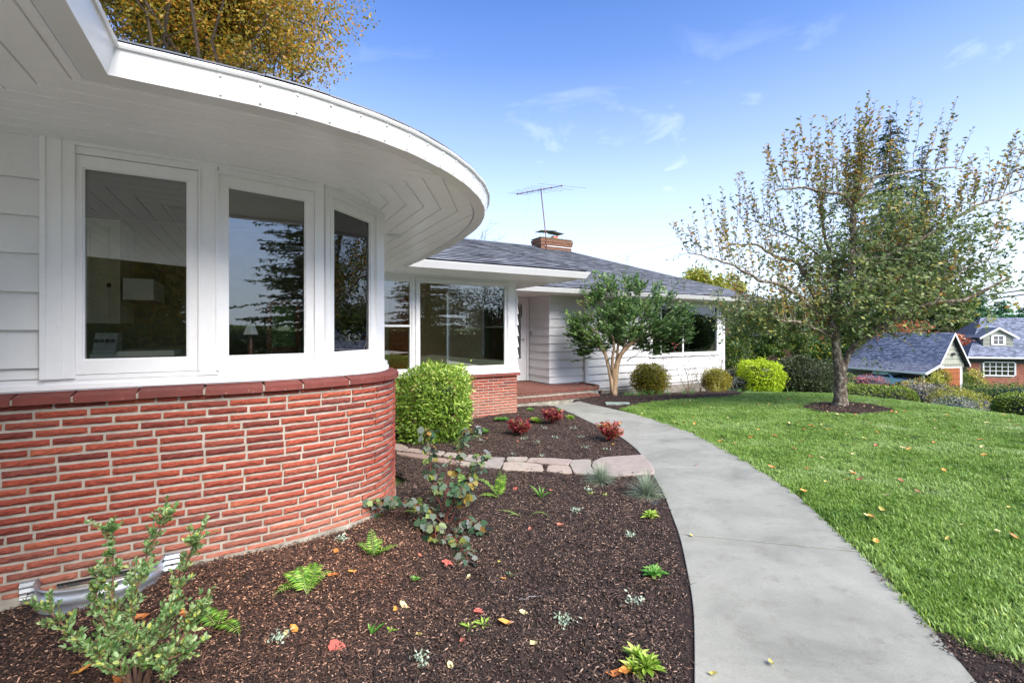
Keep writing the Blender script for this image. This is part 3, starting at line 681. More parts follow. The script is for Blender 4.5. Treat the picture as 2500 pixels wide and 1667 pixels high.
# sloping cap bricks
CI = offset(CAP, .125); LC = arclen(CAP); s = s0-.62; k = 0
CAPW = MB(); band(CAPW, offset(CAP, .012), offset(CAP, .2), 1.16, 1.192, 1.205); CW = CAPW.build('cap_course', M['mortar'], HOUSE)
while s < smax+1.0:
    L = random.choice([.345, .35, .30, .255, .25]); a = []
    n = 6; oo = []; ii = []
    for i in range(n+1):
        p, t = evalc(CAP, LC, s+L*i/n); nn = Vector((-t[1], t[0])); oo.append(p); ii.append(p+nn*.13)
    mb = MB(); dz = random.uniform(-.003, .003)
    vs = []
    for i in range(n+1): vs += [W(oo[i][0], oo[i][1], 1.157+dz), W(*(oo[i]+(ii[i]-oo[i])*.0), 1.197+dz), W(*(oo[i].lerp(ii[i], .05)), 1.202+dz), W(ii[i][0], ii[i][1], 1.226+dz), W(ii[i][0], ii[i][1], 1.157)]
    fs = [(i*5+a_, (i+1)*5+a_, (i+1)*5+(a_+1) % 5, i*5+(a_+1) % 5) for i in range(n) for a_ in range(5)]+[(0, 1, 2, 3, 4), tuple(n*5+j for j in (4, 3, 2, 1, 0))]
    mb.add(vs, fs); mb.build('cap_brick', M['cap'], CW); s += L+.014
# white sill moulding above the cap
ap = MB(); band(ap, offset(CAP, .105), offset(CAP, .28), 1.222, 1.300, 1.306)
band(ap, offset(CAP, .092), offset(CAP, .15), 1.232, 1.262)
ap.build('sill_board', M['white'], HOUSE)

# windows of the curved corner
Kw = 1.0157
def gl(q): return Vector(rs(q, Kw))
W1 = (gl((.369, 0)), gl((.906, 0))); W2 = (gl((1.135, .012)), gl((1.650, .120))); W3 = (gl((1.868, .237)), gl((2.250, .620)))
def xline(a, b, c, d_):
    r1, r2 = b-a, d_-c; t = ((c-a).cross(r2) if False else ((c[0]-a[0])*r2[1]-(c[1]-a[1])*r2[0]))/(r1[0]*r2[1]-r1[1]*r2[0]); return a+r1*t
J0 = Vector((W1[0][0]-.085, W1[0][1])); J1 = xline(*W1, *W2); J2 = xline(*W2, *W3)
d3 = (W3[1]-W3[0]).normalized(); J3 = W3[1]+d3*.20; J4 = Vector((J3[0]+.03, J3[1]+.30)); J5 = Vector((J3[0]+.03, 4.6))
if J1[0] < W1[1][0]+.05 or J1[0] > W2[0][0]-.03: J1 = (W1[1]+W2[0])*.5
ZP0, ZP1, ZS0, ZS1, ZT = 1.410, 2.630, 1.318, 2.706, 2.84
def facebox(mb, a, b, s0_, s1_, z0, z1, o0, o1):   # box on segment a->b between arc positions, o: outward offsets
    t = (b-a).normalized(); n = Vector((t[1], -t[0]))
    q = [a+t*s0_+n*o0, a+t*s1_+n*o0, a+t*s1_+n*o1, a+t*s0_+n*o1]
    mb.prism([W(p[0], p[1]).xy for p in q], z0, z1)
def cornerwin(a, b, p0, p1, outer, left_extra, right_extra, casement=False):
    t = (b-a).normalized(); s_0 = (p0-a).dot(t); s_1 = (p1-a).dot(t); L = (b-a).length
    fr = MB()                                         # fixed frame and posts
    facebox(fr, a, b, 0, s_0-.062, ZS0-.03, ZT, -.10, .035); facebox(fr, a, b, s_1+.062, L, ZS0-.03, ZT, -.10, .035)
    facebox(fr, a, b, s_0-.062, s_1+.062, ZS1, ZT, -.10, .035)
    facebox(fr, a, b, s_0-.062, s_1+.062, ZS0-.03, ZS0, -.10, .030)
    # stop bead
    for x0, x1, z0, z1 in ((s_0-.076, s_0-.062, ZS0, ZS1+.014), (s_1+.062, s_1+.076, ZS0, ZS1+.014), (s_0-.062, s_1+.062, ZS1+.0, ZS1+.014)):
        facebox(fr, a, b, x0, x1, z0, z1, .035, .043)
    F = fr.build('window', M['white'], HOUSE)
    sh = MB(); g0 = .003 if casement else 0
    o1 = .026 if casement else .016
    facebox(sh, a, b, s_0-.062+g0, s_0, ZS0+g0, ZS1-g0, -.03, o1); facebox(sh, a, b, s_1, s_1+.062-g0, ZS0+g0, ZS1-g0, -.03, o1)
    facebox(sh, a, b, s_0, s_1, ZP1, ZS1-g0, -.03, o1); facebox(sh, a, b, s_0, s_1, ZS0+g0, ZP0, -.03, o1)
    for x0, x1, z0, z1 in ((s_0, s_0+.008, ZP0, ZP1), (s_1-.008, s_1, ZP0, ZP1), (s_0+.008, s_1-.008, ZP1-.008, ZP1), (s_0+.008, s_1-.008, ZP0, ZP0+.008)):
        facebox(sh, a, b, x0, x1, z0, z1, -.005, o1-.012)
    sh.build('sash', M['white'], F)
    gp = MB(); facebox(gp, a, b, s_0, s_1, ZP0, ZP1, -.012, -.008); gp.build('pane', M['glass'], F)
    return F
cornerwin(J0, J1, *W1, .035, 0, 0, True); cornerwin(J1, J2, *W2, .035, 0, 0); cornerwin(J2, J3, *W3, .035, 0, 0)
# rest of the curved side, seen edge on
rt = MB(); facebox(rt, J3, J4, 0, (J4-J3).length, 1.29, ZT, -.10, .035); facebox(rt, J4, J5, 0, (J5-J4).length, 1.29, ZT, -.10, .035); rt.build('side_wall', M['white'], HOUSE)
# curved head trim under the soffit, and small corner posts
HD = smoothline([Vector((J0[0]-.0, J0[1])), J1, J2, J3, J4, Vector((J4[0], J4[1]+1))], 2)
hd = MB(); band(hd, offset(HD, -.055), offset(HD, .0), 2.752, 2.80)
band(hd, offset(HD, -.075), offset(HD, -.05), 2.775, 2.80); hd.build('head_moulding', M['white'], HOUSE)
# casing and lapped siding left of the casement
cs = MB()
for x0, x1, o1 in ((-.005, .055, .05), (-.075, -.005, .058), (-.10, -.075, .068)): facebox(cs, J0, J1, x0, x1, 1.30, 2.80, -.02, o1)
cs.build('window_casing', M['white'], HOUSE)
SW = MB(); SW.hbox(-4.2, J0[0]-.10, .06, .16, 1.2, 2.86); SIDE1 = SW.build('siding_wall', M['siding'], HOUSE)
def board(parent, ua, va, ub, vb, z0, z1, nrm, proud_top=.002, proud_bot=.018, th=.006, name='siding_board', mat=None):
    n = Vector(nrm).normalized(); mb = MB()
    a = Vector((ua, va)); b = Vector((ub, vb)); q = [a+n*proud_bot, b+n*proud_bot, b+n*proud_top, a+n*proud_top]
    vs = [W(*q[0], z0), W(*q[1], z0), W(*q[2], z1), W(*q[3], z1), W(*(a-n*.004), z0), W(*(b-n*.004), z0), W(*(b-n*.004), z1), W(*(a-n*.004), z1)]
    mb.add(vs, [(0, 1, 2, 3), (5, 4, 7, 6), (4, 5, 1, 0), (3, 2, 6, 7), (4, 0, 3, 7), (1, 5, 6, 2)])
    return mb.build(name, mat or M['siding'], parent)
zb = 1.302
for z1 in (1.369, 1.60, 1.83, 2.062, 2.29, 2.515, 2.80):
    board(SIDE1, -4.2, .06, J0[0]-.102, .06, zb+.002, z1+.004, (0, -1), .000, .036); zb = z1

# ------------------------------------------------------------------ deep curved eave
EC = Vector((.745, -1.24))
EA0 = [(1.30, -1.24), (1.51, -1.222), (1.737, -1.17), (1.956, -1.105), (2.16, -1.015), (2.453, -.83), (2.662, -.653), (2.807, -.503), (2.964, -.317), (3.13, -.06), (3.27, .24), (3.40, .64), (3.49, 1.16), (3.56, 1.76), (3.60, 2.5), (3.62, 3.2), (3.62, 3.93)]
EA = smoothline([Vector(q) for q in EA0], 2)
ZE = 2.70
CWd = 3.10
def dU(p): return p[1]+1.24
def dW(p): return CWd-(.871*p[0]-.491*p[1])
def dV(p): return 3.62-p[0]
def dL(p): return .745-p[0]
def clip(poly, f):            # keep f(p) >= 0, f linear
    out = []
    for i in range(len(poly)):
        a, b = poly[i], poly[(i+1) % len(poly)]; fa, fb_ = f(a), f(b)
        if fa >= 0: out.append(a)
        if (fa >= 0) != (fb_ >= 0): out.append(a.lerp(b, fa/(fa-fb_)))
    return out
inner_edge = offset(EA, .108)
RA = [Vector((.637, -1.132))]+inner_edge+[Vector((3.52, 4.3)), Vector((-4.2, 4.3)), Vector((-4.2, -1.132))]
RLp = [Vector((.637, -1.132)), Vector((.637, -6)), Vector((-4.2, -6)), Vector((-4.2, 3.7))]
mit = lambda p: dU(p)-dL(p)
secs = [(clip(clip(clip(clip(RA, lambda p: dW(p)-dU(p)), lambda p: dV(p)-dU(p)), mit), lambda p: 1.50-dU(p)), dU),
        (clip(clip(clip(RA, lambda p: dU(p)-dW(p)), lambda p: dV(p)-dW(p)), lambda p: 1.75-dW(p)), dW),
        (clip(clip(clip(RA, lambda p: dU(p)-dV(p)), lambda p: dW(p)-dV(p)), lambda p: 1.75-dV(p)), dV),
        (clip(RLp, lambda p: -mit(p)), dL)]
SOF = empty('soffit', W(2, -.5, ZE)); SOF.parent = HOUSE; SOF.location = W(2, -.5, ZE)-wl(HOUSE)
back = MB(); bw_ = .155
for poly, df in secs:
    zf = lambda p, df=df: ZE+.06*max(0, df(UV(p[0], p[1])) if True else 0)
    ds = [df(p) for p in poly]
    k0 = math.floor(min(ds)/bw_); k1 = math.ceil(min(max(ds), 5)/bw_)
    def wz(p, dz, df=df): return W(p[0], p[1], ZE+.06*max(0, df(p))+dz)
    for k in range(k0, k1):
        q = clip(clip(poly, lambda p: df(p)-k*bw_-.0055), lambda p: (k+1)*bw_-.0055-df(p))
        q = [q[i] for i in range(len(q)) if (q[i]-q[i-1]).length > 1e-4]
        if len(q) < 3: continue
        n = len(q); mb = MB(); ar = sum(q[i][0]*q[(i+1) % n][1]-q[(i+1) % n][0]*q[i][1] for i in range(n))
        if ar < 0: q = q[::-1]
        cen = sum(q, Vector((0, 0)))/n
        qi = [p+(cen-p)*0 for p in q]
        vs = [wz(p, 0) for p in q]+[wz(p, .016) for p in q]
        mb.add(vs, [tuple(range(n))[::-1], tuple(range(n, 2*n))]+[(i, (i+1) % n, n+(i+1) % n, n+i) for i in range(n)])
        mb.build('soffit_board', M['soffit'], SOF)
    n = len(poly); back.add([wz(p, .014) for p in poly], [tuple(range(n))])
back.build('soffit_backing', M['soffit'], SOF)
# gutter: formed sections with riveted laps
PROF = [(.10, .0), (0, 0), (-.030, .108), (-.040, .109), (-.047, .119), (-.043, .131), (-.030, .136), (-.016, .130), (-.012, .122), (.10, .122)]
def gutter(name, line, parent, prof=PROF, ze=ZE, zc=None, mat=None, smooth_=False):
    mb = MB(); n = len(line); k = len(prof)
    nrm = []
    for i, p in enumerate(line):
        t1 = (line[i]-line[i-1]).normalized() if i > 0 else None; t2 = (line[i+1]-line[i]).normalized() if i < n-1 else None
        n1 = Vector((-t1[1], t1[0])) if t1 else None; n2 = Vector((-t2[1], t2[0])) if t2 else None
        if n1 is None: nn = n2
        elif n2 is None: nn = n1
        else: nn = (n1+n2)/(1+n1.dot(n2))
        nrm.append(nn)
    vs = [W(*(line[i]+nrm[i]*o_), ze+z_) for i in range(n) for o_, z_ in prof]
    mb.add(vs, [(i*k+a, (i+1)*k+a, (i+1)*k+(a+1) % k, i*k+(a+1) % k) for i in range(n-1) for a in range(k)]+[tuple(range(k)), tuple((n-1)*k+j for j in range(k))[::-1]])
    return mb, nrm
GUT = empty('gutter', W(2, -1, ZE)); GUT.parent = HOUSE; GUT.location = W(2, -1, ZE)-wl(HOUSE)
def cut(line, L, a, b):
    out = [evalc(line, L, a)[0]]+[line[i] for i in range(len(line)) if a < L[i] < b]+[evalc(line, L, b)[0]]
    q = [out[0]]
    for p in out[1:]:
        if (p-q[-1]).length > 1e-4: q.append(p)
    return q
m_, _ = gutter('gutter_section', [Vector((.745, -6.2)), Vector((.745, -1.24))], GUT); 
mm_ = MB()
full = [Vector((.745, -6.2)), EC.copy(), Vector((1.142, -1.24))]
mg, _ = gutter('g', full, GUT); 
go = mg.build('gutter_section', M['white'], GUT)
line = [Vector((1.142, -1.24))]+[p for p in EA if p[0] > 1.30]; LG = arclen(line); s = 0; k = 0
while s < LG[-1]-.02:
    e_ = min(s+.165, LG[-1]); seg = cut(line, LG, s, e_)
    d_in = .0015 if k % 2 else 0
    mg, nr = gutter('g', [p for p in seg], GUT, [(a+d_in, b-d_in*.5) for a, b in PROF])
    # lap seam and rivets at the start of each section
    p0, t0 = evalc(line, LG, s+.003); nn = Vector((-t0[1], t0[0]))
    for fz in (.016, .094):
        c_ = W(*(p0+nn*(-.030*fz/.108-.001)+t0*.012), ZE+fz); mg.lathe(c_, [(.0075, -.003), (.0075, .001), (.005, .0045), (.0005, .0055)], 8, Matrix.Rotation(hu+math.atan2(t0[1], t0[0]), 4, 'Z') @ Matrix.Rotation(R(90), 4, 'X'))
    sm = [p0+nn*o_ for o_, z_ in PROF[1:6]]
    vs = []
    for (o_, z_), in zip(PROF[1:6]):
        for sx in (0, .004): vs.append(W(*(p0+t0*sx+nn*(o_-.0022)), ZE+z_-.0008))
    mg.add(vs, [(2*i, 2*i+1, 2*i+3, 2*i+2) for i in range(4)])
    mg.build('gutter_section', M['white'], GUT); s = e_; k += 1
# caulked joint between gutter and soffit boards
# roof edge over the curved corner
RP = [(-.012, .128), (-.012, .141), (1.6, .72), (1.6, .70)]
mg, _ = gutter('r', [Vector((.745, -6.2)), EC.copy(), Vector((1.142, -1.24))]+line[1:], HOUSE, RP); mg.build('curved_roof', M['roofing'], HOUSE)
# shingle tabs along the roof edge
s = 0; line2 = [EC.copy()]+line; L2 = arclen(line2)
while s < L2[-1]-.3:
    p0, t0 = evalc(line2, L2, s); nn = Vector((-t0[1], t0[0])); w_ = .30; mb = MB(); h = random.uniform(.150, .158); o_ = -.024+random.uniform(-.005, .005)
    p1, t1 = evalc(line2, L2, s+w_-.006); n1 = Vector((-t1[1], t1[0])); pm, tm = evalc(line2, L2, s+w_/2); nm = Vector((-tm[1], tm[0]))
    A = [p0+nn*o_, pm+nm*o_, p1+n1*o_]; B = [p0+nn*(o_+.3), pm+nm*(o_+.3), p1+n1*(o_+.3)]
    vs = [W(*q, ZE+h-.007) for q in A]+[W(*q, ZE+h) for q in A]+[W(*q, ZE+h+.104) for q in B]+[W(*q, ZE+h+.097) for q in B]
    fs = [(a*3+i, a*3+i+1, ((a+1) % 4)*3+i+1, ((a+1) % 4)*3+i) for i in range(2) for a in range(4)]+[(0, 3, 6, 9), (2, 11, 8, 5)]
    mb.add(vs, fs); mb.build('edge_shingle', M['shingle'], HOUSE); s += w_
# recessed light in the soffit
lt = MB(); pc = UV(*at(908, 573, 5.6).xy); lz = ZE+.06*max(0, dV(pc)); lt.lathe(W(*pc, lz), [(.085, 0), (.085, -.012), (.06, -.014), (.058, -.004)], 20); lt.build('soffit_light', M['white'], HOUSE)
# ------------------------------------------------------------------ bay with picture window
BY = 5.10; BX = 6.45
zc0, zc1 = .600, .660
bm_ = MB(); bm_.hbox(2.4, BX-.012, BY+.012, BY+.25, -.7, zc0); bm_.hbox(BX-.25, BX-.012, BY+.25, 8.2, -.7, zc0)
BAY = bm_.build('bay_brick_wall', M['mortar'], HOUSE)
bj = MB(); rb = random.Random(11)
for c in range(17):
    z = zc0-.035-.0617*c; u = BX-(.0 if c % 2 else .115); first = True
    bj.cr = rb.random()
    def addb(u0, u1):
        me = rb.choice(BV); bj.cr = rb.random(); sx = (u1-u0)/.233
        cx = (u0+u1)/2; P_ = W(cx, BY, z); Mx = Matrix.Translation(P_) @ Matrix.Rotation(hu, 4, 'Z') @ Matrix.Diagonal((sx, .8, 1.16, 1))
        bj.add([Mx @ v.co for v in me.vertices], [tuple(f.vertices) for f in me.polygons])
    if c % 2 == 0: addb(BX-.115+.006, BX)
    while u > 2.7:
        addb(u-.225+(0), u-.0+(-.0)); u -= .240
bj.build('brick_courses', M['brick_j'], BAY, kind='stuff')
cc = MB(); cc.hbox(2.6, BX+.03, BY-.04, BY+.2, zc0+.002, zc1-.006); cc.hbox(BX-.2, BX+.03, BY+.2, 8.2, zc0+.002, zc1-.006); CC = cc.build('cap_course', M['mortar'], HOUSE)
u = BX+.05
while u > 2.7:
    L = random.choice([.29, .30, .30]); mb = MB(); mb.hbox(u-L, u, BY-.055, BY+.06, zc0, zc1+random.uniform(-.002, .002)); mb.build('cap_brick', M['cap'], CC); u -= L+.014
# framing of the bay
def rect_window(uA, uB, z0, z1, v0, name='window', fw=.045, mull=None, hz=None, parent=None, out=-1, sill=True, glass='glass', depth=.05):
    fr = MB(); f = fw
    a, b = sorted((v0, v0-out*depth))
    fr.hbox(uA-f, uA, a, b, z0-f, z1+f); fr.hbox(uB, uB+f, a, b, z0-f, z1+f); fr.hbox(uA, uB, a, b, z1, z1+f); fr.hbox(uA, uB, a, b, z0-f, z0)
    F = fr.build(name, M['white'], parent or HOUSE)
    return F
wl_ = MB()
zb0, zb1 = .70, 2.72
wl_.hbox(2.4, 3.30, BY+.02, BY+.12, zb0, zb1); wl_.hbox(4.05, 4.175, BY+.0, BY+.12, zb0, zb1); wl_.hbox(6.185, BX-.02, BY+.02, BY+.12, zb0, zb1)
wl_.hbox(3.30, 4.05, BY+.02, BY+.12, 2.60, zb1); wl_.hbox(4.175, 6.185, BY+.02, BY+.12, 2.60, zb1); wl_.hbox(3.30, 4.05, BY+.02, BY+.12, zb0, .79); wl_.hbox(4.175, 6.185, BY+.02, BY+.12, zb0, .79)
wl_.build('bay_wall', M['white'], HOUSE)
tr = MB()
tr.hbox(2.5, BX+.035, BY-.055, BY+.04, zc1+.004, .715); tr.hbox(2.5, BX-.0, BY-.025, BY+.02, .715, .79)
for x0, x1, o in ((4.10, 4.13, .0), (6.20, 6.225, -.012), (6.225, 6.245, -.024)): tr.hbox(x0, x1, BY+o-.0, BY+.02, .79, 2.62)
tr.hbox(4.1, 6.245, BY-.024, BY+.02, 2.62, 2.645); tr.hbox(2.5, BX, BY-.01, BY+.02, 2.66, 2.72)
tr.build('window_trim', M['white'], HOUSE)
# picture window
F = MB(); F.hbox(4.175, 4.217, BY+.02, BY+.08, .79, 2.60); F.hbox(6.143, 6.185, BY+.02, BY+.08, .79, 2.60); F.hbox(4.217, 6.143, BY+.02, BY+.08, 2.552, 2.60); F.hbox(4.217, 6.143, BY+.02, BY+.08, .79, .838)
F = F.build('window', M['white'], HOUSE); p_ = MB(); p_.hbox(4.217, 6.143, BY+.045, BY+.05, .838, 2.552); p_.build('pane', M['glass'], F)
# double hung window, partly behind the curved corner
F = MB()
for a in ((3.30, 3.34, .79, 2.60), (4.01, 4.05, .79, 2.60), (3.34, 4.01, 2.56, 2.60), (3.34, 4.01, .79, .83), (3.34, 4.01, 1.665, 1.705)): F.hbox(a[0], a[1], BY+.03, BY+.08, a[2], a[3])
F = F.build('window', M['white'], HOUSE); p_ = MB(); p_.hbox(3.34, 4.01, BY+.055, BY+.059, 1.705, 2.56); p_.build('pane', M['glass'], F); p_ = MB(); p_.hbox(3.34, 4.01, BY+.068, BY+.072, .83, 1.665); p_.build('pane', M['glass'], F)
# right flank of the bay: flared lapped boards, and its double hung window seen through the glass
fl = MB(); fl.hbox(BX-.10, BX-.02, BY+.12, 5.45, zb0, zb1); fl.hbox(BX-.10, BX-.02, 6.75, 9.5, zb0, zb1); fl.hbox(BX-.10, BX-.02, 5.45, 6.75, 2.50, zb1); fl.hbox(BX-.10, BX-.02, 5.45, 6.75, zb0, .86); FLK = fl.build('bay_side_wall', M['siding'], HOUSE)
zz = [.715, .98, 1.225, 1.47, 1.715, 1.96, 2.205, 2.45]
for i in range(7):
    board(FLK, BX-.02, BY-.004, BX-.02, 5.44, zz[i], zz[i+1]+.01, (1, 0), .012, .062 if i < 6 else .055)
    if i > 0: board(FLK, BX-.02, 6.76, BX-.02, 9.4, zz[i], zz[i+1]+.01, (1, 0), .012, .062)
F = MB()
def vbox(mb, v0, v1, z0, z1, u0=BX-.09, u1=BX-.03): mb.hbox(u0, u1, v0, v1, z0, z1)
for a in ((5.45, 5.50, .86, 2.50), (6.70, 6.75, .86, 2.50), (5.50, 6.70, 2.45, 2.50), (5.50, 6.70, .86, .91), (5.50, 6.70, 1.66, 1.70)): vbox(F, *a)
F = F.build('window', M['white'], HOUSE); p_ = MB(); vbox(p_, 5.5, 6.7, 1.70, 2.45, BX-.06, BX-.056); p_.build('pane', M['glass'], F); p_ = MB(); vbox(p_, 5.5, 6.7, .91, 1.66, BX-.06, BX-.056); p_.build('pane', M['glass'], F)
# rooms behind the glass
rm = MB()
def room(mb, u0, u1, v0, v1, z0, z1, skip=()):
    if 'floor' not in skip: mb.hbox(u0, u1, v0, v1, z0-.04, z0)
    mb.hbox(u0, u1, v0, v1, z1, z1+.03); mb.hbox(u0-.05, u0, v0, v1, z0, z1); mb.hbox(u0, u1, v1, v1+.05, z0, z1)
room(rm, 2.7, 6.30, BY+.13, 9.0, .0, 2.70); RM = rm.build('front_room', M['interior'], HOUSE)
mb = MB(); mb.hbox(4.6, 5.1, 8.9, 8.98, .1, 2.5); mb.build('curtain', M['orangewall'], HOUSE)
mb = MB(); mb.hbox(3.0, 3.5, BY+.55, BY+.57, .8, 2.6); mb.build('room_blind', M['tan'], HOUSE)
# porch: door, sidelight, slab and step
DV = 9.50; dz0 = -.09
pw = MB(); pw.hbox(BX-.02, 7.90, DV, DV+.12, dz0, 2.72); pw.hbox(9.42, 9.47, DV, DV+.12, dz0, 2.72); pw.hbox(7.90, 9.42, DV, DV+.12, 2.66, 2.72); pw.build('porch_wall', M['siding'], HOUSE)
d_ = MB(); d_.hbox(8.42, 8.62, DV+.03, DV+.08, dz0, 2.60); d_.hbox(9.16, 9.37, DV+.03, DV+.08, dz0, 2.60); d_.hbox(8.62, 9.16, DV+.03, DV+.08, 2.40, 2.60); d_.hbox(8.62, 9.16, DV+.03, DV+.08, dz0, .65)
d_.hbox(8.68, 9.10, DV+.022, DV+.03, .12, .16); d_.hbox(8.68, 9.10, DV+.022, DV+.03, .46, .50); d_.hbox(8.68, 8.72, DV+.022, DV+.03, .16, .46); d_.hbox(9.06, 9.10, DV+.022, DV+.03, .16, .46)
DO = d_.build('door', M['white'], HOUSE); p_ = MB(); p_.hbox(8.62, 9.16, DV+.05, DV+.056, .65, 2.40); p_.build('pane', M['glass'], DO)
h_ = MB(); h_.tube([W(9.24, DV-.01, 1.28), W(9.24, DV-.05, 1.28), W(9.13, DV-.05, 1.29), W(9.07, DV-.045, 1.26)], .009); h_.lathe(W(9.24, DV+.03, 1.28), [(.03, 0), (.03, .008)], 10, Matrix.Rotation(R(90), 4, 'X')); h_.build('handle', M['steel'], DO)
k_ = MB(); k_.hbox(9.16, 9.18, DV+.0, DV+.03, 2.05, 2.45); k_.hbox(9.06, 9.18, DV+.0, DV+.03, 2.45, 2.47); k_.build('door_closer', M['steel'], DO)
f_ = MB(); f_.hbox(9.37, 9.42, DV-.03, DV+.1, dz0, 2.66); f_.hbox(8.36, 8.42, DV-.03, DV+.1, dz0, 2.66); f_.hbox(8.42, 9.37, DV-.03, DV+.1, 2.60, 2.66); f_.hbox(7.90, 8.0, DV-.02, DV+.1, dz0, 2.66); f_.hbox(8.30, 8.36, DV-.02, DV+.1, dz0, 2.66); f_.hbox(8.0, 8.3, DV-.02, DV+.1, 2.58, 2.66); f_.hbox(8.0, 8.3, DV-.02, DV+.1, dz0, .66); f_.build('door_frame', M['white'], HOUSE)
sl_ = MB(); sl_.hbox(8.14, 8.16, DV+.0, DV+.05, .66, 2.58)
for k in range(1, 8): sl_.hbox(8.0, 8.3, DV+.0, DV+.05, .66+k*.24-.01, .66+k*.24+.01)
SL = sl_.build('window', M['white'], HOUSE); p_ = MB(); p_.hbox(8.0, 8.3, DV+.03, DV+.034, .66, 2.58); p_.build('pane', M['glass'], SL)
rm = MB(); room(rm, 7.2, 11, DV+.14, 12, -.1, 2.72); rm.build('entry_hall', M['interior'], HOUSE)
# porch slab with rounded end
PF = 6.95
pts = [Vector((BX+.02, PF)), Vector((9.55, PF))]
for k in range(1, 9):
    a = R(-90+k*11.25*1.0); pts.append(Vector((10.15+.45*math.cos(a)-.0, PF+.50+.50*math.sin(a)))) 
pts = [Vector((BX+.02, PF)), Vector((10.1, PF))]+[Vector((10.1+.55*math.sin(R(a)), PF+.6-.6*math.cos(R(a)))) for a in range(12, 91, 13)]+[Vector((10.65, 8.24)), Vector((9.5, 8.24)), Vector((9.5, 9.46)), Vector((BX+.02, 9.46))]
sb = MB(); sb.prism([W(*p).xy for p in pts], -.62, dz0-.075); PO = sb.build('porch', M['concrete'], HOUSE)
tp = MB(); tp.prism([W(*p).xy for p in pts], dz0-.075, dz0-.052); tp.build('paving_bed', M['mortar'], PO)
edge = [Vector((BX+.02, PF-.03)), Vector((10.1, PF-.03))]+[Vector((10.1+.58*math.sin(R(a)), PF+.6-.63*math.cos(R(a)))) for a in range(12, 91, 13)]+[Vector((10.68, 8.2))]
LE_ = arclen(edge); s = 0; k = 0
def mkcb(line, L, s, Ln, dep, z0, z1, parent, name='paving_brick', n=3):
    o_, i_ = [], []
    for i in range(n+1):
        p, t = evalc(line, L, s+Ln*i/n); nn = Vector((-t[1], t[0])); o_.append(p); i_.append(p+nn*dep)
    mb = MB(); q = o_+i_[::-1]; mb.prism([W(*p).xy for p in q], z0, z1); return mb.build(name, M['paver'], parent)
while s < LE_[-1]-.1:
    Ln = .215; mkcb(edge, LE_, s, Ln, .11, dz0-.030, dz0, PO); mkcb(edge, LE_, s-.08 if s > .1 else s, Ln, .10, dz0-.082, dz0-.038, PO); s += Ln+.015
v = PF+.085
row = 0
while v < 9.4:
    u = BX+.05-(.11 if row % 2 else 0)
    while u < 10.6:
        u1 = u+.21
        if (v < 8.1 and u1 < 10.5-max(0, (PF+.6-v))*.5) or u1 < 9.45:
            if v+.1 < 9.45 and not (u1 > 9.45 and v+.1 > 8.2):
                mb = MB(); mb.hbox(max(u, BX+.03), u1, v, v+.10, dz0-.06, dz0-.004+random.uniform(-.002, .002)); mb.build('paving_brick', M['paver'], PO)
        u += .222
    v += .112; row += 1
# lower step
st = MB(); st.hbox(BX+.12, 10.0, PF-.42, PF, -.62, -.300); ST = st.build('step', M['concrete'], HOUSE)
u = BX+.12; 
while u < 9.95:
    for r__ in range(3):
        mb = MB(); w0 = max(BX+.10, u-(.1 if r__ == 1 else 0)); mb.hbox(w0, min(10.02, u+.205-(.1 if r__ == 1 else 0)), PF-.445+r__*.15, PF-.445+r__*.15+.14, -.298, -.248+random.uniform(-.002, .002)); mb.build('paving_brick', M['paver'], ST)
    u += .222
# return wall, wing wall
WV = 8.28; WU0 = 9.47; WU1 = 18.0
ww = MB(); ww.hbox(WU0, WU0+.12, WV, DV+.0, dz0, 2.72); RW = ww.build('return_wall', M['siding'], HOUSE)
ww = MB(); uw0, uw1, zw0, zw1 = 13.95, 17.55, .76, 2.50
ww.hbox(WU0+.12, uw0, WV, WV+.12, -.45, 2.72); ww.hbox(uw1, WU1, WV, WV+.12, -.45, 2.72); ww.hbox(uw0, uw1, WV, WV+.12, zw1, 2.72); ww.hbox(uw0, uw1, WV, WV+.12, -.45, zw0); ww.hbox(WU1-.12, WU1, WV+.12, 15, -.45, 2.72)
WW = ww.build('wing_wall', M['siding'], HOUSE)
ff = MB(); ff.hbox(10.4, WU1-.01, WV+.01, WV+.14, -1.6, -.45); ff.build('foundation', M['concrete'], HOUSE)
zl = [-.09]+[-.09+.187+k*.262 for k in range(11)]
hs = [-.085, .13, .395, .66, .92, 1.18, 1.44, 1.70, 1.965, 2.22, 2.47, 2.715]
for i in range(11):
    z0, z1 = hs[i], hs[i+1]+.01
    board(RW, WU0, WV-.018, WU0, DV-.03, z0, min(z1, 2.715), (-1, 0), .000, .036)
    segs_ = [(WU0-.018, WU1)]
    if z1 > zw0-.14 and z0 < zw1+.06: segs_ = [(WU0-.018, uw0-.16), (uw1+.14, WU1)]
    for a, b in segs_: board(WW, a, WV, b, WV, z0, min(z1, 2.715), (0, -1), .000, .036)
board(WW, 10.70, WV, WU1, WV, -.35, -.075, (0, -1), .000, .036); 
cb_ = MB(); cb_.hbox(WU1-.02, WU1+.03, WV-.03, WV+.1, -.45, 2.72); cb_.hbox(WU1-.10, WU1-.02, WV-.03, WV-.001, -.45, 2.72); cb_.build('corner_board', M['white'], HOUSE)
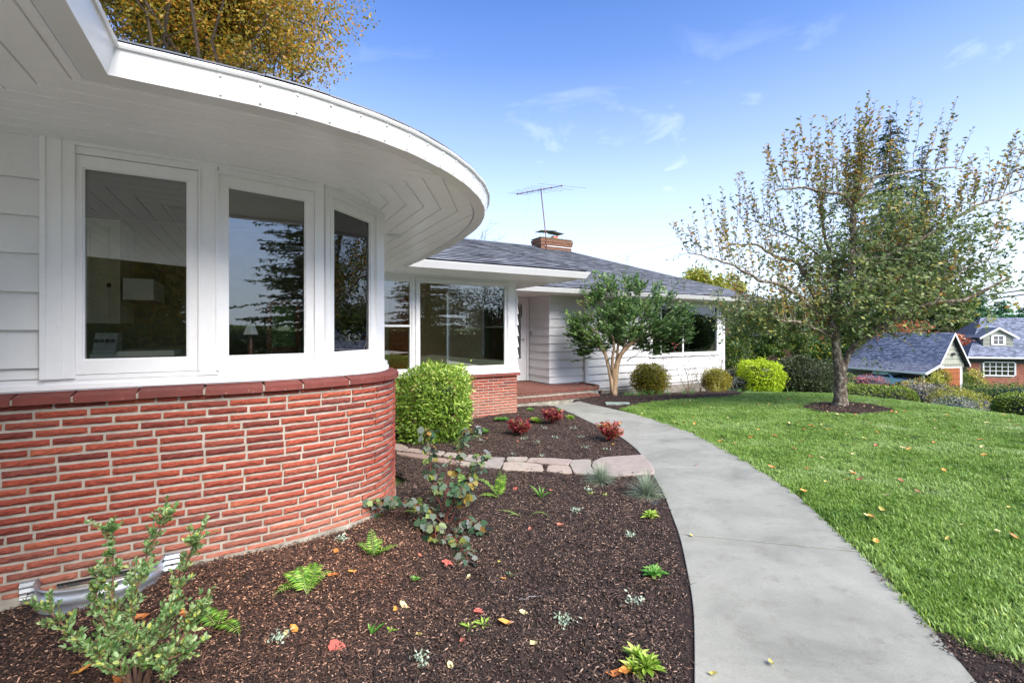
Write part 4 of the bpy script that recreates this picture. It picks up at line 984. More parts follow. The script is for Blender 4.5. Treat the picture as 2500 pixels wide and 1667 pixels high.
# picture window of the wing
F = MB()
for a in ((uw0-.15, uw0, zw0-.12, zw1+.1), (uw1, uw1+.13, zw0-.12, zw1+.1), (uw0, uw1, zw1, zw1+.1), (uw0, uw1, zw0-.12, zw0)): F.hbox(a[0], a[1], WV-.035, WV+.05, a[2], a[3])
F.hbox(uw0-.17, uw1+.15, WV-.06, WV-.036, zw0-.14, zw0-.10)
for a in (15.12, 16.02) if False else (15.60,): F.hbox(a-.03, a+.03, WV+.0, WV+.05, zw0, zw1)
F.hbox(14.4, 14.44, WV, WV+.05, zw0, zw1)
F = F.build('window', M['white'], HOUSE)
for a, b in ((uw0, 14.4), (14.44, 15.57), (15.63, uw1)): p_ = MB(); p_.hbox(a, b, WV+.02, WV+.025, zw0, zw1); p_.build('pane', M['glass'], F)
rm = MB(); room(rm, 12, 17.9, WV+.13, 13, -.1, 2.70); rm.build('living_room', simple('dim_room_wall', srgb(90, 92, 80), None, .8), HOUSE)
# vent opening, downspout, meter box, doorbell
v_ = MB(); v_.hbox(10.98, 11.62, WV-.015, WV+.02, -.56, -.42); v_.build('foundation_vent', simple('vent_frame', srgb(150, 120, 90), None, .8), HOUSE)
v_ = MB(); v_.hbox(11.05, 11.55, WV-.018, WV-.014, -.53, -.44); v_.build('vent_opening', M['dark'], HOUSE)
ds = MB(); ds.hbox(10.82, 10.93, WV-.10, WV-.025, -.42, 2.70); ds.build('downspout', M['white'], HOUSE)
ds = MB(); ds.lathe(W(10.875, WV-.062, -.75), [(.065, 0), (.065, .36), (.058, .36), (.058, .2)], 14); ds.build('downspout_boot', M['black'], HOUSE)
ds = MB(); ds.hbox(12.05, 12.2, WV-.10, WV-.02, .27, .45); ds.tube([W(12.12, WV-.05, .27), W(12.12, WV-.05, -.45), W(12.1, WV-.03, -.6)], .018); ds.build('meter_box', solid('grey_paint', srgb(176, 178, 180)), HOUSE)
ds = MB(); ds.hbox(WU0-.035, WU0-.018, 9.33, 9.37, 1.42, 1.56); ds.build('doorbell', M['black'], HOUSE)
# ------------------------------------------------------------------ flat eaves of bay and wing
def eave(line, ze=2.70, back_=1.3, prof=[(.12, 0), (.0, 0), (-.07, .115), (-.075, .125), (-.065, .13), (.12, .13)]):
    mg, _ = gutter('g', line, HOUSE, prof, ze); return mg
g_ = eave([Vector((3.60, 3.97)), Vector((7.49, 3.97)), Vector((7.49, 7.20)), Vector((19.0, 7.20)), Vector((19.0, 14))]); g_.build('eave_gutter', M['white'], HOUSE)
sf = MB()
sfo = empty('eave_soffit', W(6, 4.5, 2.7)); sfo.parent = HOUSE; sfo.location = W(6, 4.5, 2.7)-wl(HOUSE)
for k in range(7):
    d0, d1 = .12+.152*k, .12+.152*(k+1)-.005
    mb = MB(); mb.prism([W(*p).xy for p in [(3.70, 3.97+d0), (7.49-d0, 3.97+d0), (7.49-d1, 3.97+d1), (3.70, 3.97+d1)]], 2.702, 2.716); mb.build('soffit_board', M['soffit'], sfo)
    mb = MB(); mb.prism([W(*p).xy for p in [(7.49-d0, 3.97+d0), (7.49-d0, 7.2+d0), (7.49-d1, 7.2+d1), (7.49-d1, 3.97+d1)]], 2.702, 2.716); mb.build('soffit_board', M['soffit'], sfo)
    mb = MB(); mb.prism([W(*p).xy for p in [(7.49-d0, 7.2+d0), (19-d0, 7.2+d0), (19-d1, 7.2+d1), (7.49-d1, 7.2+d1)]], 2.702, 2.716); mb.build('soffit_board', M['soffit'], sfo)
mb = MB(); mb.prism([W(*p).xy for p in [(3.3, 3.99), (7.47, 3.99), (7.47, 7.22), (18.98, 7.22), (18.98, 9.5), (3.3, 9.5)]], 2.7165, 2.722); mb.build('soffit_backing', M['soffit'], sfo)
mb = MB()
for u_, v_ in ((7.6, 8.4), (8.3, 8.9)): mb.lathe(W(u_, v_, 2.66), [(.08, .04), (.10, .035), (.10, .02), (.05, .0)], 16)
mb.build('porch_light', M['white'], HOUSE)
# ------------------------------------------------------------------ shingled roofs
T = .40; ZR = 2.845
def roofz(d): return ZR+T*d
bmr = MB()
hipB = 3.18
bmr.add([W(3.3, 3.95, roofz(0)), W(7.51, 3.95, roofz(0)), W(7.51-hipB, 3.95+hipB, roofz(hipB)), W(3.3, 3.95+hipB, roofz(hipB)), W(7.51, 9.2, roofz(0)), W(7.51-hipB, 9.2+hipB, roofz(hipB))], [(0, 1, 2, 3), (1, 4, 5, 2)])
BR = bmr.build('bay_roof', M['roofing'], HOUSE)
def shingle_rows(v0, u0, uend, dmax, expo, width, obj_parent, limit, mat, mat_o, left=3.3, hipu=7.51, dz=.0, sign=1):
    sj = MB(); n = 0; rows = int(dmax/ (expo/math.sqrt(1+T*T)))
    step = dmax/rows
    for r__ in range(rows):
        d0 = step*r__; d1 = d0+step*1.25
        uR = hipu-d0*hipk; u = u0+(0 if r__ % 2 else -width/2)+random.uniform(-.04, .04); 
        while u < uR:
            a, b = max(u, left), min(u+width-.004, uR)
            if b-a > .02:
                b1 = min(b, hipu-d1*hipk); h = random.uniform(.014, .022)
                vs = [W(a, v0+d0, roofz(d0)+h-.004), W(b, v0+d0, roofz(d0)+h-.004), W(b, v0+d0, roofz(d0)+h+.006), W(a, v0+d0, roofz(d0)+h+.006), W(max(b1, a+.01), v0+d1, roofz(d1)+.003), W(a, v0+d1, roofz(d1)+.003)]
                fs = [(3, 2, 4, 5), (0, 3, 5), (1, 4, 2)]; bt_f = [(0, 1, 2, 3)]
                P_ = W((a+b)/2, v0+d0, roofz(d0)); px = 1250+FPX*P_.x/P_.y
                if n < limit and px > 1040:
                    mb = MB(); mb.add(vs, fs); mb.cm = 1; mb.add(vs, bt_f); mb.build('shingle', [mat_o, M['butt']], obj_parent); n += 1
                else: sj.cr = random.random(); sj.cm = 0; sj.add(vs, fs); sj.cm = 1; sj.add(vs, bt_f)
            u += width
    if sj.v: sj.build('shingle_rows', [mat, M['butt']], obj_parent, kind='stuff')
hipk = 1.0
shingle_rows(3.93, 3.3, 7.5, hipB, .135, .32, BR, 280, M['shingle_j'], M['shingle'])
hc = MB(); hc.tube([W(7.50, 3.96, roofz(.0)+.02), W(7.51-hipB, 3.95+hipB, roofz(hipB)+.02)], .022, 6); hc.tube([W(7.51-hipB, 3.95+hipB, roofz(hipB)+.02), W(3.3, 3.95+hipB, roofz(hipB)+.02)], .022, 6); hc.build('hip_cap', M['roofing'], BR)
bmr = MB(); hw = 5.95
bmr.add([W(5.0, 7.18, roofz(0)), W(19.02, 7.18, roofz(0)), W(19.02-hw, 7.18+hw, roofz(hw)), W(5.0, 7.18+hw, roofz(hw)), W(19.02, 7.18+2*hw, roofz(0)), W(5.0, 7.18+2*hw, roofz(0))], [(0, 1, 2, 3), (1, 4, 2), (2, 4, 5, 3)])
WR = bmr.build('wing_roof', M['roofing'], HOUSE)
shingle_rows(7.16, 5.0, 19.02, hw, .14, .32, WR, 0, M['shingle_j'], M['shingle'], left=5.0, hipu=19.02)
hc = MB(); hc.tube([W(19.01, 7.19, roofz(0)+.01), W(19.02-hw, 7.18+hw, roofz(hw)+.01), W(5, 7.18+hw, roofz(hw)+.01)], .03, 6); hc.build('ridge_cap', M['shingle_j'], WR)
# blank rear of the curved wing so that no sky shows through
mb = MB(); mb.hbox(-4.2, 2.3, 4.9, 5.0, -.3, 2.8); mb.hbox(-4.2, 2.35, .2, 5, 2.845, 2.87); mb.build('rear_wall', M['interior'], HOUSE)
# ------------------------------------------------------------------ chimney
ch = MB(); cu, cv = 12.2, 13.3
CP = at(1268, 575, 20.4); cu, cv = UV(CP.x, CP.y)
zt = at(1268, 552, 20.4).z; zb_ = 3.3
cw = .80; cd = .35
ch.hbox(cu-cw+.02, cu+cw-.02, cv-cd+.02, cv+cd-.02, zb_, zt); CH = ch.build('chimney', M['mortar'], HOUSE)
bj = MB(); rb = random.Random(5); z = zb_; k = 0
cm = simple('weathered_chimney_brick', srgb(132, 84, 66), srgb(98, 84, 66), .9, 11, .6, 60)
while z < zt-.05:
    ext = 0 if z < zt-.30 else (.05 if z > zt-.22 else .03)
    for (a0, a1, fixed, ax) in ((cu-cw, cu+cw, cv-cd, 'u'), (cv-cd, cv+cd, cu-cw, 'v'), (cv-cd, cv+cd, cu+cw, 'w')):
        x = a0-ext-(.1 if k % 2 else 0)
        while x < a1+ext:
            p0, p1 = max(x, a0-ext), min(x+.19, a1+ext); x += .20
            if p1-p0 < .02: continue
            bj.cr = rb.random(); j = rb.uniform(0, .012)
            if ax == 'u': bj.hbox(p0, p1, fixed-ext-j, fixed+.03, z, z+.052)
            elif ax == 'v': bj.hbox(fixed-ext-j, fixed+.03, p0, p1, z, z+.052)
            else: bj.hbox(fixed-.03, fixed+ext+j, p0, p1, z, z+.052)
    z += .062; k += 1
bj.build('brick_courses', cm, CH, kind='stuff')
mb = MB(); mb.hbox(cu-cw-.04, cu+cw+.04, cv-cd-.04, cv+cd+.04, zt-.02, zt+.02); mb.build('chimney_crown', simple('mossy_mortar', srgb(126, 118, 100), srgb(84, 88, 60), .95, 9), CH)
mb = MB(); mb.hbox(cu-.78*cw, cu+cw+.035, cv-cd-.035, cv-cd-.015, zt-.36, zt-.335); mb.build('metal_strap', M['white'], CH)
for a, w_, h in ((.12, .24, .16), (.55, .22, .06)):
    mb = MB(); mb.hbox(cu+a-w_/2, cu+a+w_/2, cv-w_/2, cv+w_/2, zt+.02, zt+.02+h); mb.build('flue', simple('flue_clay', srgb(186, 104, 84), None, .8), CH)
for a, w_, tl in ((-.32, .42, .10), (.20, .28, .03)):
    mb = MB(); Mx = Matrix.Translation(W(cu+a, cv, zt+.30+tl*.5)) @ Matrix.Rotation(hu, 4, 'Z') @ Matrix.Rotation(R(-4 if tl > .05 else 5), 4, 'Y')
    mb.box(-w_, w_, -.26, .26, -.008, .008, Mx)
    for sx in (-1, 1):
        for sy in (-1, 1): mb.tube([W(cu+a+sx*.22, cv+sy*.15, zt), W(cu+a+sx*.22, cv+sy*.15, zt+.29)], .008, 4)
    mb.build('chimney_cap', M['steel'], CH)
# antenna on its mast
ab = W(cu-cw+.26, cv-cd-.09, zt-.6); at_ = at(1242, 432, ab.y)
AN = empty('tv_antenna', ab, 'tall rusty television antenna mast strapped to the brick chimney', 'antenna')
mb = MB(); mb.tube([ab, Vector((at_.x, ab.y, at_.z))], .022, 6); mb.build('mast', M['rust'], AN)
L_, R_ = at(1188, 446, 20.6), at(1290, 427, 19.0)
mb = MB(); mb.tube([L_, R_], .016, 5); mb.build('boom', M['rust'], AN)
bd = (R_-L_).normalized(); sdn = Vector((.80, .55, -.28)).normalized()
for k, (f, h) in enumerate(((.0, .55), (.10, .60), (.24, .70), (.36, .8), (.50, .85), (.62, .95), (.78, 1.05), (1.0, 1.15))):
    c_ = L_.lerp(R_, f); mb = MB(); e1 = c_+Vector((.80*h, -.45*h, -.22*h)); e2 = c_-Vector((.80*h, -.45*h, -.22*h)); mb.tube([e1, e2], .006, 4); mb.build('element', M['alum'], AN)
    mb = MB(); mb.box(-.03, .03, -.03, .03, -.03, .03, Matrix.Translation(c_)); mb.build('insulator', M['rust'], AN)
mb = MB(); p0 = L_.lerp(R_, .30); mb.tube([p0, at(1200, 560, 20.2)], .006, 4); tag(mb.build('antenna_cable', M['alum']), 'thin grey lead hanging from the television antenna to the roof', 'cable')

# ------------------------------------------------------------------ kitchen behind the curved corner
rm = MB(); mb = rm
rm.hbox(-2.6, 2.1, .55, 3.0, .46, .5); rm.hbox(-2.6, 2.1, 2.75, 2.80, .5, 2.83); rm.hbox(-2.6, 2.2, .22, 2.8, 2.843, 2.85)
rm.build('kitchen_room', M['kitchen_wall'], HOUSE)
KD = 2.05
def kbox(mb, dx0, dx1, dy0, dy1, v0, v1):
    # box in the room whose near face spans the given sight lines at depth v0
    def uat(dx):
        a, _ = ray(dx, 0); return (a*(O[1]+V[1]*v0)-(O[0]+V[0]*v0))/(U[0]-a*U[1])
    u0_, u1_ = uat(dx0), uat(dx1); Y = W((u0_+u1_)/2, v0).y
    z1 = CZ+ray(0, dy0)[1]*Y; z0 = CZ+ray(0, dy1)[1]*Y; mb.hbox(u0_, u1_, v0, v1, z0, z1); return u0_, u1_, z0, z1
mb = MB(); kbox(mb, 150, 276, 500, 742, 1.9, 2.5); CB = tag(mb.build('wall_cabinet', M['cabinet']), 'cream kitchen wall cabinet with raised panel door seen through the casement', 'cabinet')
for x0, x1 in ((192, 206), (245, 250), (268, 276)): mb = MB(); kbox(mb, x0, x1, 520, 725, 1.885, 1.9); mb.build('door_rail', M['cabinet'], CB)
mb = MB(); u_, _, z_, _ = kbox(MB(), 244, 252, 650, 660, 1.87, 1.88); mb.lathe(W(u_+.02, 1.86, z_+.02), [(.012, -.02), (.02, 0), (.012, .02)], 8); mb.build('knob', M['black'], CB)
mb = MB(); u0_, u1_, z0, z1 = kbox(mb, 282, 352, 640, 665, 1.85, 2.5)
mb.prism([W(u0_, 1.85).xy, W(u1_, 1.85).xy, W(u1_, 2.5).xy, W(u0_, 2.5).xy], z0-.10, z0); tag(mb.build('range_hood', M['appliance']), 'pale range hood above the stove inside the kitchen', 'range hood')
mb = MB(); u0_, u1_, z0, z1 = kbox(mb, 206, 330, 812, 830, 1.75, 2.45); mb.hbox(u0_, u1_, 1.75, 2.45, .5, z0); STV = tag(mb.build('stove', M['appliance']), 'white kitchen stove with raised control panel seen through the casement', 'stove')
mb = MB(); a0, a1, b0, b1 = kbox(MB(), 208, 262, 765, 812, 1.9, 2.0); mb.add([W(a0, 1.95, b0), W(a1, 1.95, b0), W(a1, 2.05, b1), W(a0, 2.05, b1), W(a0, 2.2, b0), W(a1, 2.2, b0), W(a1, 2.2, b1), W(a0, 2.2, b1)], [(0, 1, 2, 3), (4, 7, 6, 5), (0, 3, 7, 4), (1, 5, 6, 2), (3, 2, 6, 7), (0, 4, 5, 1)]); CPn = mb.build('control_panel', M['appliance'], STV)
for f in (.15, .38, .62, .85): mb = MB(); mb.lathe(W(a0+(a1-a0)*f, 1.985, b0+(b1-b0)*.62), [(.018, 0), (.018, .02)], 10, Matrix.Rotation(hu, 4, 'Z') @ Matrix.Rotation(R(90), 4, 'X')); mb.build('knob', M['steel'], CPn)
mb = MB(); kbox(mb, 268, 400, 806, 818, 1.2, 1.7); mb.hbox(.2, 1.6, .62, 1.25, 1.30, 1.34); tag(mb.build('counter', M['appliance']), 'white kitchen counter top just inside the windows', 'counter')
# lamp and framed mirror behind the middle pane
lc = at(576, 800, 4.35); LMP = empty('table_lamp', lc, 'table lamp with white tapered shade and dark base inside the middle window', 'lamp')
lz0, lz1 = at(576, 768, 4.35).z, at(576, 742, 4.35).z
mb = MB(); mb.lathe(Vector((lc.x, lc.y, lz0)), [(.070, 0), (.030, lz1-lz0), (.028, lz1-lz0), (.066, 0)], 6); mb.build('lamp_shade', simple('lamp_shade_fabric', srgb(226, 228, 232), None, .7), LMP)
mb = MB(); mb.lathe(Vector((lc.x, lc.y, lz0-.24)), [(.05, 0), (.05, .02), (.02, .05), (.03, .12), (.012, .2), (.01, .3)], 10); mb.build('base', simple('lamp_base', srgb(96, 54, 40), None, .4), LMP)
mb = MB(); mb.hbox(.9, 1.75, 1.15, 1.6, 1.22, 1.255); tag(mb.build('window_shelf', simple('red_shelf', srgb(120, 40, 36), None, .5)), 'dark red ledge inside the middle window carrying the lamp', 'shelf')
mb = MB()
u0_, u1_, z0, z1 = kbox(MB(), 612, 690, 690, 806, 1.9, 1.95)
for a in ((u0_, u0_+.05, z0, z1), (u1_-.05, u1_, z0, z1), (u0_, u1_, z1-.05, z1), (u0_, u1_, z0, z0+.04)): mb.hbox(a[0], a[1], 1.9, 1.95, a[2], a[3])
IW = tag(mb.build('framed_window', M['wood_in']), 'orange timber framed opening deep inside behind the middle pane', 'window')
mb = MB(); mb.hbox(u0_+.05, u1_-.05, 1.93, 1.94, z0+.04, z1-.05); mb.build('pane', simple('far_garden_view', srgb(120, 160, 60), srgb(80, 110, 50), .5), IW)
mb = MB(); mb.hbox(-.2, 2.0, 1.0, 1.02, 1.15, 1.30); mb.build('kitchen_backsplash', M['tan'], HOUSE)
# ------------------------------------------------------------------ growing things: helpers
def wiggle(a, b, n, amp, r_=random, sag=0):
    a, b = Vector(a), Vector(b); L = (b-a).length; out = []
    for i in range(n+1):
        t = i/n; p = a.lerp(b, t); w_ = amp*L*math.sin(math.pi*t) if 0 < i < n else 0
        out.append(p+Vector((r_.uniform(-1, 1), r_.uniform(-1, 1), r_.uniform(-1, 1)))*w_+Vector((0, 0, -sag*L*4*t*(1-t))))
    return out
def np3(p): return np.array([p[0], p[1], p[2]])
def blob_points(c, rad, n, seed=0, clumps=14, cr=.45, shell=.55):
    r_ = np.random.default_rng(seed); c = np.array(c, float); rad = np.array(rad, float)
    cd = unit(r_.normal(size=(clumps, 3))); cc = cd*(r_.uniform(shell, 1.0, (clumps, 1)))
    k = r_.integers(0, clumps, n); sz = r_.uniform(.6, 1.15, clumps)
    off = unit(r_.normal(size=(n, 3)))*(r_.random((n, 1))**.45)*cr*sz[k][:, None]
    p = cc[k]+off
    return c+p*rad, unit(p/1.0)
def tree(name, base, h, crown_c, crown_r, mat, bark, label, cat='tree', n=9000, leaf=.14, seed=1, clumps=26, cr=.38, trunk_r=.2, group=None, up=.2, shell=.35, limbs=8):
    base = Vector(base); rr = random.Random(seed)
    T_ = empty(name, base, label, cat, group)
    cc = Vector(crown_c); mb = MB()
    top = Vector((cc[0], cc[1], cc[2]+crown_r[2]*.5))
    tr_ = wiggle(base-Vector((0, 0, .3)), top, 7, .03, rr); mb.tube(tr_, [trunk_r*(1-.85*i/7) for i in range(8)], 7)
    for k in range(limbs):
        t = rr.uniform(.35, .95); p = tr_[0].lerp(tr_[-1], t); a = rr.uniform(0, 6.28); e_ = cc+Vector((math.cos(a)*crown_r[0]*.8, math.sin(a)*crown_r[1]*.8, rr.uniform(-.3, .7)*crown_r[2]))
        lm = wiggle(p, e_, 5, .07, rr); mb.tube(lm, [trunk_r*.35*(1-.8*i/5) for i in range(6)], 5)
        for q in range(3):
            s_ = lm[rr.randint(2, 5)]; mb.tube(wiggle(s_, s_+Vector((rr.uniform(-1, 1), rr.uniform(-1, 1), rr.uniform(-.2, 1)))*crown_r[0]*.35, 3, .08, rr), [trunk_r*.1, trunk_r*.07, trunk_r*.04, trunk_r*.02], 4)
    mb.build('trunk', bark, T_, smooth_=True)
    P, nn = blob_points(crown_c, crown_r, n, seed, clumps, cr, shell)
    D = rdir(n, up); N_ = rdir(n, 1.2); L = leaf*rng.uniform(.6, 1.3, n)
    leaves('crown', P, D, N_, L, L*.62, mat, T_)
    return T_
def bush(name, base, w, d, h, mat, label, cat='shrub', cs=.74, n=2600, leaf=.045, seed=1, power=2.6, bark=None, group=None, shell=.80, clip=True, core=True, rndf=None, zoff=.0, aspect=.55, stems=6):
    base = Vector(base); T_ = empty(name, base, label, cat, group); r_ = np.random.default_rng(seed); rr = random.Random(seed)
    q = unit(r_.normal(size=(n, 3))); m = (np.abs(q)**power).sum(1)**(-1/power)
    rad = (1-(1-shell)*r_.random(n)**1.4*(1 if clip else 1.5)); 
    lump = 1+.05*np.sin(q[:, 0]*9+seed)+.05*np.sin(q[:, 1]*8+2*seed)+.04*np.sin(q[:, 2]*11+seed)
    rad = rad*np.where(r_.random(n) < .07, 1+.16*r_.random(n), 1); lump += .035*np.sin(q[:, 0]*23+seed*3)*np.sin(q[:, 1]*19)+.03*np.sin(q[:, 2]*27)
    P = q*(m*rad*lump)[:, None]*np.array([w/2, d/2, h/2])+np.array([base.x, base.y, base.z+h/2+zoff])
    D = unit(q*.8+rdir(n, .35)); N_ = unit(q+rdir(n, .6)*.7); L = leaf*r_.uniform(.6, 1.3, n)
    rnd = r_.random(n)*.75+.25*np.clip((P[:, 2]-base.z)/h, 0, 1) if rndf is None else rndf(P, base, h, r_)
    leaves('foliage', P, D, N_, L, L*aspect, mat, T_, rnd=rnd)
    mb = MB()
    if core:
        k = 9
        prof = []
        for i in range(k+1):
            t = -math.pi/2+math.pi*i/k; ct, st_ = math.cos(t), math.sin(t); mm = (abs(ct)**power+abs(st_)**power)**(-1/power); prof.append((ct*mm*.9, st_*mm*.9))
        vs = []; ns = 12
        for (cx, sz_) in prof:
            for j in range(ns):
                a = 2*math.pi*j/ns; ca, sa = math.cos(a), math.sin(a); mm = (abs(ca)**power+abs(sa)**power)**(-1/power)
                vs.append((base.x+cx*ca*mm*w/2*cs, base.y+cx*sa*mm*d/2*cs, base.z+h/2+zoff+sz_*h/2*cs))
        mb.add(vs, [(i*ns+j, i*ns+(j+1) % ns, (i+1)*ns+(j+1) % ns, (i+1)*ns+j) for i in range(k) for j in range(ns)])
        mb.build('shade_core', M['twigs'], T_)
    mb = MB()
    for k in range(stems):
        a = rr.uniform(0, 6.28); e_ = base+Vector((math.cos(a)*w*.33, math.sin(a)*d*.33, h*.6)); mb.tube(wiggle(base+Vector((math.cos(a)*w*.08, math.sin(a)*d*.08, -.05)), e_, 4, .06, rr), [.012*h, .01*h, .008*h, .006*h, .003*h], 5)
    mb.build('stem', bark or M['bark_dark'], T_); return T_
M['twigs'] = leafmat('shade_core_dark', [(0, srgb(18, 20, 12)), (1, srgb(30, 32, 20))], trans=0)  # painted near black: solid cores stand in for shade inside shrubs and hedges
def conifer(name, base, h, w, label, mat, seed=1, whorls=26, per=9, seglen=.5, trunk_r=.3, droop=.25, group=None, leaf=.5, start=.08, cat='conifer', density=8):
    base = Vector(base); T_ = empty(name, base, label, cat, group); rr = random.Random(seed); r_ = np.random.default_rng(seed)
    mb = MB(); mb.tube([base-Vector((0, 0, .5)), base+Vector((0, 0, h*.5)), base+Vector((0, 0, h))], [trunk_r, trunk_r*.55, .02], 7); mb.build('trunk', M['bark_dark'], T_, smooth_=True)
    P, D, Ls = [], [], []; br = MB()
    for i in range(whorls):
        t = start+(1-start)*i/whorls; z = h*t; rad = w/2*(1-t)**.8*rr.uniform(.75, 1.15)+.1
        for k in range(per):
            a = rr.uniform(0, 6.28); L = rad*rr.uniform(.55, 1.15); dz = -droop*L*rr.uniform(.5, 1.5)+.12*L
            dirn = Vector((math.cos(a), math.sin(a), 0)); p0 = base+Vector((0, 0, z+rr.uniform(-.3, .3)))
            n = max(4, int(L/leaf*density)); tt = np.sort(r_.random(n))**.7
            pts = np.array([np3(p0+dirn*(L*x)+Vector((0, 0, dz*x*x))) for x in tt])
            side = np.array([-math.sin(a), math.cos(a), 0])
            sg = r_.choice([-1, 1], n)[:, None]; lat = (r_.random(n)*.25*L*(1-tt*.7))[:, None]
            P.append(pts+side*sg*lat+r_.normal(size=(n, 3))*.03*leaf); D.append(np.array(np3(dirn))*.6+side*sg*.7+np.array([0, 0, -.25])+r_.normal(size=(n, 3))*.25); Ls.append(leaf*r_.uniform(.5, 1.1, n)*(1-.4*t))
            if i % 2 == 0 and k % 2 == 0: br.tube([p0, p0+dirn*L*.9+Vector((0, 0, dz*.8))], [trunk_r*.14, .01], 4)
    if br.v: br.build('branch', M['bark_dark'], T_)
    P = np.concatenate(P); D = np.concatenate(D); Ls = np.concatenate(Ls)
    leaves('crown', P, D, rdir(len(P), 1.5), Ls, Ls*.34, mat, T_); return T_

# ------------------------------------------------------------------ the old apple tree on the lawn
TB = on(1930, 934)
APP = empty('apple_tree', TB, 'old spreading fruit tree with lichened forked trunk and upright shoots standing on the lawn', 'tree')
ra = random.Random(21)
Y0 = TB.y
def P_(dx, dy, dY=0): return at(dx, dy, Y0+dY)
tk = MB(); 
tk.tube([TB-Vector((0, 0, .15)), TB+Vector((0, 0, .03)), P_(1931, 912), P_(1929, 880), P_(1930, 850), P_(1923, 820), P_(1920, 790), P_(1915, 760), P_(1908, 735)], [.20, .165, .13, .118, .122, .09, .085, .08, .085], 12)
tk.tube([P_(1934, 862), P_(1938, 842), P_(1948, 815), P_(1960, 796), P_(1982, 776, -.15), P_(2022, 752, -.4), P_(2060, 730, -.6), P_(2105, 708, -.8), P_(2150, 695, -1.0), P_(2215, 690, -1.1), P_(2255, 671, -1.2), P_(2318, 638, -1.4)], [.08, .072, .068, .066, .064, .06, .055, .050, .044, .038, .032, .02], 9)
o = tk.build('trunk', M['bark_apple'], APP, smooth_=True)
limbs = [
 [(1908, 736, 0, .085), (1889, 715, .1, .07), (1868, 678, .2, .062), (1853, 636, .3, .056), (1829, 602, .3, .05), (1778, 588, .3, .042), (1740, 562, .3, .03), (1673, 560, .2, .016)],
 [(1904, 736, 0, .07), (1872, 722, -.2, .055), (1837, 680, -.4, .048), (1799, 657, -.6, .042), (1740, 640, -.7, .034), (1703, 619, -.8, .028), (1644, 594, -.9, .020), (1581, 581, -.9, .010)],
 [(1906, 732, .1, .075), (1925, 690, .4, .06), (1926, 640, .6, .055), (1900, 569, .8, .042), (1887, 506, .9, .032), (1890, 450, .9, .02)],
 [(1908, 730, .0, .085), (1935, 680, 0, .08), (1958, 610, -.1, .075), (1961, 548, -.1, .07), (1959, 493, -.1, .066), (1970, 440, -.1, .055), (1972, 405, -.1, .05), (1974, 370, -.1, .045)],
 [(1959, 480, -.1, .05), (1938, 447, -.2, .04), (1883, 438, -.3, .034), (1820, 430, -.4, .026), (1780, 440, -.5, .014)],
 [(1966, 470, -.1, .05), (2010, 409, .2, .036), (2094, 394, .4, .03), (2195, 384, .5, .016)],
 [(1960, 600, -.1, .055), (2030, 590, -.4, .046), (2100, 560, -.5, .04), (2178, 515, -.6, .036), (2241, 473, -.6, .03), (2304, 452, -.6, .024), (2380, 425, -.6, .014)],
 [(1915, 776, 0, .045), (1890, 765, -.2, .035), (1858, 750, -.5, .028), (1830, 738, -.6, .024), (1790, 735, -.8, .014)],
 [(1906, 738, 0, .05), (1875, 724, .4, .035), (1830, 728, .8, .028), (1780, 722, 1.1, .02), (1735, 735, 1.2, .010)],
 [(2051, 731, -.6, .04), (2075, 690, -.5, .03), (2060, 640, -.4, .025), (2100, 600, -.3, .014)],
 [(2150, 695, -1.0, .03), (2170, 650, -1.0, .022), (2215, 615, -1.0, .016), (2290, 590, -1.0, .010)],
 [(1950, 640, .2, .04), (2010, 655, .8, .022), (2080, 640, 1.2, .024), (2150, 655, 1.4, .012)],
 [(1850, 640, .3, .03), (1800, 690, .0, .022), (1740, 690, -.2, .016), (1690, 705, -.3, .008)],
 [(1926, 640, .6, .03), (1850, 560, 1.1, .024), (1770, 520, 1.3, .018), (1700, 500, 1.4, .010)],
 [(2022, 752, -.4, .03), (2060, 770, -.7, .02), (2110, 765, -.9, .010)]]
LP = []
br = MB()
for l in limbs:
    pts = [P_(a, b, c) for a, b, c, r_ in l]; rad = [q[3] for q in l]; fine = []; fr = []
    for i in range(len(pts)-1):
        for k in range(4):
            t = k/4; p = pts[i].lerp(pts[i+1], t)+Vector((ra.uniform(-1, 1), ra.uniform(-1, 1), ra.uniform(-1, 1)))*.025; fine.append(p if i+k else pts[i]); fr.append(.85*(rad[i]*(1-t)+rad[i+1]*t))
    fine.append(pts[-1]); fr.append(rad[-1]); br.tube(fine, fr, 7)
    for p, r__ in zip(fine, fr): LP.append((p, r__))
br.build('limb', M['bark_apple'], APP, smooth_=True)
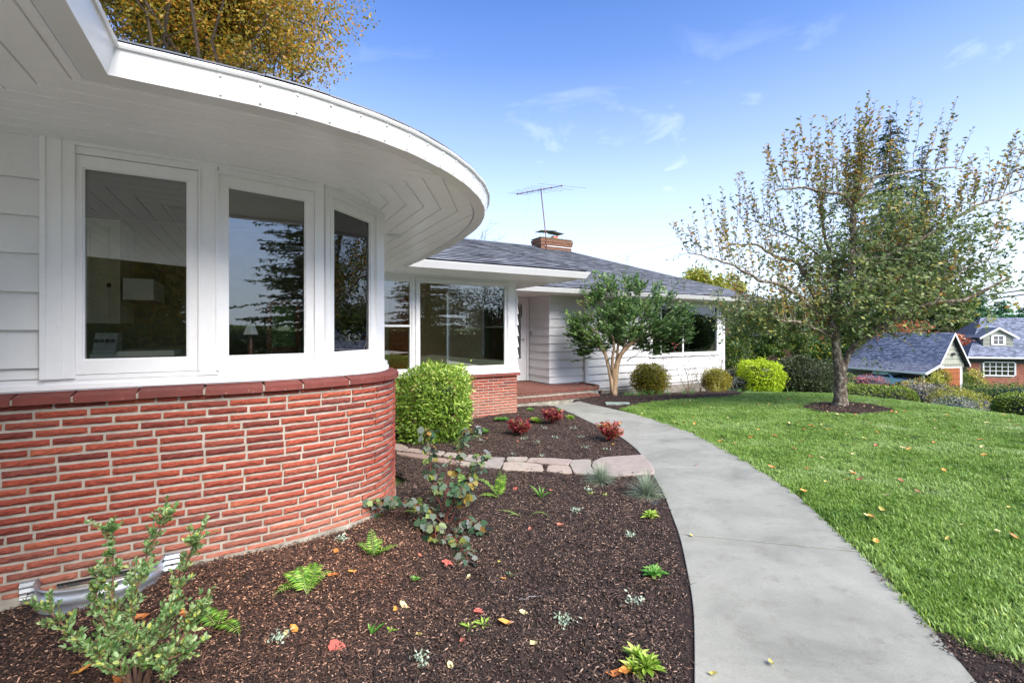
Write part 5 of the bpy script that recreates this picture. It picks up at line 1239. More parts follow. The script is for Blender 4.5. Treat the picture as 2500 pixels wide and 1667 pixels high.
# twigs: knotty side growth and long upright shoots
tw = MB(); lp, ld, ll, lr = [], [], [], []      # leaves of the body
sp, sd_, sl_n, sr = [], [], [], []
def addleaf(p, d, L, r__, S=False):
    (sp if S else lp).append(np3(p)); (sd_ if S else ld).append(np3(d)); (sl_n if S else ll).append(L); (sr if S else lr).append(r__)
for p, r__ in LP:
    if r__ > .07: continue
    for k in range(ra.choice([1, 2, 2, 3])):       # knotty twigs
        d = Vector((ra.uniform(-1, 1), ra.uniform(-1, 1), ra.uniform(-.7, .8))).normalized(); L = ra.uniform(.2, .55)
        t_ = wiggle(p, p+d*L, 3, .12, ra); tw.tube(t_, [.007, .0055, .004, .002], 3, False)
        for q in range(ra.randint(2, 6)):
            s = t_[ra.randint(1, 3)]; addleaf(s+Vector((ra.uniform(-.06, .06),)*3), (ra.uniform(-1, 1), ra.uniform(-1, 1), ra.uniform(-.8, .3)), ra.uniform(.05, .085), ra.random()*.8+ (.2 if ra.random() < .15 else 0))
    px = 1250/K+FPX/K*p.x/p.y; py = HOR/K-FPX/K*(p.z-CZ)/p.y
    ns = 3 if py < 470 else (3 if py < 600 else 1)
    if px < 1720: ns = 3
    for k in range(ns):
        if ra.random() < (.1 if py < 560 else .35): continue
        lean = (px-1960)/400*.35
        d = Vector((lean+ra.uniform(-.22, .22), ra.uniform(-.3, .3), 1)).normalized(); L = ra.uniform(.55, 1.5)*(1.15 if py < 460 else .95)
        top = py-L*FPX/K/p.y
        lim = 150 if px > 1960 else 180+(1960-px)*.85
        if px > 2260: lim = 215
        if top < lim: L *= max(.25, (py-lim)/(py-top))
        t_ = wiggle(p, p+d*L, 4, .025, ra); tw.tube(t_, [.0065, .0055, .0045, .0035, .0015], 3, False)
        n = int(L*ra.uniform(12, 24))
        for q in range(n):
            t = (q+ra.random())/n; t = .12+.88*t; i = min(3, int(t*4)); s = t_[i].lerp(t_[i+1], t*4-i)
            a = ra.uniform(0, 6.28); addleaf(s, (math.cos(a), math.sin(a), ra.uniform(.1, .9)), ra.uniform(.065, .115), ra.random(), True)
# dense body of foliage low in the crown
def bodyleaves(cx, cy, dY, sx, sy, sz, n, yel=0.0):
    c_ = P_(cx, cy, dY)
    for k in range(int(n/9)):
        o_ = c_+Vector((ra.gauss(0, sx*.5), ra.gauss(0, sy*.5), ra.gauss(0, sz*.5)))
        d = Vector((ra.uniform(-1, 1), ra.uniform(-1, 1), ra.uniform(-.5, .6))).normalized(); t_ = [o_, o_+d*.15, o_+d*.3]; tw.tube(t_, [.005, .004, .002], 3, False)
        for q in range(9): addleaf(t_[0].lerp(t_[2], ra.random())+Vector((ra.uniform(-.07, .07), ra.uniform(-.07, .07), ra.uniform(-.07, .07))), (ra.uniform(-1, 1), ra.uniform(-1, 1), ra.uniform(-.9, .3)), ra.uniform(.065, .115), min(1, ra.random()*.75+yel*ra.random()))
for a in ((2010, 620, .2, 1.5, 1.2, 1.0, 5200), (2060, 560, .3, 1.2, 1.2, .9, 2600), (1960, 690, 0, 1.0, 1.0, .7, 2600), (2080, 680, -.5, 1.5, 1.0, .55, 2600, .3), (1800, 730, .3, 1.25, .8, .45, 2600, .25), (1720, 715, .2, .8, .6, .4, 900, .3),
          (1980, 500, .1, 1.3, 1.0, .8, 900, .2), (2180, 600, -.6, .9, .6, .5, 900), (1850, 600, .3, 1.0, .8, .6, 900, .2), (2240, 520, -.7, .8, .5, .5, 500), (2000, 450, .1, 1.6, .9, .4, 500, .4), (1990, 760, -.2, .5, .6, .2, 300, .4), (2290, 650, -1.2, .6, .4, .4, 260)): bodyleaves(*a)
tw.build('twigs', M['bark_apple'], APP)
n = len(lp); leaves('crown', lp, ld, rdir(n, .8), np.array(ll), np.array(ll)*.55, M['l_apple'], APP, rnd=np.array(lr))
n = len(sp); leaves('shoot_leaves', sp, sd_, rdir(n, .8), np.array(sl_n), np.array(sl_n)*.5, M['l_sprout'], APP, rnd=np.array(sr))

# ------------------------------------------------------------------ crape myrtle by the wing
MBs = pos(1408, 6.6); MY = MBs.y
MYR = empty('crape_myrtle', MBs, 'multi stemmed crape myrtle with smooth tan trunks and green crown before the white wing', 'tree')
def PM(dx, dy, dY=0): return at(dx, dy, MY+dY)
mb = MB()
for l in ([(1410, 912, 0, .105), (1412, 870, 0, .09), (1420, 820, 0, .07), (1438, 800, 0, .055), (1470, 770, -.1, .036), (1500, 745, -.2, .025)],
          [(1408, 905, 0, .08), (1402, 860, 0, .06), (1390, 810, .1, .042), (1375, 770, .1, .034), (1350, 745, .2, .02)],
          [(1412, 880, 0, .06), (1405, 830, -.1, .045), (1412, 795, -.1, .034), (1406, 765, .1, .022), (1398, 735, .3, .012)],
          [(1418, 840, 0, .05), (1436, 790, .1, .04), (1440, 760, .3, .024), (1437, 725, .4, .012)],
          [(1414, 850, 0, .045), (1420, 790, .2, .035), (1425, 740, .3, .028), (1450, 680, .3, .015)],
          [(1440, 798, 0, .03), (1480, 775, .2, .022), (1530, 750, .3, .012)], [(1390, 815, .1, .025), (1360, 780, .0, .016), (1325, 760, -.1, .008)]):
    pts = [PM(a, b, c) for a, b, c, r__ in l]; mb.tube(smoothline([Vector(p) for p in pts], 1), list(np.interp(np.linspace(0, 1, 2*len(pts)), np.linspace(0, 1, len(pts)), [q[3] for q in l])), 9)
mb.build('trunk', M['bark_myrtle'], MYR, smooth_=True)
mb = MB()
dk = wiggle(PM(1440, 830), PM(1478, 800, .1), 4, .06); mb.tube(dk, [.016, .013, .01, .007, .004], 5); mb.tube(wiggle(dk[2], PM(1500, 790), 3, .08), [.007, .005, .003, .002], 4); mb.build('dead_branch', M['bark_dark'], MYR)
rm_ = random.Random(4); P, D, L_, Rn = [], [], [], []; mb = MB()
cl_ = [(1520, 735, -.1, .5), (1480, 700, .1, .5), (1560, 745, .1, .4), (1430, 680, .1, .5), (1340, 720, .0, .4), (1425, 775, .2, .36), (1455, 765, .0, .38), (1405, 760, .1, .4), (1350, 800, .1, .34), (1385, 790, .2, .34), (1500, 795, .1, .36), (1545, 765, .2, .4), (1468, 785, .3, .32), (1340, 740, .2, .45), (1400, 700, 0, .6), (1450, 710, -.1, .6), (1500, 720, 0, .6), (1550, 725, .2, .5), (1370, 755, -.1, .45), (1430, 735, -.3, .55), (1490, 745, -.2, .5), (1345, 775, .1, .35), (1400, 640, .2, .5), (1460, 640, .2, .5), (1520, 670, .3, .5), (1560, 700, .3, .35), (1330, 760, .1, .3), (1440, 700, .4, .6), (1395, 715, .5, .5), (1515, 765, 0, .3), (1365, 665, .1, .35)]
for cx, cy, dY, rr_ in cl_:
    c_ = PM(cx, cy+(24 if cy < 760 else 8), dY)
    for k in range(40):
        o_ = c_+Vector((rm_.gauss(0, rr_*.42), rm_.gauss(0, rr_*.42), rm_.gauss(0, rr_*.30))); d = (o_-PM(1430, 800)).normalized()*.7+Vector((rm_.uniform(-.5, .5), rm_.uniform(-.5, .5), rm_.uniform(-.1, .5))); d.normalize(); Ls = rm_.uniform(.15, .4)
        mb.tube([o_-d*Ls*.3, o_+d*Ls], [.004, .0015], 3, False)
        for q in range(15):
            t = q/15; a = 1 if q % 2 else -1; s_ = d.cross(Vector((0, 0, 1))).normalized(); P.append(np3(o_+d*Ls*t)); D.append(np3(s_*a+d*.5+Vector((0, 0, rm_.uniform(-.2, .4))))); L_.append(rm_.uniform(.065, .105)); Rn.append(min(1, rm_.random()*.8+.2*max(0, (o_.z-c_.z)/rr_)))
for k in range(30):                             # wispy upright shoots over the gutter
    x = rm_.choice([1345, 1370, 1395, 1400, 1430, 1435, 1440, 1455, 1480, 1500, 1515, 1545, 1570]); b_ = PM(x, 665, rm_.uniform(-.2, .3)); h = rm_.uniform(.3, .75)*(1.35 if 1425 < x < 1450 else 1); d = Vector((rm_.uniform(-.2, .5) if x > 1450 else rm_.uniform(-.35, .2), 0, 1)).normalized()
    t_ = wiggle(b_, b_+d*h, 4, .04, rm_); mb.tube(t_, [.005, .004, .003, .002, .001], 3, False)
    for q in range(int(h*38)):
        t = rm_.random(); i = min(3, int(t*4)); a = rm_.uniform(0, 6.28); P.append(np3(t_[i].lerp(t_[i+1], t*4-i))); D.append(np.array([math.cos(a), math.sin(a), .4])); L_.append(rm_.uniform(.03, .055)*(1.1-t*.4)); Rn.append(rm_.random())
mb.build('twigs', M['bark_dark'], MYR); leaves('crown', P, D, rdir(len(P), 1.0), np.array(L_), np.array(L_)*.62, M['l_myrtle'], MYR, tpl=OVAL, rnd=np.array(Rn))
P = [np3(PM(x, y, -.35)+Vector((rm_.gauss(0, .10), 0, rm_.gauss(0, .035)))) for x, y in ((1330, 697), (1345, 690), (1355, 725), (1360, 770), (1560, 690), (1585, 690)) for k in range(26)]
leaves('seed_heads', P, rdir(len(P), .5), rdir(len(P)), .022, .016, M['l_reddish'], MYR, kind='stuff')

# ------------------------------------------------------------------ shrubs along the wing
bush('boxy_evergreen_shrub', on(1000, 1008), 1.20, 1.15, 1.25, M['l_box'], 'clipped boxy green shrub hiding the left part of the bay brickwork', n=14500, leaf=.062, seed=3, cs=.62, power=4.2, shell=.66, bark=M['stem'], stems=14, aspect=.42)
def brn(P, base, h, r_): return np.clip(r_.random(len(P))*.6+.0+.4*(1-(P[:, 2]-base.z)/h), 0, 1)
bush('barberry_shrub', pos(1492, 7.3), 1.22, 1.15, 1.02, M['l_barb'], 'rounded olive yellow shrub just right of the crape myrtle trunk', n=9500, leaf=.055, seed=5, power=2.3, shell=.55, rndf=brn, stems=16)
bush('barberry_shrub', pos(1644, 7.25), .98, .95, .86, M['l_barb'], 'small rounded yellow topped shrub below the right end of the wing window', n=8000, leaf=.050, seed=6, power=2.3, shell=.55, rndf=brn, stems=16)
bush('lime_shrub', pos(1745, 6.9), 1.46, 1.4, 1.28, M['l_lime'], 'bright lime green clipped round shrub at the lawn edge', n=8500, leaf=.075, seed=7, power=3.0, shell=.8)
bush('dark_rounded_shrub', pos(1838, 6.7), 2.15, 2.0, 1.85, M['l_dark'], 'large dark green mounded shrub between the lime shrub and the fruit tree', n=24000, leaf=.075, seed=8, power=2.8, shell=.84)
bush('grey_shrub', pos(1703, 7.3), .9, .85, .66, M['l_grey'], 'low grey leaved shrub tucked behind the lime green shrub', n=1200, leaf=.04, seed=9)
bush('heather_shrub', pos(1690, 7.9), 1.1, .8, 1.0, M['l_heath'], 'dull reddish grey shrub under the big broad leaved shrub', n=1200, leaf=.04, seed=10, shell=.6)
# broad leaved evergreen mass at the corner of the wing
cb0 = pos(1760, 8.3); CAM = empty('rhododendron', cb0, 'tall spreading broad leaved evergreen at the right corner of the wing', 'shrub')
P = []; Dn = []
for k, (x, y, yy, a, b) in enumerate(((1690, 790, 0, .55, .7), (1700, 740, 0, .6, .55), (1745, 760, .2, .7, .6), (1790, 770, .2, .7, .5), (1835, 785, .4, .6, .45), (1770, 800, 0, .6, .35), (1680, 840, -.1, .4, .5), (1850, 800, .4, .45, .3), (1730, 720, .3, .6, .35), (1800, 740, .5, .6, .4))):
    c_ = at(x, y, cb0.y+yy); p, d = blob_points(np3(c_), (a*1.3, .8, b*1.15), 2000, 40+k, 9, .5, .4); P.append(p); Dn.append(d)
P = np.concatenate(P); n = len(P); leaves('foliage', P, rdir(n, -.1), rdir(n, 1.2), rng.uniform(.09, .15, n), rng.uniform(.036, .055, n), M['l_camel'], CAM)
mb = MB(); rr = random.Random(8)
for x, y in ((1700, 760), (1740, 770), (1790, 780), (1840, 790), (1690, 820), (1760, 750)): mb.tube(wiggle(cb0+Vector((rr.uniform(-.2, .2), 0, -.1)), at(x, y, cb0.y), 5, .07, rr), [.06, .05, .045, .035, .025, .012], 6)
mb.build('stem', M['bark_dark'], CAM)
# thin roses in front of the wing window
def rose(base, tips, label, blooms=()):
    T_ = empty('rose_bush', base, label, 'rose'); mb = MB(); P = []; D = []; rr = random.Random(len(tips)+int(base.x*10))
    for t_ in tips:
        w_ = wiggle(base, t_, 5, .05, rr); mb.tube(w_, [.012, .010, .008, .006, .004, .003], 4)
        for q in range(34):
            t = rr.uniform(.3, 1); i = min(4, int(t*5)); s = w_[i].lerp(w_[i+1], t*5-i); o_ = s+Vector((rr.uniform(-1, 1), rr.uniform(-1, 1), rr.uniform(-.5, 1)))*.13; mb.tube([s, o_], [.003, .0015], 3, False)
            for z in range(3): P.append(np3(o_+Vector((rr.uniform(-.03, .03),)*3))); D.append((rr.uniform(-1, 1), rr.uniform(-1, 1), rr.uniform(-.4, .6)))
    mb.build('stem', M['stem'], T_); leaves('foliage', P, D, rdir(len(P), 1), rng.uniform(.03, .05, len(P)), rng.uniform(.02, .03, len(P)), M['l_dark'], T_)
    for b in blooms:
        f_ = MB()
        for rr__ in (0, 1, 2):
            for k in range(5):
                a = k*1.2566+rr__*.6; d = Vector((math.cos(a), math.sin(a), .5+rr__*.6)).normalized(); s_ = d.cross(Vector((0, 0, 1))).normalized(); q = Vector(b); L = .055-rr__*.010
                f_.add([q, q+d*L*.6+s_*L*.45, q+d*L+Vector((0, 0, .01)), q+d*L*.6-s_*L*.45], [(0, 1, 2, 3)])
        f_.build('flower', M['rose'], T_)
RY = pos(1580, 7.6).y
rb0 = pos(1580, 7.6)
rose(rb0, [at(1550, 838, RY), at(1570, 800, RY), at(1590, 815, RY), at(1600, 840, RY)], 'sparse leggy rose bush with bare stems below the wing window')
rose(pos(1608, 7.6), [at(1618, 858, RY), at(1598, 850, RY), at(1630, 862, RY)], 'small bare twiggy rose right of the leggy one')
rose(pos(1508, 7.85), [at(1470, 820, RY+.3), at(1500, 800, RY+.3), at(1525, 812, RY+.3), at(1552, 792, RY+.3)], 'tall rose with pink flowers behind the olive yellow shrub', [at(1545, 791, RY+.2), at(1556, 793, RY+.2), at(1549, 799, RY+.2), at(1551, 786, RY+.2)])
rose(pos(1652, 7.9), [at(1640, 835, RY+.6), at(1625, 815, RY+.6), at(1655, 800, RY+.6), at(1660, 825, RY+.6), at(1636, 790, RY+.6)], 'dark leaved rose against the corner board of the wing')

# ------------------------------------------------------------------ small plants: generators
def blades(name, base, n, Lr, Wd, mat, label, cat, spread=1.0, arch=.6, seed=1, segs=4, up=1.0, group=None, leanto=None):
    base = Vector(base); T_ = empty(name, base, label, cat, group); rr = random.Random(seed); v = []; f = []; rn = []
    for k in range(n):
        a = rr.uniform(0, 6.28); el_ = rr.uniform(.15, 1.45)*up; L = rr.uniform(*Lr); d = Vector((math.cos(a)*math.cos(el_)*spread, math.sin(a)*math.cos(el_)*spread, math.sin(el_)))
        if leanto: d += Vector(leanto)*rr.random()
        d.normalize(); s_ = d.cross(Vector((0, 0, 1))); s_ = s_.normalized() if s_.length > .05 else Vector((1, 0, 0)); p = base+Vector((rr.uniform(-.02, .02), rr.uniform(-.02, .02), 0)); b0 = len(v); r__ = rr.random()
        for i in range(segs+1):
            t = i/segs; w_ = Wd*(1-t)**.6*(.5 if i == 0 else 1)
            v += [p+s_*w_/2, p-s_*w_/2]
            if i < segs:
                f.append((b0+2*i, b0+2*i+1, b0+2*i+3, b0+2*i+2)); rn.append(r__)
            d = (d+Vector((0, 0, -arch/segs))).normalized(); p = p+d*L/segs
    npmesh('foliage', [tuple(q) for q in v], f, rn, mat, T_)
    mb = MB(); mb.lathe(base-Vector((0, 0, .02)), [(.012, 0), (.015, .02), (.006, .05)], 6); mb.build('stem', M['stem_green'], T_); return T_
def rosette(name, base, n, Lr, aspect, mat, label, cat='plant', elev=(.1, 1.2), seed=1, tpl=OVAL, group=None, heads=1, rad=.0):
    base = Vector(base); T_ = empty(name, base, label, cat, group); rr = random.Random(seed); P, D, N_, L = [], [], [], []
    mb = MB()
    for h in range(heads):
        a0 = rr.uniform(0, 6.28); c_ = base+Vector((math.cos(a0), math.sin(a0), 0))*rad*(rr.random() if h else 0)+Vector((0, 0, rr.uniform(.01, .04) if heads > 1 else .01)); mb.tube([base-Vector((0, 0, .02)), c_+Vector((0, 0, .01))], [.006, .004], 4)
        for k in range(n):
            a = k*2.399+rr.uniform(-.2, .2); e_ = elev[0]+(elev[1]-elev[0])*k/n+rr.uniform(-.1, .1); d = (math.cos(a)*math.cos(e_), math.sin(a)*math.cos(e_), math.sin(e_)); P.append(np3(c_)); D.append(d); N_.append((-math.cos(a)*math.sin(e_), -math.sin(a)*math.sin(e_), math.cos(e_))); L.append(rr.uniform(*Lr)*(1-.35*k/n))
    leaves('foliage', P, D, np.array(N_)+rdir(len(P))*.15, np.array(L), np.array(L)*aspect, mat, T_, tpl=tpl, rnd=rng.random(len(P)))
    mb.build('stem', M['stem_green'], T_); return T_
def fern(base, fronds, label, seed=1, W0=.050):
    base = Vector(base); T_ = empty('fern', base, label, 'fern'); rr = random.Random(seed); P, D, N_, L = [], [], [], []
    for (tip, lift) in fronds:
        tip = Vector(tip); mid = base.lerp(tip, .5)+Vector((0, 0, lift)); mb = MB(); pts = []
        for i in range(15):
            t = i/14; pts.append(base*(1-t)**2+mid*2*t*(1-t)+tip*t*t)
        mb.tube(pts, [.0035*(1-.6*i/14) for i in range(15)], 4); mb.build('stem', M['stem_green'], T_)
        Lf = (tip-base).length; n = max(12, int(Lf*78))
        for k in range(n):
            t = .12+.88*k/n; i = min(13, int(t*14)); p = pts[i].lerp(pts[i+1], t*14-i); d = (pts[i+1]-pts[i]).normalized(); s_ = d.cross(Vector((0, 0, 1))).normalized(); upv = s_.cross(d)
            w_ = W0*math.sin(math.pi*min(1, t*.86+.16))**.7*(1.15-.35*t)*min(1.2, Lf/.25+.3)
            for sg in (-1, 1): P.append(np3(p)); D.append(np3(s_*sg+d*.22+Vector((0, 0, rr.uniform(-.12, .1))))); N_.append(np3(upv)); L.append(w_*rr.uniform(.88, 1.08))
    leaves('frond', P, D, N_, np.array(L), np.array(L)*.20, M['l_fern'], T_, tpl=DIAM); return T_
def seedling(base, label, mat, n=26, r_=.05, L=.02, seed=1, cat='seedling', group=None, hgt=.05):
    base = Vector(base); T_ = empty('seedling', base, label, cat, group); rr = np.random.default_rng(seed); P = np.array(np3(base))+np.concatenate([rr.normal(size=(n*3, 2))*r_, rr.random((n*3, 1))*hgt], 1)
    leaves('foliage', P, rdir(n*3, .3), rdir(n*3, 1.2), L*rr.uniform(.6, 1.3, n*3), L*.6, mat, T_, tpl=OVAL)
    mb = MB()
    for k in range(5): q = P[rr.integers(0, n*3)]; mb.tube([base-Vector((0, 0, .01)), Vector(q)], [.0025, .0015], 3)
    mb.build('stem', M['stem_green'], T_); return T_
def nandina(base, w, h, mat, label, seed=1):
    base = Vector(base); T_ = empty('nandina', base, label, 'shrub'); rr = random.Random(seed); mb = MB(); P, D = [], []
    for k in range(30):
        a = rr.uniform(0, 6.28); e_ = base+Vector((math.cos(a)*w*.5*rr.uniform(.3, 1), math.sin(a)*w*.5*rr.uniform(.3, 1), h*rr.uniform(.45, 1))); w_ = wiggle(base, e_, 3, .06, rr, sag=-.1); mb.tube(w_, [.004, .0035, .003, .002], 4)
        for q in range(17):
            t = rr.uniform(.35, 1.05); i = min(2, int(min(t, .99)*3)); s = w_[i].lerp(w_[i+1], min(t, .99)*3-i); P.append(np3(s+Vector((rr.uniform(-.03, .03), rr.uniform(-.03, .03), rr.uniform(-.02, .02))))); D.append((math.cos(a)+rr.uniform(-1, 1), math.sin(a)+rr.uniform(-1, 1), rr.uniform(-.3, .7)))
    mb.build('stem', M['stem_red'], T_); n = len(P); leaves('foliage', P, D, rdir(n, 1), rng.uniform(.045, .07, n)*w/.3, rng.uniform(.017, .026, n)*w/.3, mat, T_, tpl=OVAL); return T_

# the tangle in the planting beds
LMK = [('the steel window well', 230, 1390), ('the leafy foreground shrub', 300, 1500), ('the fanned fern', 705, 1320), ('the yellow green fern', 860, 1245), ('the sprawling lobed shrub', 1030, 1200), ('the flat narrow fern fronds', 1180, 1180), ('the sprouting strap leaved plant', 1240, 1130), ('the left blue grass tuft', 1380, 1095), ('the right blue grass tuft', 1480, 1125), ('the drooping yellow green plant', 1495, 1190), ('the rosette with the bare stick', 1510, 1320), ('the large lime rosette', 1490, 1530), ('the ragged weeds', 1095, 1440), ('the upright green sprout', 853, 1450), ('the round leaved seedling', 950, 1330), ('the crimson nandina', 1194, 990), ('the purple nandina', 1268, 965), ('the pink nandina', 1400, 1000), ('the row of flagstones', 1250, 1065), ('the foot of the curved wall', 790, 1215), ('the boxy shrub', 1000, 1005), ('the turquoise strip', 425, 1490)]
def near_phrase(x, y):
    n_, lx, ly = min(LMK, key=lambda q: (q[1]-x)**2+((q[2]-y)*1.4)**2); dx, dy = x-lx, (y-ly)*1.4
    d = math.hypot(dx, dy)
    if d < 22: return 'touching '+n_
    far = ' well' if d > 90 else ' just'
    if abs(dx) > abs(dy): r__ = 'left of ' if dx < 0 else 'right of '
    else: r__ = 'behind ' if dy < 0 else 'in front of '
    return far.strip()+' '+r__+n_
nandina(on(1194, 1000), .38, .28, M['l_red'], 'crimson leaved nandina in the mulch, the middle one of three', 1)
nandina(on(1268, 975), .36, .30, M['l_purp'], 'purple red nandina nearest the bay and the porch steps', 2)
nandina(on(1400, 1014), .40, .30, M['l_red2'], 'pink and yellow nandina beside the concrete path', 3)
blades('blue_fescue', on(1380, 1108), 700, (.16, .32), .0042, M['l_fescue'], 'grey blue tuft of grass touching the flagstones, left of the two', 'grass tuft', 1.0, .9, 11)
blades('blue_fescue', on(1485, 1140), 760, (.17, .33), .0042, M['l_fescue'], 'grey blue tuft of grass against the path edge, right of the two', 'grass tuft', 1.0, .9, 12)
blades('daylily', pos(1648, 6.6), 60, (.35, .62), .016, M['l_day'], 'straw yellow arching daylily clump under the small round shrub', 'plant', 1.1, 1.1, 13)
blades('daylily', pos(1812, 6.0), 30, (.3, .5), .016, M['l_ros2'], 'fresh green strappy clump between lime shrub and dark shrub', 'plant', 1.0, .8, 14)
for k, (x, y, w_) in enumerate(((1440, 6.3, .3), (1465, 6.0, .35), (1500, 6.2, .35), (1535, 6.2, .4), (1570, 6.3, .35), (1590, 6.4, .3), (1700, 6.3, .35), (1722, 6.2, .3), (1452, 6.4, .3), (1482, 6.2, .3), (1518, 6.3, .3))):
    blades('low_border_grass', pos(x, y), 80, (.14, .32), .008, M['l_ros2'], ['low green grassy clump along the foundation bed below the wing'][0], 'plant', 1.2, 1.0, 20+k, group='green clumps edging the foundation bed')
rosette('primrose', on(1110, 998), 22, (.07, .11), .36, M['l_ros2'], 'low green rosette plant beside the boxy shrub', seed=2, heads=8, rad=.14, elev=(.3, 1.4))
rosette('primrose', on(1151, 968), 22, (.07, .11), .36, M['l_ros2'], 'green rosette plant right under the bay brickwork', seed=3, heads=7, rad=.12, elev=(.3, 1.4))
rosette('primrose', on(1198, 985), 22, (.08, .12), .36, M['l_ros2'], 'green rosette plant just behind the crimson nandina', seed=4, heads=8, rad=.14, elev=(.3, 1.4))
rosette('hellebore', on(1232, 972), 24, (.09, .14), .34, M['l_ros'], 'pale yellow green plant between two nandinas near the bay corner', seed=5, heads=7, rad=.10, elev=(.3, 1.4))
rosette('hellebore', on(1216, 945), 20, (.06, .10), .36, M['l_ros2'], 'dark green leafy plant at the foot of the bay corner', seed=6, heads=4, rad=.08, elev=(.3, 1.3))
rosette('hellebore', on(1284, 947), 20, (.07, .11), .34, M['l_ros2'], 'small green plant on the path edge near the steps', seed=7, heads=4, rad=.09, elev=(.3, 1.3))
rosette('hellebore', on(1312, 963), 20, (.07, .11), .34, M['l_ros'], 'low yellow green plant on the path edge behind the purple nandina', seed=8, heads=4, rad=.10)
rosette('foxglove', on(1492, 1545), 30, (.05, .10), .30, M['l_ros'], 'large lime green rosette at the bottom edge of the bed beside the path', seed=9, heads=6, rad=.075, elev=(.1, 1.4))
rosette('foxglove', on(1509, 1326), 20, (.05, .10), .34, M['l_ros2'], 'green rosette with a bare pale stem lying left of it', seed=10, heads=3, rad=.05)
tag(tube_o := (lambda m: (m.tube(wiggle(on(1508, 1330)+Vector((0, 0, .02)), on(1462, 1342)+Vector((0, 0, .012)), 6, .05), [.006, .007, .006, .005, .004, .003, .002], 6), m.build('woody_stick', M['stem']))[1])(MB()), 'bare pale woody stick lying beside the green rosette', 'stick')
rosette('foxglove', on(1492, 1193), 18, (.06, .10), .28, M['l_ros'], 'drooping yellow green plant below the right grass tuft', seed=11, heads=3, rad=.06, elev=(-.1, .9))
rosette('daylily_sprout', on(1242, 1146), 8, (.13, .23), .15, M['l_ros2'], 'sprouting strap leaved bulb plant in the mulch below the flagstones', seed=12, elev=(.5, 1.5))
rosette('green_sprout', on(853, 1462), 5, (.06, .11), .26, M['l_ros2'], 'single upright green sprout in the mulch towards the bottom middle', seed=13, elev=(.7, 1.5))
rosette('strawberry_seedling', on(950, 1335), 7, (.03, .05), .75, M['l_ros2'], 'small round leaved green seedling in the mulch centre', 'seedling', seed=14, elev=(.3, 1.1))
rosette('strawberry_seedling', on(1358, 1136), 6, (.03, .05), .7, M['l_ros'], 'round leaved seedling above the middle of the lower bed', 'seedling', seed=15, elev=(.1, .9))
rosette('strawberry_seedling', on(1390, 1140), 5, (.03, .05), .7, M['l_ros'], 'round leaved seedling between the strappy plant and right tuft', 'seedling', seed=16, elev=(.1, .9))
rosette('green_sprout', on(1078, 1446), 8, (.04, .08), .3, M['l_ros'], 'ragged green weed with broad leaves low in the bed', 'seedling', seed=17, elev=(.1, .8))
rosette('green_sprout', on(1110, 1440), 7, (.04, .09), .3, M['l_ros'], 'ragged toothed weed beside a pale orange leaf', 'seedling', seed=18, elev=(.1, .7))
rosette('green_sprout', on(896, 1453), 4, (.03, .06), .4, M['l_ros'], 'tiny pale leaf sprout right of the upright green sprout', 'seedling', seed=19, elev=(.1, .7))
rosette('green_sprout', on(1172, 1326), 7, (.03, .06), .4, M['l_ribes'], 'small blue green sprout with a reddish stem in mid bed', 'seedling', seed=20, elev=(.1, 1))
def gd(x, y, ox=0, oy=0, z=.0):
    p = on(x, y); return p+Vector((0, 0, z))
def frond(bx, by, tx, ty, dY=0, lift=.08, z=.03):
    b = on(bx, by); a = at(tx, ty, b.y+dY); a.z = max(a.z, g(a.x, a.y)+z); return (a, lift)
fern(on(858, 1276), [frond(858, 1276, 852, 1212, .05, .02), frond(858, 1276, 818, 1248, 0, .05), frond(858, 1276, 917, 1250, .05, .03), frond(858, 1276, 878, 1236, .1, .05), frond(858, 1276, 830, 1262, -.1, .03), frond(858, 1276, 893, 1262, -.08, .022)], 'yellow green fern in the mulch beside the curved wall foot', 1)
fern(on(705, 1365), [frond(705, 1365, 650, 1318, .1, .10), frond(705, 1365, 685, 1300, .15, .08), frond(705, 1365, 742, 1296, .15, .10), frond(705, 1365, 765, 1312, .1, .08), frond(705, 1365, 722, 1290, .25, .08)], 'fern with fanned fronds in the mulch left of centre', 2)
fern(on(687, 1348), [frond(687, 1348, 627, 1388, -.12, .06, .01)], 'lone arching fern frond below the fanned fern', 3, .055)
fern(on(1145, 1142), [frond(1145, 1142, 1149, 1078, .05, .01), frond(1145, 1142, 1092, 1102, .0, .12), frond(1145, 1142, 1100, 1143, -.1, .04), frond(1145, 1142, 1160, 1086, .15, .05)], 'fern with one upright frond just below the flagstones', 4)
fern(on(958, 1180), [frond(958, 1180, 965, 1140, .1, .03), frond(958, 1180, 925, 1195, -.05, .04), frond(958, 1180, 985, 1160, .1, .05)], 'fern peeping out behind the sprawling lobed shrub', 5)
fern(on(1068, 1130), [frond(1068, 1130, 1055, 1085, .1, .05), frond(1068, 1130, 1100, 1098, .1, .05), frond(1068, 1130, 1040, 1110, 0, .05), frond(1068, 1130, 1060, 1148, -.1, .03)], 'pale green fern among the upper stems of the lobed shrub', 6)
fern(on(1198, 1188), [frond(1198, 1188, 1140, 1172, .05, .05, .02), frond(1198, 1188, 1165, 1185, -.05, .05, .02)], 'flat narrow fern fronds lying on the mulch, left pair', 7, .022)
fern(on(1216, 1186), [frond(1216, 1186, 1265, 1198, -.05, .10, .0)], 'single narrow arching fern frond curling down to the right', 8, .022)
fern(on(500, 1440), [frond(500, 1440, 440, 1417, .1, .06), frond(500, 1440, 552, 1474, -.1, .08), frond(500, 1440, 480, 1470, -.05, .04), frond(500, 1440, 520, 1412, .1, .05)], 'fern in the mulch right of the leafy foreground shrub', 9)
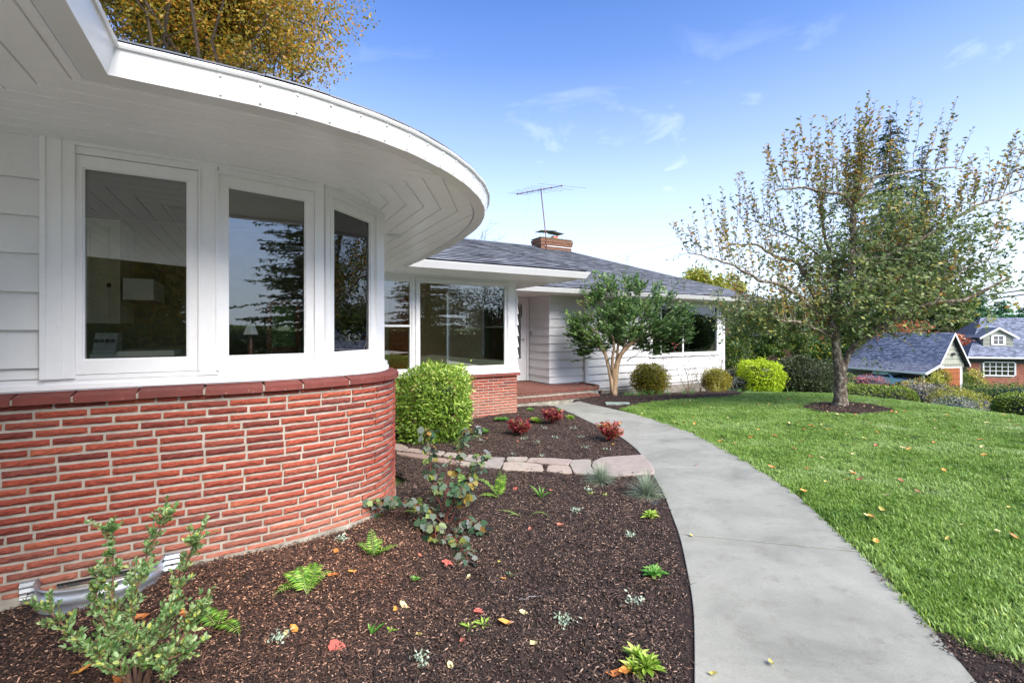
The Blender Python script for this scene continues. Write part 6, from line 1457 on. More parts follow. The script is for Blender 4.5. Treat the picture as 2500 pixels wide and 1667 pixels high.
for k, (x, y) in enumerate(((640, 1472), (965, 1522), (1297, 1434), (1458, 1388), (1447, 1235), (1322, 1176), (1350, 1128), (1352, 1092), (785, 1243), (1080, 1070), (1175, 1060), (1105, 1013), (1235, 1018), (1277, 1008), (1330, 1005), (1392, 1035), (1180, 1045), (1245, 1050), (1375, 1012), (1345, 1030), (1250, 985), (1318, 985), (1205, 1010), (1195, 1072), (845, 1160))):
    big = y > 1150
    seedling(on(x, y), 'tiny silver green seedling '+near_phrase(x, y), M['l_silver'], n=22 if big else 12, r_=.026 if big else .03, L=.02, seed=60+k, group='silver green seedlings dotted through the beds', hgt=.04)
# sprawling lobed leaved shrub
RB = on(1030, 1205); RBS = empty('oakleaf_shrub', RB, 'sprawling shrub with dull lobed leaves and reddish stems in the middle of the bed', 'shrub')
mb = MB(); rr = random.Random(31); P, D, L_ = [], [], []
RYY = RB.y
def PR_(x, y, d=0): return at(x, y, RYY+d)
for st_ in ([(1030, 1205, 0), (1008, 1150, .0), (990, 1090, .05), (985, 1030, .1), (982, 985, .1)], [(1030, 1205, 0), (1020, 1130, .05), (1040, 1060, .1), (1075, 1010, .2), (1085, 985, .2)],
            [(1030, 1205, 0), (1060, 1130, .1), (1095, 1085, .2), (1112, 1040, .25)], [(1025, 1190, 0), (985, 1170, -.05), (930, 1150, -.05), (850, 1155, .0)],
            [(1030, 1200, 0), (1040, 1230, -.2), (1060, 1270, -.42), (1075, 1312, -.62)], [(1032, 1205, 0), (1075, 1185, -.05), (1105, 1220, -.15)], [(1028, 1200, 0), (985, 1215, -.15), (950, 1190, -.1)],
            [(1020, 1160, 0), (1000, 1200, -.2), (1000, 1250, -.35)], [(1015, 1140, 0), (1060, 1110, -.05), (1070, 1150, -.1)]):
    pts = []
    for a, b, c in st_:
        p = PR_(a, b, c); p.z = max(p.z, g(p.x, p.y)+.03); pts.append(p)
    pts[0].z = g(pts[0].x, pts[0].y)-.02
    pts = smoothline([Vector(p) for p in pts], 1); k = len(pts); mb.tube(pts, [.0065*(1-.7*i/(k-1)) for i in range(k)], 5)
    Ls = sum((pts[i+1]-pts[i]).length for i in range(k-1)); n = int(Ls*78)
    for q in range(n):
        t = .25+.75*(q+rr.random())/n; t = min(t, .999); i = min(k-2, int(t*(k-1))); s = pts[i].lerp(pts[i+1], t*(k-1)-i); a = rr.uniform(0, 6.28); o_ = s+Vector((math.cos(a), math.sin(a), rr.uniform(-.1, .4)))*rr.uniform(.02, .055); mb.tube([s, o_], [.002, .0012], 3, False); P.append(np3(o_)); D.append((math.cos(a), math.sin(a), rr.uniform(-.9, .1))); L_.append(rr.uniform(.038, .072))
mb.build('stem', M['stem_red'], RBS); n = len(P); leaves('foliage', P, D, rdir(n, 1.3), np.array(L_), np.array(L_)*.95, M['l_ribes'], RBS, tpl=LOBE)
# leafy shrub in the foreground, in front of the window well
FB = on(312, 1600); FSH = empty('foreground_shrub', FB, 'loose small leaved green shrub at the bottom left in front of the steel window well', 'shrub')
mb = MB(); rr = random.Random(12); P, D, L_ = [], [], []; tips = []
FY = FB.y
main = [[(330, 1600, 0), (290, 1530, .0), (262, 1470, .05), (255, 1400, .1), (262, 1300, .12), (252, 1225, .1)], [(330, 1600, 0), (310, 1520, .1), (290, 1440, .15), (310, 1340, .2), (345, 1260, .25), (380, 1190, .25)],
        [(335, 1600, 0), (345, 1530, .0), (375, 1450, .05), (400, 1370, .1), (425, 1300, .15), (450, 1240, .1)], [(325, 1600, 0), (270, 1530, -.05), (200, 1490, -.05), (150, 1440, 0), (110, 1400, 0)],
        [(335, 1600, 0), (370, 1560, -.05), (400, 1500, -.05), (430, 1440, 0), (460, 1400, 0)], [(325, 1595, 0), (285, 1500, .1), (235, 1430, .1), (215, 1370, .1), (240, 1330, .1)], [(330, 1600, 0), (330, 1500, .05), (300, 1400, .05), (320, 1330, .05)], [(335, 1600, 0), (320, 1540, -.1), (340, 1470, -.1), (385, 1420, -.1)],
        [(330, 1600, 0), (350, 1550, -.1), (330, 1490, -.12), (300, 1460, -.1)], [(330, 1600, 0), (300, 1560, -.15), (250, 1540, -.15), (225, 1500, -.15)], [(335, 1605, 0), (380, 1580, -.12), (370, 1520, -.12), (420, 1500, -.1)]]
for st_ in main:
    pts = [at(a, b, FY+c) for a, b, c in st_]; pts[0] = FB-Vector((0, 0, .03))
    pts = smoothline(pts, 1); k = len(pts); mb.tube(pts, [.0085*(1-.75*i/(k-1)) for i in range(k)], 6)
    for i in range(3, k):
        for q in range(5):
            d = ((pts[i]-pts[i-1]).normalized()*.9+Vector((rr.uniform(-.7, .7), rr.uniform(-.7, .7), rr.uniform(-.2, .5)))).normalized(); L = rr.uniform(.04, .115); w_ = wiggle(pts[i], pts[i]+d*L, 3, .05, rr); mb.tube(w_, [.0026, .002, .0016, .001], 3, False); tips.append(w_)
for w_ in tips:
    for q in range(15):
        t = rr.uniform(.1, 1); i = min(2, int(t*3)); s = w_[i].lerp(w_[i+1], t*3-i); a = rr.uniform(0, 6.28); P.append(np3(s)); D.append(np3((w_[3]-w_[0]).normalized()*.8+Vector((math.cos(a), math.sin(a), rr.uniform(-.5, .8)))*.8)); L_.append(rr.uniform(.016, .030))
mb.build('stem', M['stem'], FSH); n = len(P); leaves('foliage', P, D, rdir(n, .8), np.array(L_), np.array(L_)*.55, M['l_fore'], FSH, tpl=OVAL)
# small creeping ivy at the wall foot
IV = on(868, 1190); iv = empty('ivy_seedling', IV, 'small dark lobed ivy plant against the foot of the curved wall', 'plant'); P = [np3(at(x, y, IV.y)) for x, y in ((845, 1165), (858, 1160), (872, 1168), (862, 1180), (850, 1178), (885, 1158), (878, 1172), (868, 1186), (895, 1165))]
leaves('foliage', P, rdir(len(P), 0), rdir(len(P), .6)+np.array([.4, -.8, 0]), .06, .055, M['l_ribes'], iv, tpl=LOBE); mb = MB(); mb.tube([IV, at(868, 1165, IV.y), at(900, 1160, IV.y-.05)], [.003, .003, .002], 4); mb.build('stem', M['stem_red'], iv)
# ------------------------------------------------------------------ steel window well at the wall foot
wc = [Vector(rs((.16, 0), 1)), Vector(rs((.82, 0), 1))]
ps = []; wv = WALLO[off0][1]
for k in range(0, 25):
    a = math.pi*k/24; ps.append(Vector((.48-.30*math.cos(a), wv-.01-.265*math.sin(a)**.75)))
WEL = empty('window_well', W(.48, -.15, 0), 'curved galvanised steel window well set against the foot of the brick wall', 'window well')
prof = [(.085, 0), (.083, .006), (.072, .0), (.055, -.012), (.038, .0), (.02, .008), (.0, .0), (-.02, -.010), (-.04, 0), (-.12, .0)]
mb = MB(); vs = []
cen = Vector((.48, wv))
for p in ps:
    d = (p-cen).normalized()
    for z, o_ in prof: q = p+d*o_; vs.append(W(*q, z+.035))
n = len(prof); m_ = len(ps); mb.add(vs, [(i*n+j, (i+1)*n+j, (i+1)*n+j+1, i*n+j+1) for i in range(m_-1) for j in range(n-1)])
o = mb.build('well_body', M['galv'], WEL, smooth_=True); so_ = o.modifiers.new('thick', 'SOLIDIFY'); so_.thickness = .004
for sg, x0 in ((-1, .18), (1, .78)):
    mb = MB(); x1 = x0+sg*.085; vs = []
    for z, o_ in prof:
        vs.append(W(x0, wv-.012-abs(o_)*1.2, z+.035)); vs.append(W(x1, wv-.012-abs(o_)*1.2, z+.035))
    mb.add(vs, [(2*j, 2*j+1, 2*j+3, 2*j+2) for j in range(n-1)]); o = mb.build('flange', M['galv'], WEL); so_ = o.modifiers.new('thick', 'SOLIDIFY'); so_.thickness = .004
    mb = MB(); mb.lathe(W(x0+sg*.045, wv-.018, .045), [(.008, 0), (.006, .006)], 8, Matrix.Rotation(hu, 4, 'Z') @ Matrix.Rotation(R(90), 4, 'X')); mb.build('bolt', M['steel'], WEL)
mb = MB(); mb.hbox(.26, .70, wv-.006, wv+.02, -.12, .055); tag(mb.build('crawl_space_vent', M['grille']), 'dark mesh crawl space vent behind the steel window well', 'vent')
mb = MB()
for k in range(22): x = .27+k*.02; mb.hbox(x, x+.004, wv-.010, wv-.006, -.1, .05)
for k in range(7): z = -.1+k*.022; mb.hbox(.265, .695, wv-.011, wv-.009, z, z+.004)
tag(mb.build('vent_mesh', M['steel']), 'fine wire mesh covering the crawl space vent', 'mesh')
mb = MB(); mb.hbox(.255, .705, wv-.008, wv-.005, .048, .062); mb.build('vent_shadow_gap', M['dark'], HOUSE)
# ------------------------------------------------------------------ odds and ends on the ground
mb = MB(); p = on(1416, 928); mb.prism([p.xy+Vector(q) for q in ((-.30, -.18), (.32, -.14), (.36, .16), (-.26, .18))], g(*p.xy)+.0, g(*p.xy)+.03); tag(mb.build('valve_cover', simple('grey_green_plastic', srgb(148, 164, 152), None, .6)), 'flat grey green utility cover where the path meets the lawn', 'utility cover')
p = on(1505, 1155+2); mb = MB(); mb.lathe(p, [(.050, 0), (.050, .012), (.040, .018)], 20); tag(mb.build('irrigation_cap', M['steel']), 'small round grey cap in the mulch below the right grass tuft', 'cap')
hz_ = empty('garden_hose', on(935, 1012), 'dark hose end with green coupling lying beside the boxy shrub', 'hose'); p0 = on(928, 1004); p1 = on(962, 1016)
mb = MB(); q = [p0+Vector((-.25, .25, .03)), p0+Vector((0, 0, .03)), p0.lerp(p1, .5)+Vector((0, 0, .03)), p1+Vector((0, 0, .025))]; mb.tube(smoothline(q, 1), .014, 8); mb.build('hose', M['black'], hz_)
mb = MB(); mb.tube([p0+Vector((0, 0, .032)), p0.lerp(p1, .4)+Vector((0, 0, .032))], .019, 8); mb.build('coupling', solid('green_plastic', srgb(40, 150, 90)), hz_)
a, b = on(409, 1493), on(437, 1489); mb = MB(); mb.tube([a+Vector((0, 0, .012)), b+Vector((0, 0, .012))], .0035, 6); tag(mb.build('plastic_stake', solid('turquoise_plastic', srgb(30, 150, 140))), 'small turquoise plastic strip lying on the mulch', 'plastic strip')
mb = MB(); mb.tube(wiggle(on(1190, 1380)+Vector((0, 0, .01)), on(1245, 1370)+Vector((0, 0, .012)), 6, .05), .0018, 4); tag(mb.build('dry_twig', M['alum']), 'thin pale curved stalk lying on the mulch in mid bed', 'twig')
# fallen leaves
LV = []
for k, (c, L, tpl) in enumerate(((srgb(196, 120, 60), .075, OVAL), (srgb(176, 104, 84), .065, OVAL), (srgb(222, 206, 150), .06, OVAL), (srgb(184, 96, 82), .07, LOBE), (srgb(214, 150, 70), .07, OVAL), (srgb(188, 176, 90), .055, OVAL))):
    T_, F_ = tpl; v = [(q[0]*L, q[1]*L*(.62 if tpl is OVAL else .8), q[2]*L+.12*L*math.cos(q[0]*5)+.006) for q in T_]
    me = bpy.data.meshes.new('fallen_leaf'); me.from_pydata(v+[(-.35*L, .03*L, .008), (-.34*L, .05*L, .008)], [], [tuple(f) for f in F_]+[(0, len(v), len(v)+1)]); me.materials.append(simple('dry_leaf', c, tuple(x*.75 for x in c[:3])+(1,), .6, 30)); LV.append(me)
def leaf(p, var, sc, label, group):
    o = bpy.data.objects.new('fallen_leaf', LV[var]); COL.objects.link(o); o.location = p; o.rotation_euler = (random.uniform(-.25, .25), random.uniform(-.25, .25), random.uniform(0, 6.28)); o.scale = (sc, sc, sc); tag(o, label, 'leaf', group)
bedleaves = [(918, 1391, 2, 1.2), (1192, 1412, 2, .9), (775, 1330, 0, 1.1), (798, 1322, 4, 1.0), (870, 1346, 1, .9), (1098, 1418, 3, 1), (1143, 1437, 4, 1.3), (1068, 1486, 1, 1.0), (1235, 1493, 2, 1.1), (1030, 1530, 2, .9), (758, 1492, 3, 1.2), (668, 1446, 4, 1.0), (655, 1458, 2, .8), (425, 1431, 0, 1.3), (432, 1458, 0, 1.0), (1020, 1297, 3, 1.2), (960, 1278, 1, .7), (1278, 1210, 1, 1.2), (1218, 1216, 1, .8), (1372, 1208, 2, .8), (770, 1268, 0, .9), (908, 1228, 2, .7), (905, 1402, 4, .7), (1150, 1337, 4, .8), (1185, 1125, 3, .9), (1262, 1130, 1, .8), (1422, 1165, 2, .7), (1187, 1015, 1, .9), (1410, 1025, 4, 1.1), (1395, 1032, 1, .9), (300, 1432, 0, 1.2), (205, 1490, 2, 1.2), (180, 1375, 0, 1.1), (215, 1540, 4, 1.2), (270, 1555, 0, 1.3), (1118, 1008, 0, .6), (1450, 1545, 4, 1.2), (1440, 1558, 0, 1.3), (1080, 1326, 2, .7), (1150, 1298, 5, .6), (955, 1467, 5, .7)]
for x, y, v_, s_ in bedleaves: leaf(on(x, y)+Vector((0, 0, .018)), v_, s_, ['orange brown fallen leaf ', 'pinkish brown fallen leaf ', 'pale cream fallen leaf ', 'crinkled red brown leaf ', 'orange yellow fallen leaf ', 'small yellow green leaf '][v_]+near_phrase(x, y), 'fallen leaves on the mulch')
for x, y, v_ in ((1468, 1535, 5), (1650, 1560, 5), (1583, 1233, 5), (1775, 1540, 5), (1428, 973, 0), (1395, 952, 0), (1332, 930, 4), (1540, 985, 1), (1603, 1072, 1), (1130, 1056, 4), (1460, 1075, 1)): leaf(on(x, y)+Vector((0, 0, .022)), v_, .8, ['orange leaf on the pale concrete path', 'brown leaf on the pale paving', '', '', 'bright orange leaf on the paving', 'yellow green leaf flat on the concrete path'][v_], 'fallen leaves on the paving')
rl = random.Random(77); cnt = 0
while cnt < 120:
    x = rl.uniform(1450, 2350); y = 902+rl.random()**1.7*380
    p = on(x, y)
    if not inpoly([p.xy], LAWN)[0] or p.x > 9.6: continue
    dd = (p.xy-TB.xy).length
    if rl.random() > math.exp(-dd/4.5)+.10: continue
    v_ = rl.choice([0, 1, 2, 2, 4, 4, 5]); leaf(p+Vector((0, 0, .045)), v_, rl.uniform(.8, 1.25), ['dry brown leaf resting in the lawn grass', 'pinkish brown leaf resting in the lawn grass', 'pale straw leaf resting in the lawn grass', '', 'yellow orange leaf resting in the lawn grass', 'yellow green leaf resting in the lawn grass'][v_], 'fallen leaves on the lawn'); cnt += 1
for k in range(26):
    a = rl.uniform(0, 6.28); r__ = rl.uniform(.25, .75); p = Vector((TB.x+r__*math.cos(a)*1.1, TB.y+r__*math.sin(a)*.7)); leaf(Vector((p.x, p.y, g(*p)+.03)), rl.choice([1, 2, 2]), 1.0, 'pale fallen leaf on the bark ring under the fruit tree', 'fallen leaves round the tree trunk')

# ------------------------------------------------------------------ instanced ground cover: grass and bark chips
def gn_scatter(name, pts, src, mat, smin, smax, label, cat, tilt=.0):
    me = bpy.data.meshes.new(name); me.vertices.add(len(pts)); me.vertices.foreach_set('co', np.asarray(pts, dtype=np.float32).ravel()); me.update()
    o = bpy.data.objects.new(name, me); COL.objects.link(o)
    ng = bpy.data.node_groups.new(name, 'GeometryNodeTree'); ng.interface.new_socket('Geometry', in_out='INPUT', socket_type='NodeSocketGeometry'); ng.interface.new_socket('Geometry', in_out='OUTPUT', socket_type='NodeSocketGeometry')
    gi = ng.nodes.new('NodeGroupInput'); go_ = ng.nodes.new('NodeGroupOutput'); ip = ng.nodes.new('GeometryNodeInstanceOnPoints'); m2p = ng.nodes.new('GeometryNodeMeshToPoints')
    ci = ng.nodes.new('GeometryNodeCollectionInfo'); ci.inputs['Collection'].default_value = src; ci.inputs['Separate Children'].default_value = True; ci.inputs['Reset Children'].default_value = True
    rv = ng.nodes.new('FunctionNodeRandomValue'); rv.data_type = 'FLOAT_VECTOR'; rv.inputs[0].default_value = (-tilt, -tilt, 0); rv.inputs[1].default_value = (tilt, tilt, 6.283)
    rs_ = ng.nodes.new('FunctionNodeRandomValue'); rs_.data_type = 'FLOAT'; rs_.inputs[2].default_value = smin; rs_.inputs[3].default_value = smax; rs_.inputs['Seed'].default_value = 5
    ng.links.new(gi.outputs[0], m2p.inputs[0]); ng.links.new(m2p.outputs[0], ip.inputs['Points']); ng.links.new(ci.outputs[0], ip.inputs['Instance']); ip.inputs['Pick Instance'].default_value = True
    ng.links.new(rv.outputs[0], ip.inputs['Rotation']); ng.links.new(rs_.outputs[1], ip.inputs['Scale']); ng.links.new(ip.outputs[0], go_.inputs[0])
    md = o.modifiers.new('scatter', 'NODES'); md.node_group = ng; tag(o, label, cat, kind='stuff'); return o
def srccol(name, meshes):
    c = bpy.data.collections.new(name)
    for m_ in meshes: c.objects.link(bpy.data.objects.new(name, m_))
    return c
def clump(seed, n, rad, h):
    r_ = random.Random(seed); v = []; f = []; rn = []
    for k in range(n):
        a = r_.uniform(0, 6.28); rr_ = rad*math.sqrt(r_.random()); p = Vector((rr_*math.cos(a), rr_*math.sin(a), -.008)); b = r_.uniform(0, 6.28); L = h*r_.uniform(.55, 1.25); d = Vector((math.cos(b), math.sin(b), 0)); s_ = Vector((-math.sin(b), math.cos(b), 0)); w_ = r_.uniform(.0022, .0042); ln = r_.uniform(.15, .85)
        m_ = p+d*L*ln*.35+Vector((0, 0, L*.6)); t_ = p+d*L*ln+Vector((0, 0, L*(1-ln*.25))); b0 = len(v); v += [p+s_*w_, p-s_*w_, m_+s_*w_*.8, m_-s_*w_*.8, t_]; f += [(b0, b0+1, b0+3), (b0, b0+3, b0+2), (b0+2, b0+3, b0+4)]; r__ = r_.random(); rn += [r__]*3
    me = bpy.data.meshes.new('grass_clump'); me.from_pydata([tuple(q) for q in v], [], f); a_ = me.attributes.new('rnd', 'FLOAT', 'FACE'); a_.data.foreach_set('value', rn); me.materials.append(M['grass']); return me
def scatter_pts(poly, dens_, near=None, off=0, jitter=None, keep=None):
    xs = [p[0] for p in poly]; ys = [p[1] for p in poly]; A = (max(xs)-min(xs))*(max(ys)-min(ys)); n = int(A*dens_); Q = np.stack([rng.uniform(min(xs), max(xs), n), rng.uniform(min(ys), max(ys), n)], 1); Q = Q[inpoly(Q, poly)]
    if keep is not None: Q = Q[keep(Q)]
    return np.array([(x, y, g(x, y)+off) for x, y in Q])
LB = [p for p in dens(LAWN, .15)]
ringN = [Vector(p) for p in ring]
def keepgrass(Q):
    d = np.hypot(Q[:, 0], Q[:, 1]); k = rng.random(len(Q)) < np.clip(3.6/np.maximum(d, .1), .30, 1)
    k &= ~inpoly(Q, ringN); k &= Q[:, 0] < 11.5
    k &= (Q[:, 0] > Q[:, 1]*.0+.3) & (np.abs(Q[:, 0]) < Q[:, 1]*1.3+1.5) & (Q[:, 1] > .8)
    return k
gp_ = scatter_pts(LAWN, 620, off=.0, keep=keepgrass)
gn_scatter('grass', gp_, srccol('grass_clump_source', [clump(s, 34, .055, .045) for s in range(6)]), None, .75, 1.35, 'short green lawn grass covering the mound right of the path', 'grass', .12)
def chips(seed, n, rad):
    r_ = random.Random(seed); mb = MB()
    for k in range(n):
        a = r_.uniform(0, 6.28); rr_ = rad*math.sqrt(r_.random()); L = r_.choice([r_.uniform(.003, .006), r_.uniform(.004, .010), r_.uniform(.007, .019)]); w_ = r_.uniform(.0015, .0042); h = r_.uniform(.0008, .0025)
        Mx = Matrix.Translation((rr_*math.cos(a), rr_*math.sin(a), r_.uniform(0, .010))) @ Matrix.Rotation(r_.uniform(0, 6.28), 4, 'Z') @ Matrix.Rotation(r_.gauss(0, .22), 4, 'Y') @ Matrix.Rotation(r_.uniform(-.6, .6), 4, 'X')
        mb.cr = r_.random()**1.7; t = r_.uniform(-.004, .004)
        vs = [(-L, -w_*.4, 0), (-L*.3, -w_, h), (L*.9, -w_*.7, 0), (L, w_*.4, 0), (0, w_, h*.6+t*.1), (-L*.9, w_*.5, 0)]
        mb.add([Mx @ Vector(q) for q in vs]+[Mx @ Vector((0, 0, h*1.8))], [(0, 1, 6), (1, 2, 6), (2, 3, 6), (3, 4, 6), (4, 5, 6), (5, 0, 6)])
    me = bpy.data.meshes.new('chip_cluster'); me.from_pydata(mb.v, [], mb.f); a_ = me.attributes.new('rnd', 'FLOAT', 'FACE'); a_.data.foreach_set('value', mb.r); me.materials.append(M['chip']); return me
chs = srccol('chip_cluster_source', [chips(s, 72, .08) for s in range(6)])
pathpoly = [p for p in pl]+[p for p in pr_[::-1]]
stones = [[on(*c3(*c)).xy for c in q] for q in FS]
WB = [W(p[0], p[1]).xy for p in offset(CAP, .05)]+[W(-4, 4).xy]
def keepbed(Q):
    k = ~inpoly(Q, pathpoly)
    for ln in (pl,):
        E_ = np.array([tuple(p) for i in range(len(ln)-1) for p in [ln[i].lerp(ln[i+1], k_/4) for k_ in range(4)]]); k &= np.min(np.hypot(Q[:, None, 0]-E_[None, :, 0], Q[:, None, 1]-E_[None, :, 1]), 1) > .065
    for s_ in stones: k &= ~inpoly(Q, s_)
    k &= ~inpoly(Q, WB+[W(-8, 3).xy, W(-8, 0).xy]) if False else k
    uv = np.stack([(Q-np.array(O)) @ np.array(U), (Q-np.array(O)) @ np.array(V)], 1)
    capx = [(p[0], p[1]) for p in offset(CAP, .03)]+[(-4.2, 5)]
    k &= ~inpoly(uv, capx); k &= ~((uv[:, 1] > BY) & (uv[:, 0] < BX)); k &= ~((uv[:, 0] > .2) & (uv[:, 0] < .76) & (uv[:, 1] > wv-.27))
    d = np.hypot(Q[:, 0], Q[:, 1]); k &= rng.random(len(Q)) < np.clip(4.2/d, .28, 1); k &= (Q[:, 1] > 1.0) & (np.abs(Q[:, 0]) < Q[:, 1]*1.25+.6)
    return k
bp_ = scatter_pts(bed, 330, off=.002, keep=keepbed)
gn_scatter('bark_mulch', bp_, chs, None, .8, 1.3, 'dark brown bark mulch chips covering the planting beds', 'mulch', .2)
bp_ = scatter_pts(strip, 160, off=.008, keep=lambda Q: ~inpoly(Q, pathpoly)); gn_scatter('bark_mulch', bp_, chs, None, .7, 1.2, 'bark litter on the bare strip between path and lawn at the lower right', 'mulch', .2)
bp_ = scatter_pts(fb, 70, off=.004, keep=lambda Q: ~inpoly(Q, pathpoly)); bp2 = scatter_pts(ring, 200, off=.02); gn_scatter('bark_mulch', np.concatenate([bp_, bp2]), chs, None, .9, 1.5, 'dark bark mulch along the wing and around the fruit tree', 'mulch', .2)
# ------------------------------------------------------------------ neighbour's garage with carport
def plank_wall(): pass
G0 = Vector((38.15, 40.0)); rd = Vector((-.30, .95)).normalized(); wd = Vector((.95, .30)).normalized(); LG_ = 7.9
def GP(a, b, z): return Vector((G0.x+wd.x*a+rd.x*b, G0.y+wd.y*a+rd.y*b, z))     # a across the gable, b back along the ridge
def gbox(mb, a0, a1, b0, b1, z0, z1):
    vs = [GP(a, b, z) for z in (z0, z1) for b in (b0, b1) for a in (a0, a1)]; mb.add(vs, [(0, 2, 3, 1), (4, 5, 7, 6), (0, 1, 5, 4), (2, 6, 7, 3), (0, 4, 6, 2), (1, 3, 7, 5)])
gz = -3.75; GA = empty('neighbour_garage', GP(0, 3, gz), "neighbour's garage with steep grey roof, orange plank door and open carport", 'garage')
M['grey_siding'] = simple('grey_green_siding', srgb(150, 152, 138), srgb(136, 138, 126), .7); M['garage_wood'] = simple('orange_stained_wood', srgb(150, 84, 42), srgb(128, 70, 36), .5, 5)
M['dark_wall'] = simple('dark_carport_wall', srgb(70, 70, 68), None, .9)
apz = 1.39; ez = -1.32; lz_ = -1.96
mb = MB(); gbox(mb, -1.85, 1.75, .15, LG_-.1, gz, ez); mb.add([GP(-1.85, .15, ez), GP(1.85, .15, ez), GP(0, .15, apz-.08), GP(-1.85, LG_-.1, ez), GP(1.85, LG_-.1, ez), GP(0, LG_-.1, apz-.08)], [(0, 1, 2), (4, 3, 5)]); GWL = mb.build('wall', M['grey_siding'], GA)
z = ez+.0
k = 0
while z < apz-.5:
    t0 = (apz-.1-z)/(apz-ez); t1 = (apz-.1-z-.42)/(apz-ez); w0, w1 = 1.85*t0, 1.85*max(t1, .02); mb = MB()
    mb.add([GP(-w0, .06, z), GP(w0, .06, z), GP(w1, .11, z+.43), GP(-w1, .11, z+.43), GP(-w0, .14, z), GP(w0, .14, z)], [(0, 1, 2, 3), (4, 5, 1, 0)]); mb.build('siding_board', M['grey_siding'], GWL); z += .42
mb = MB(); gbox(mb, -1.7, 1.7, .03, .14, ez-.28, ez+.02)
for i in range(17): gbox(mb, -1.7+i*.2, -1.62+i*.2, .0, .03, ez-.28, ez+.02)
mb.build('vertical_boards', M['grey_siding'], GWL)
mb = MB(); gbox(mb, -1.22, 1.13, .05, .15, gz, ez-.36); GD = mb.build('garage_door', M['garage_wood'], GA)
for i in range(6): mb = MB(); a0 = -1.2+i*.39; gbox(mb, a0, a0+.375, .02, .06, gz, ez-.38); mb.build('plank', M['garage_wood'], GD)
for z in (gz+.5, gz+1.1, gz+1.65): mb = MB(); gbox(mb, -1.2, 1.12, -.01, .02, z, z+.09); mb.build('ledge', M['garage_wood'], GD)
mb = MB(); gbox(mb, 1.13, 1.38, .0, .12, gz, ez-.28); gbox(mb, -1.36, -1.22, .0, .12, gz, ez-.28); gbox(mb, -1.36, 1.38, -.01, .12, ez-.36, ez-.26); mb.build('door_frame', M['white'], GA)
mb = MB(); th = .14
mb.add([GP(0, -.25, apz), GP(0, LG_, apz), GP(1.98, LG_, ez-.12), GP(1.98, -.25, ez-.12), GP(0, -.25, apz-th), GP(0, LG_, apz-th), GP(1.93, LG_, ez-.3), GP(1.93, -.25, ez-.3)], [(0, 3, 2, 1), (4, 5, 6, 7), (0, 4, 7, 3), (1, 2, 6, 5)])
mb.add([GP(0, -.25, apz), GP(0, LG_, apz), GP(-1.91, LG_, ez), GP(-1.91, -.25, ez), GP(-3.6, LG_, lz_), GP(-3.6, -.25, lz_)], [(0, 1, 2, 3), (3, 2, 4, 5)])
mb.add([GP(-1.91, -.25, ez-.14), GP(-1.91, LG_, ez-.14), GP(-3.6, LG_, lz_-.12), GP(-3.6, -.25, lz_-.12)], [(0, 1, 2, 3)])
GR = mb.build('roof', M['roofing'], GA)
def rows_on(p00, p01, p10, p11, n, m, parent, mat, lift=.03):   # p0*: lower edge ends, p1*: upper edge ends
    mb = MB(); rr = random.Random(n)
    for j in range(n):
        t0, t1 = j/n, (j+1.15)/n; L0, R0 = p00.lerp(p10, t0), p01.lerp(p11, t0); L1, R1 = p00.lerp(p10, min(t1, 1)), p01.lerp(p11, min(t1, 1)); nn = (R0-L0).cross(L1-L0).normalized(); nn = nn if nn.z > 0 else -nn
        x = -.5*(j % 2)
        for i in range(m+1):
            a, b = max(0, (i+x)/m), min(1, (i+1+x)/m-.01/m)
            if b <= a: continue
            mb.cr = rr.random(); h = lift*rr.uniform(.6, 1.3); A, B, C_, D_ = L0.lerp(R0, a), L0.lerp(R0, b), L1.lerp(R1, b), L1.lerp(R1, a)
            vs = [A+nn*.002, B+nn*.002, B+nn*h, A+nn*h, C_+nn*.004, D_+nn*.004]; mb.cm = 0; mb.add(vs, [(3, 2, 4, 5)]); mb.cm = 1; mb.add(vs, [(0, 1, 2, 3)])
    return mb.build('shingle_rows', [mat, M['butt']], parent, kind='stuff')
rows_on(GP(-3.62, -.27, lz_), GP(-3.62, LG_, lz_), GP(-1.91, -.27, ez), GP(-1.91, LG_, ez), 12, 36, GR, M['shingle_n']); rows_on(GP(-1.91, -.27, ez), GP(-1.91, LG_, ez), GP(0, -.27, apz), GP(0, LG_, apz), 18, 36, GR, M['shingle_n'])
mb = MB()
def slopeboard(mb, a0, z0, a1, z1, b, w_=.16, t=.06):
    mb.add([GP(a0, b, z0), GP(a1, b, z1), GP(a1, b, z1-w_), GP(a0, b, z0-w_), GP(a0, b+t, z0), GP(a1, b+t, z1), GP(a1, b+t, z1-w_), GP(a0, b+t, z0-w_)], [(0, 1, 2, 3), (4, 7, 6, 5), (0, 4, 5, 1), (3, 2, 6, 7), (0, 3, 7, 4), (1, 5, 6, 2)])
slopeboard(mb, 0, apz, 2.0, ez-.12, -.30, .2); slopeboard(mb, 0, apz, -1.93, ez, -.30, .2); slopeboard(mb, -1.93, ez, -3.65, lz_, -.30, .2); slopeboard(mb, -1.3, ez-.12, -1.95, ez-.12, -.2, .12); mb.build('barge_board', M['white'], GA)
mb = MB(); gbox(mb, -3.72, -3.60, -.25, LG_+3.2, lz_-.16, lz_+.01); mb.build('gutter', M['white'], GA)
mb = MB(); gbox(mb, -3.55, -3.40, .0, .18, gz-.6, lz_); gbox(mb, -1.95, -1.8, -.05, .14, gz, ez-.1); mb.build('post', M['grey_siding'], GA)
mb = MB(); gbox(mb, -3.55, -3.40, 3.6, 3.8, gz-.6, lz_); mb.build('post', M['grey_siding'], GA)
mb = MB(); gbox(mb, -1.85, -1.8, .2, LG_+3, gz-.5, ez-.1); gbox(mb, -3.5, -1.8, LG_+3, LG_+3.1, gz-.5, lz_-.1); mb.build('carport_wall', M['dark_wall'], GA)
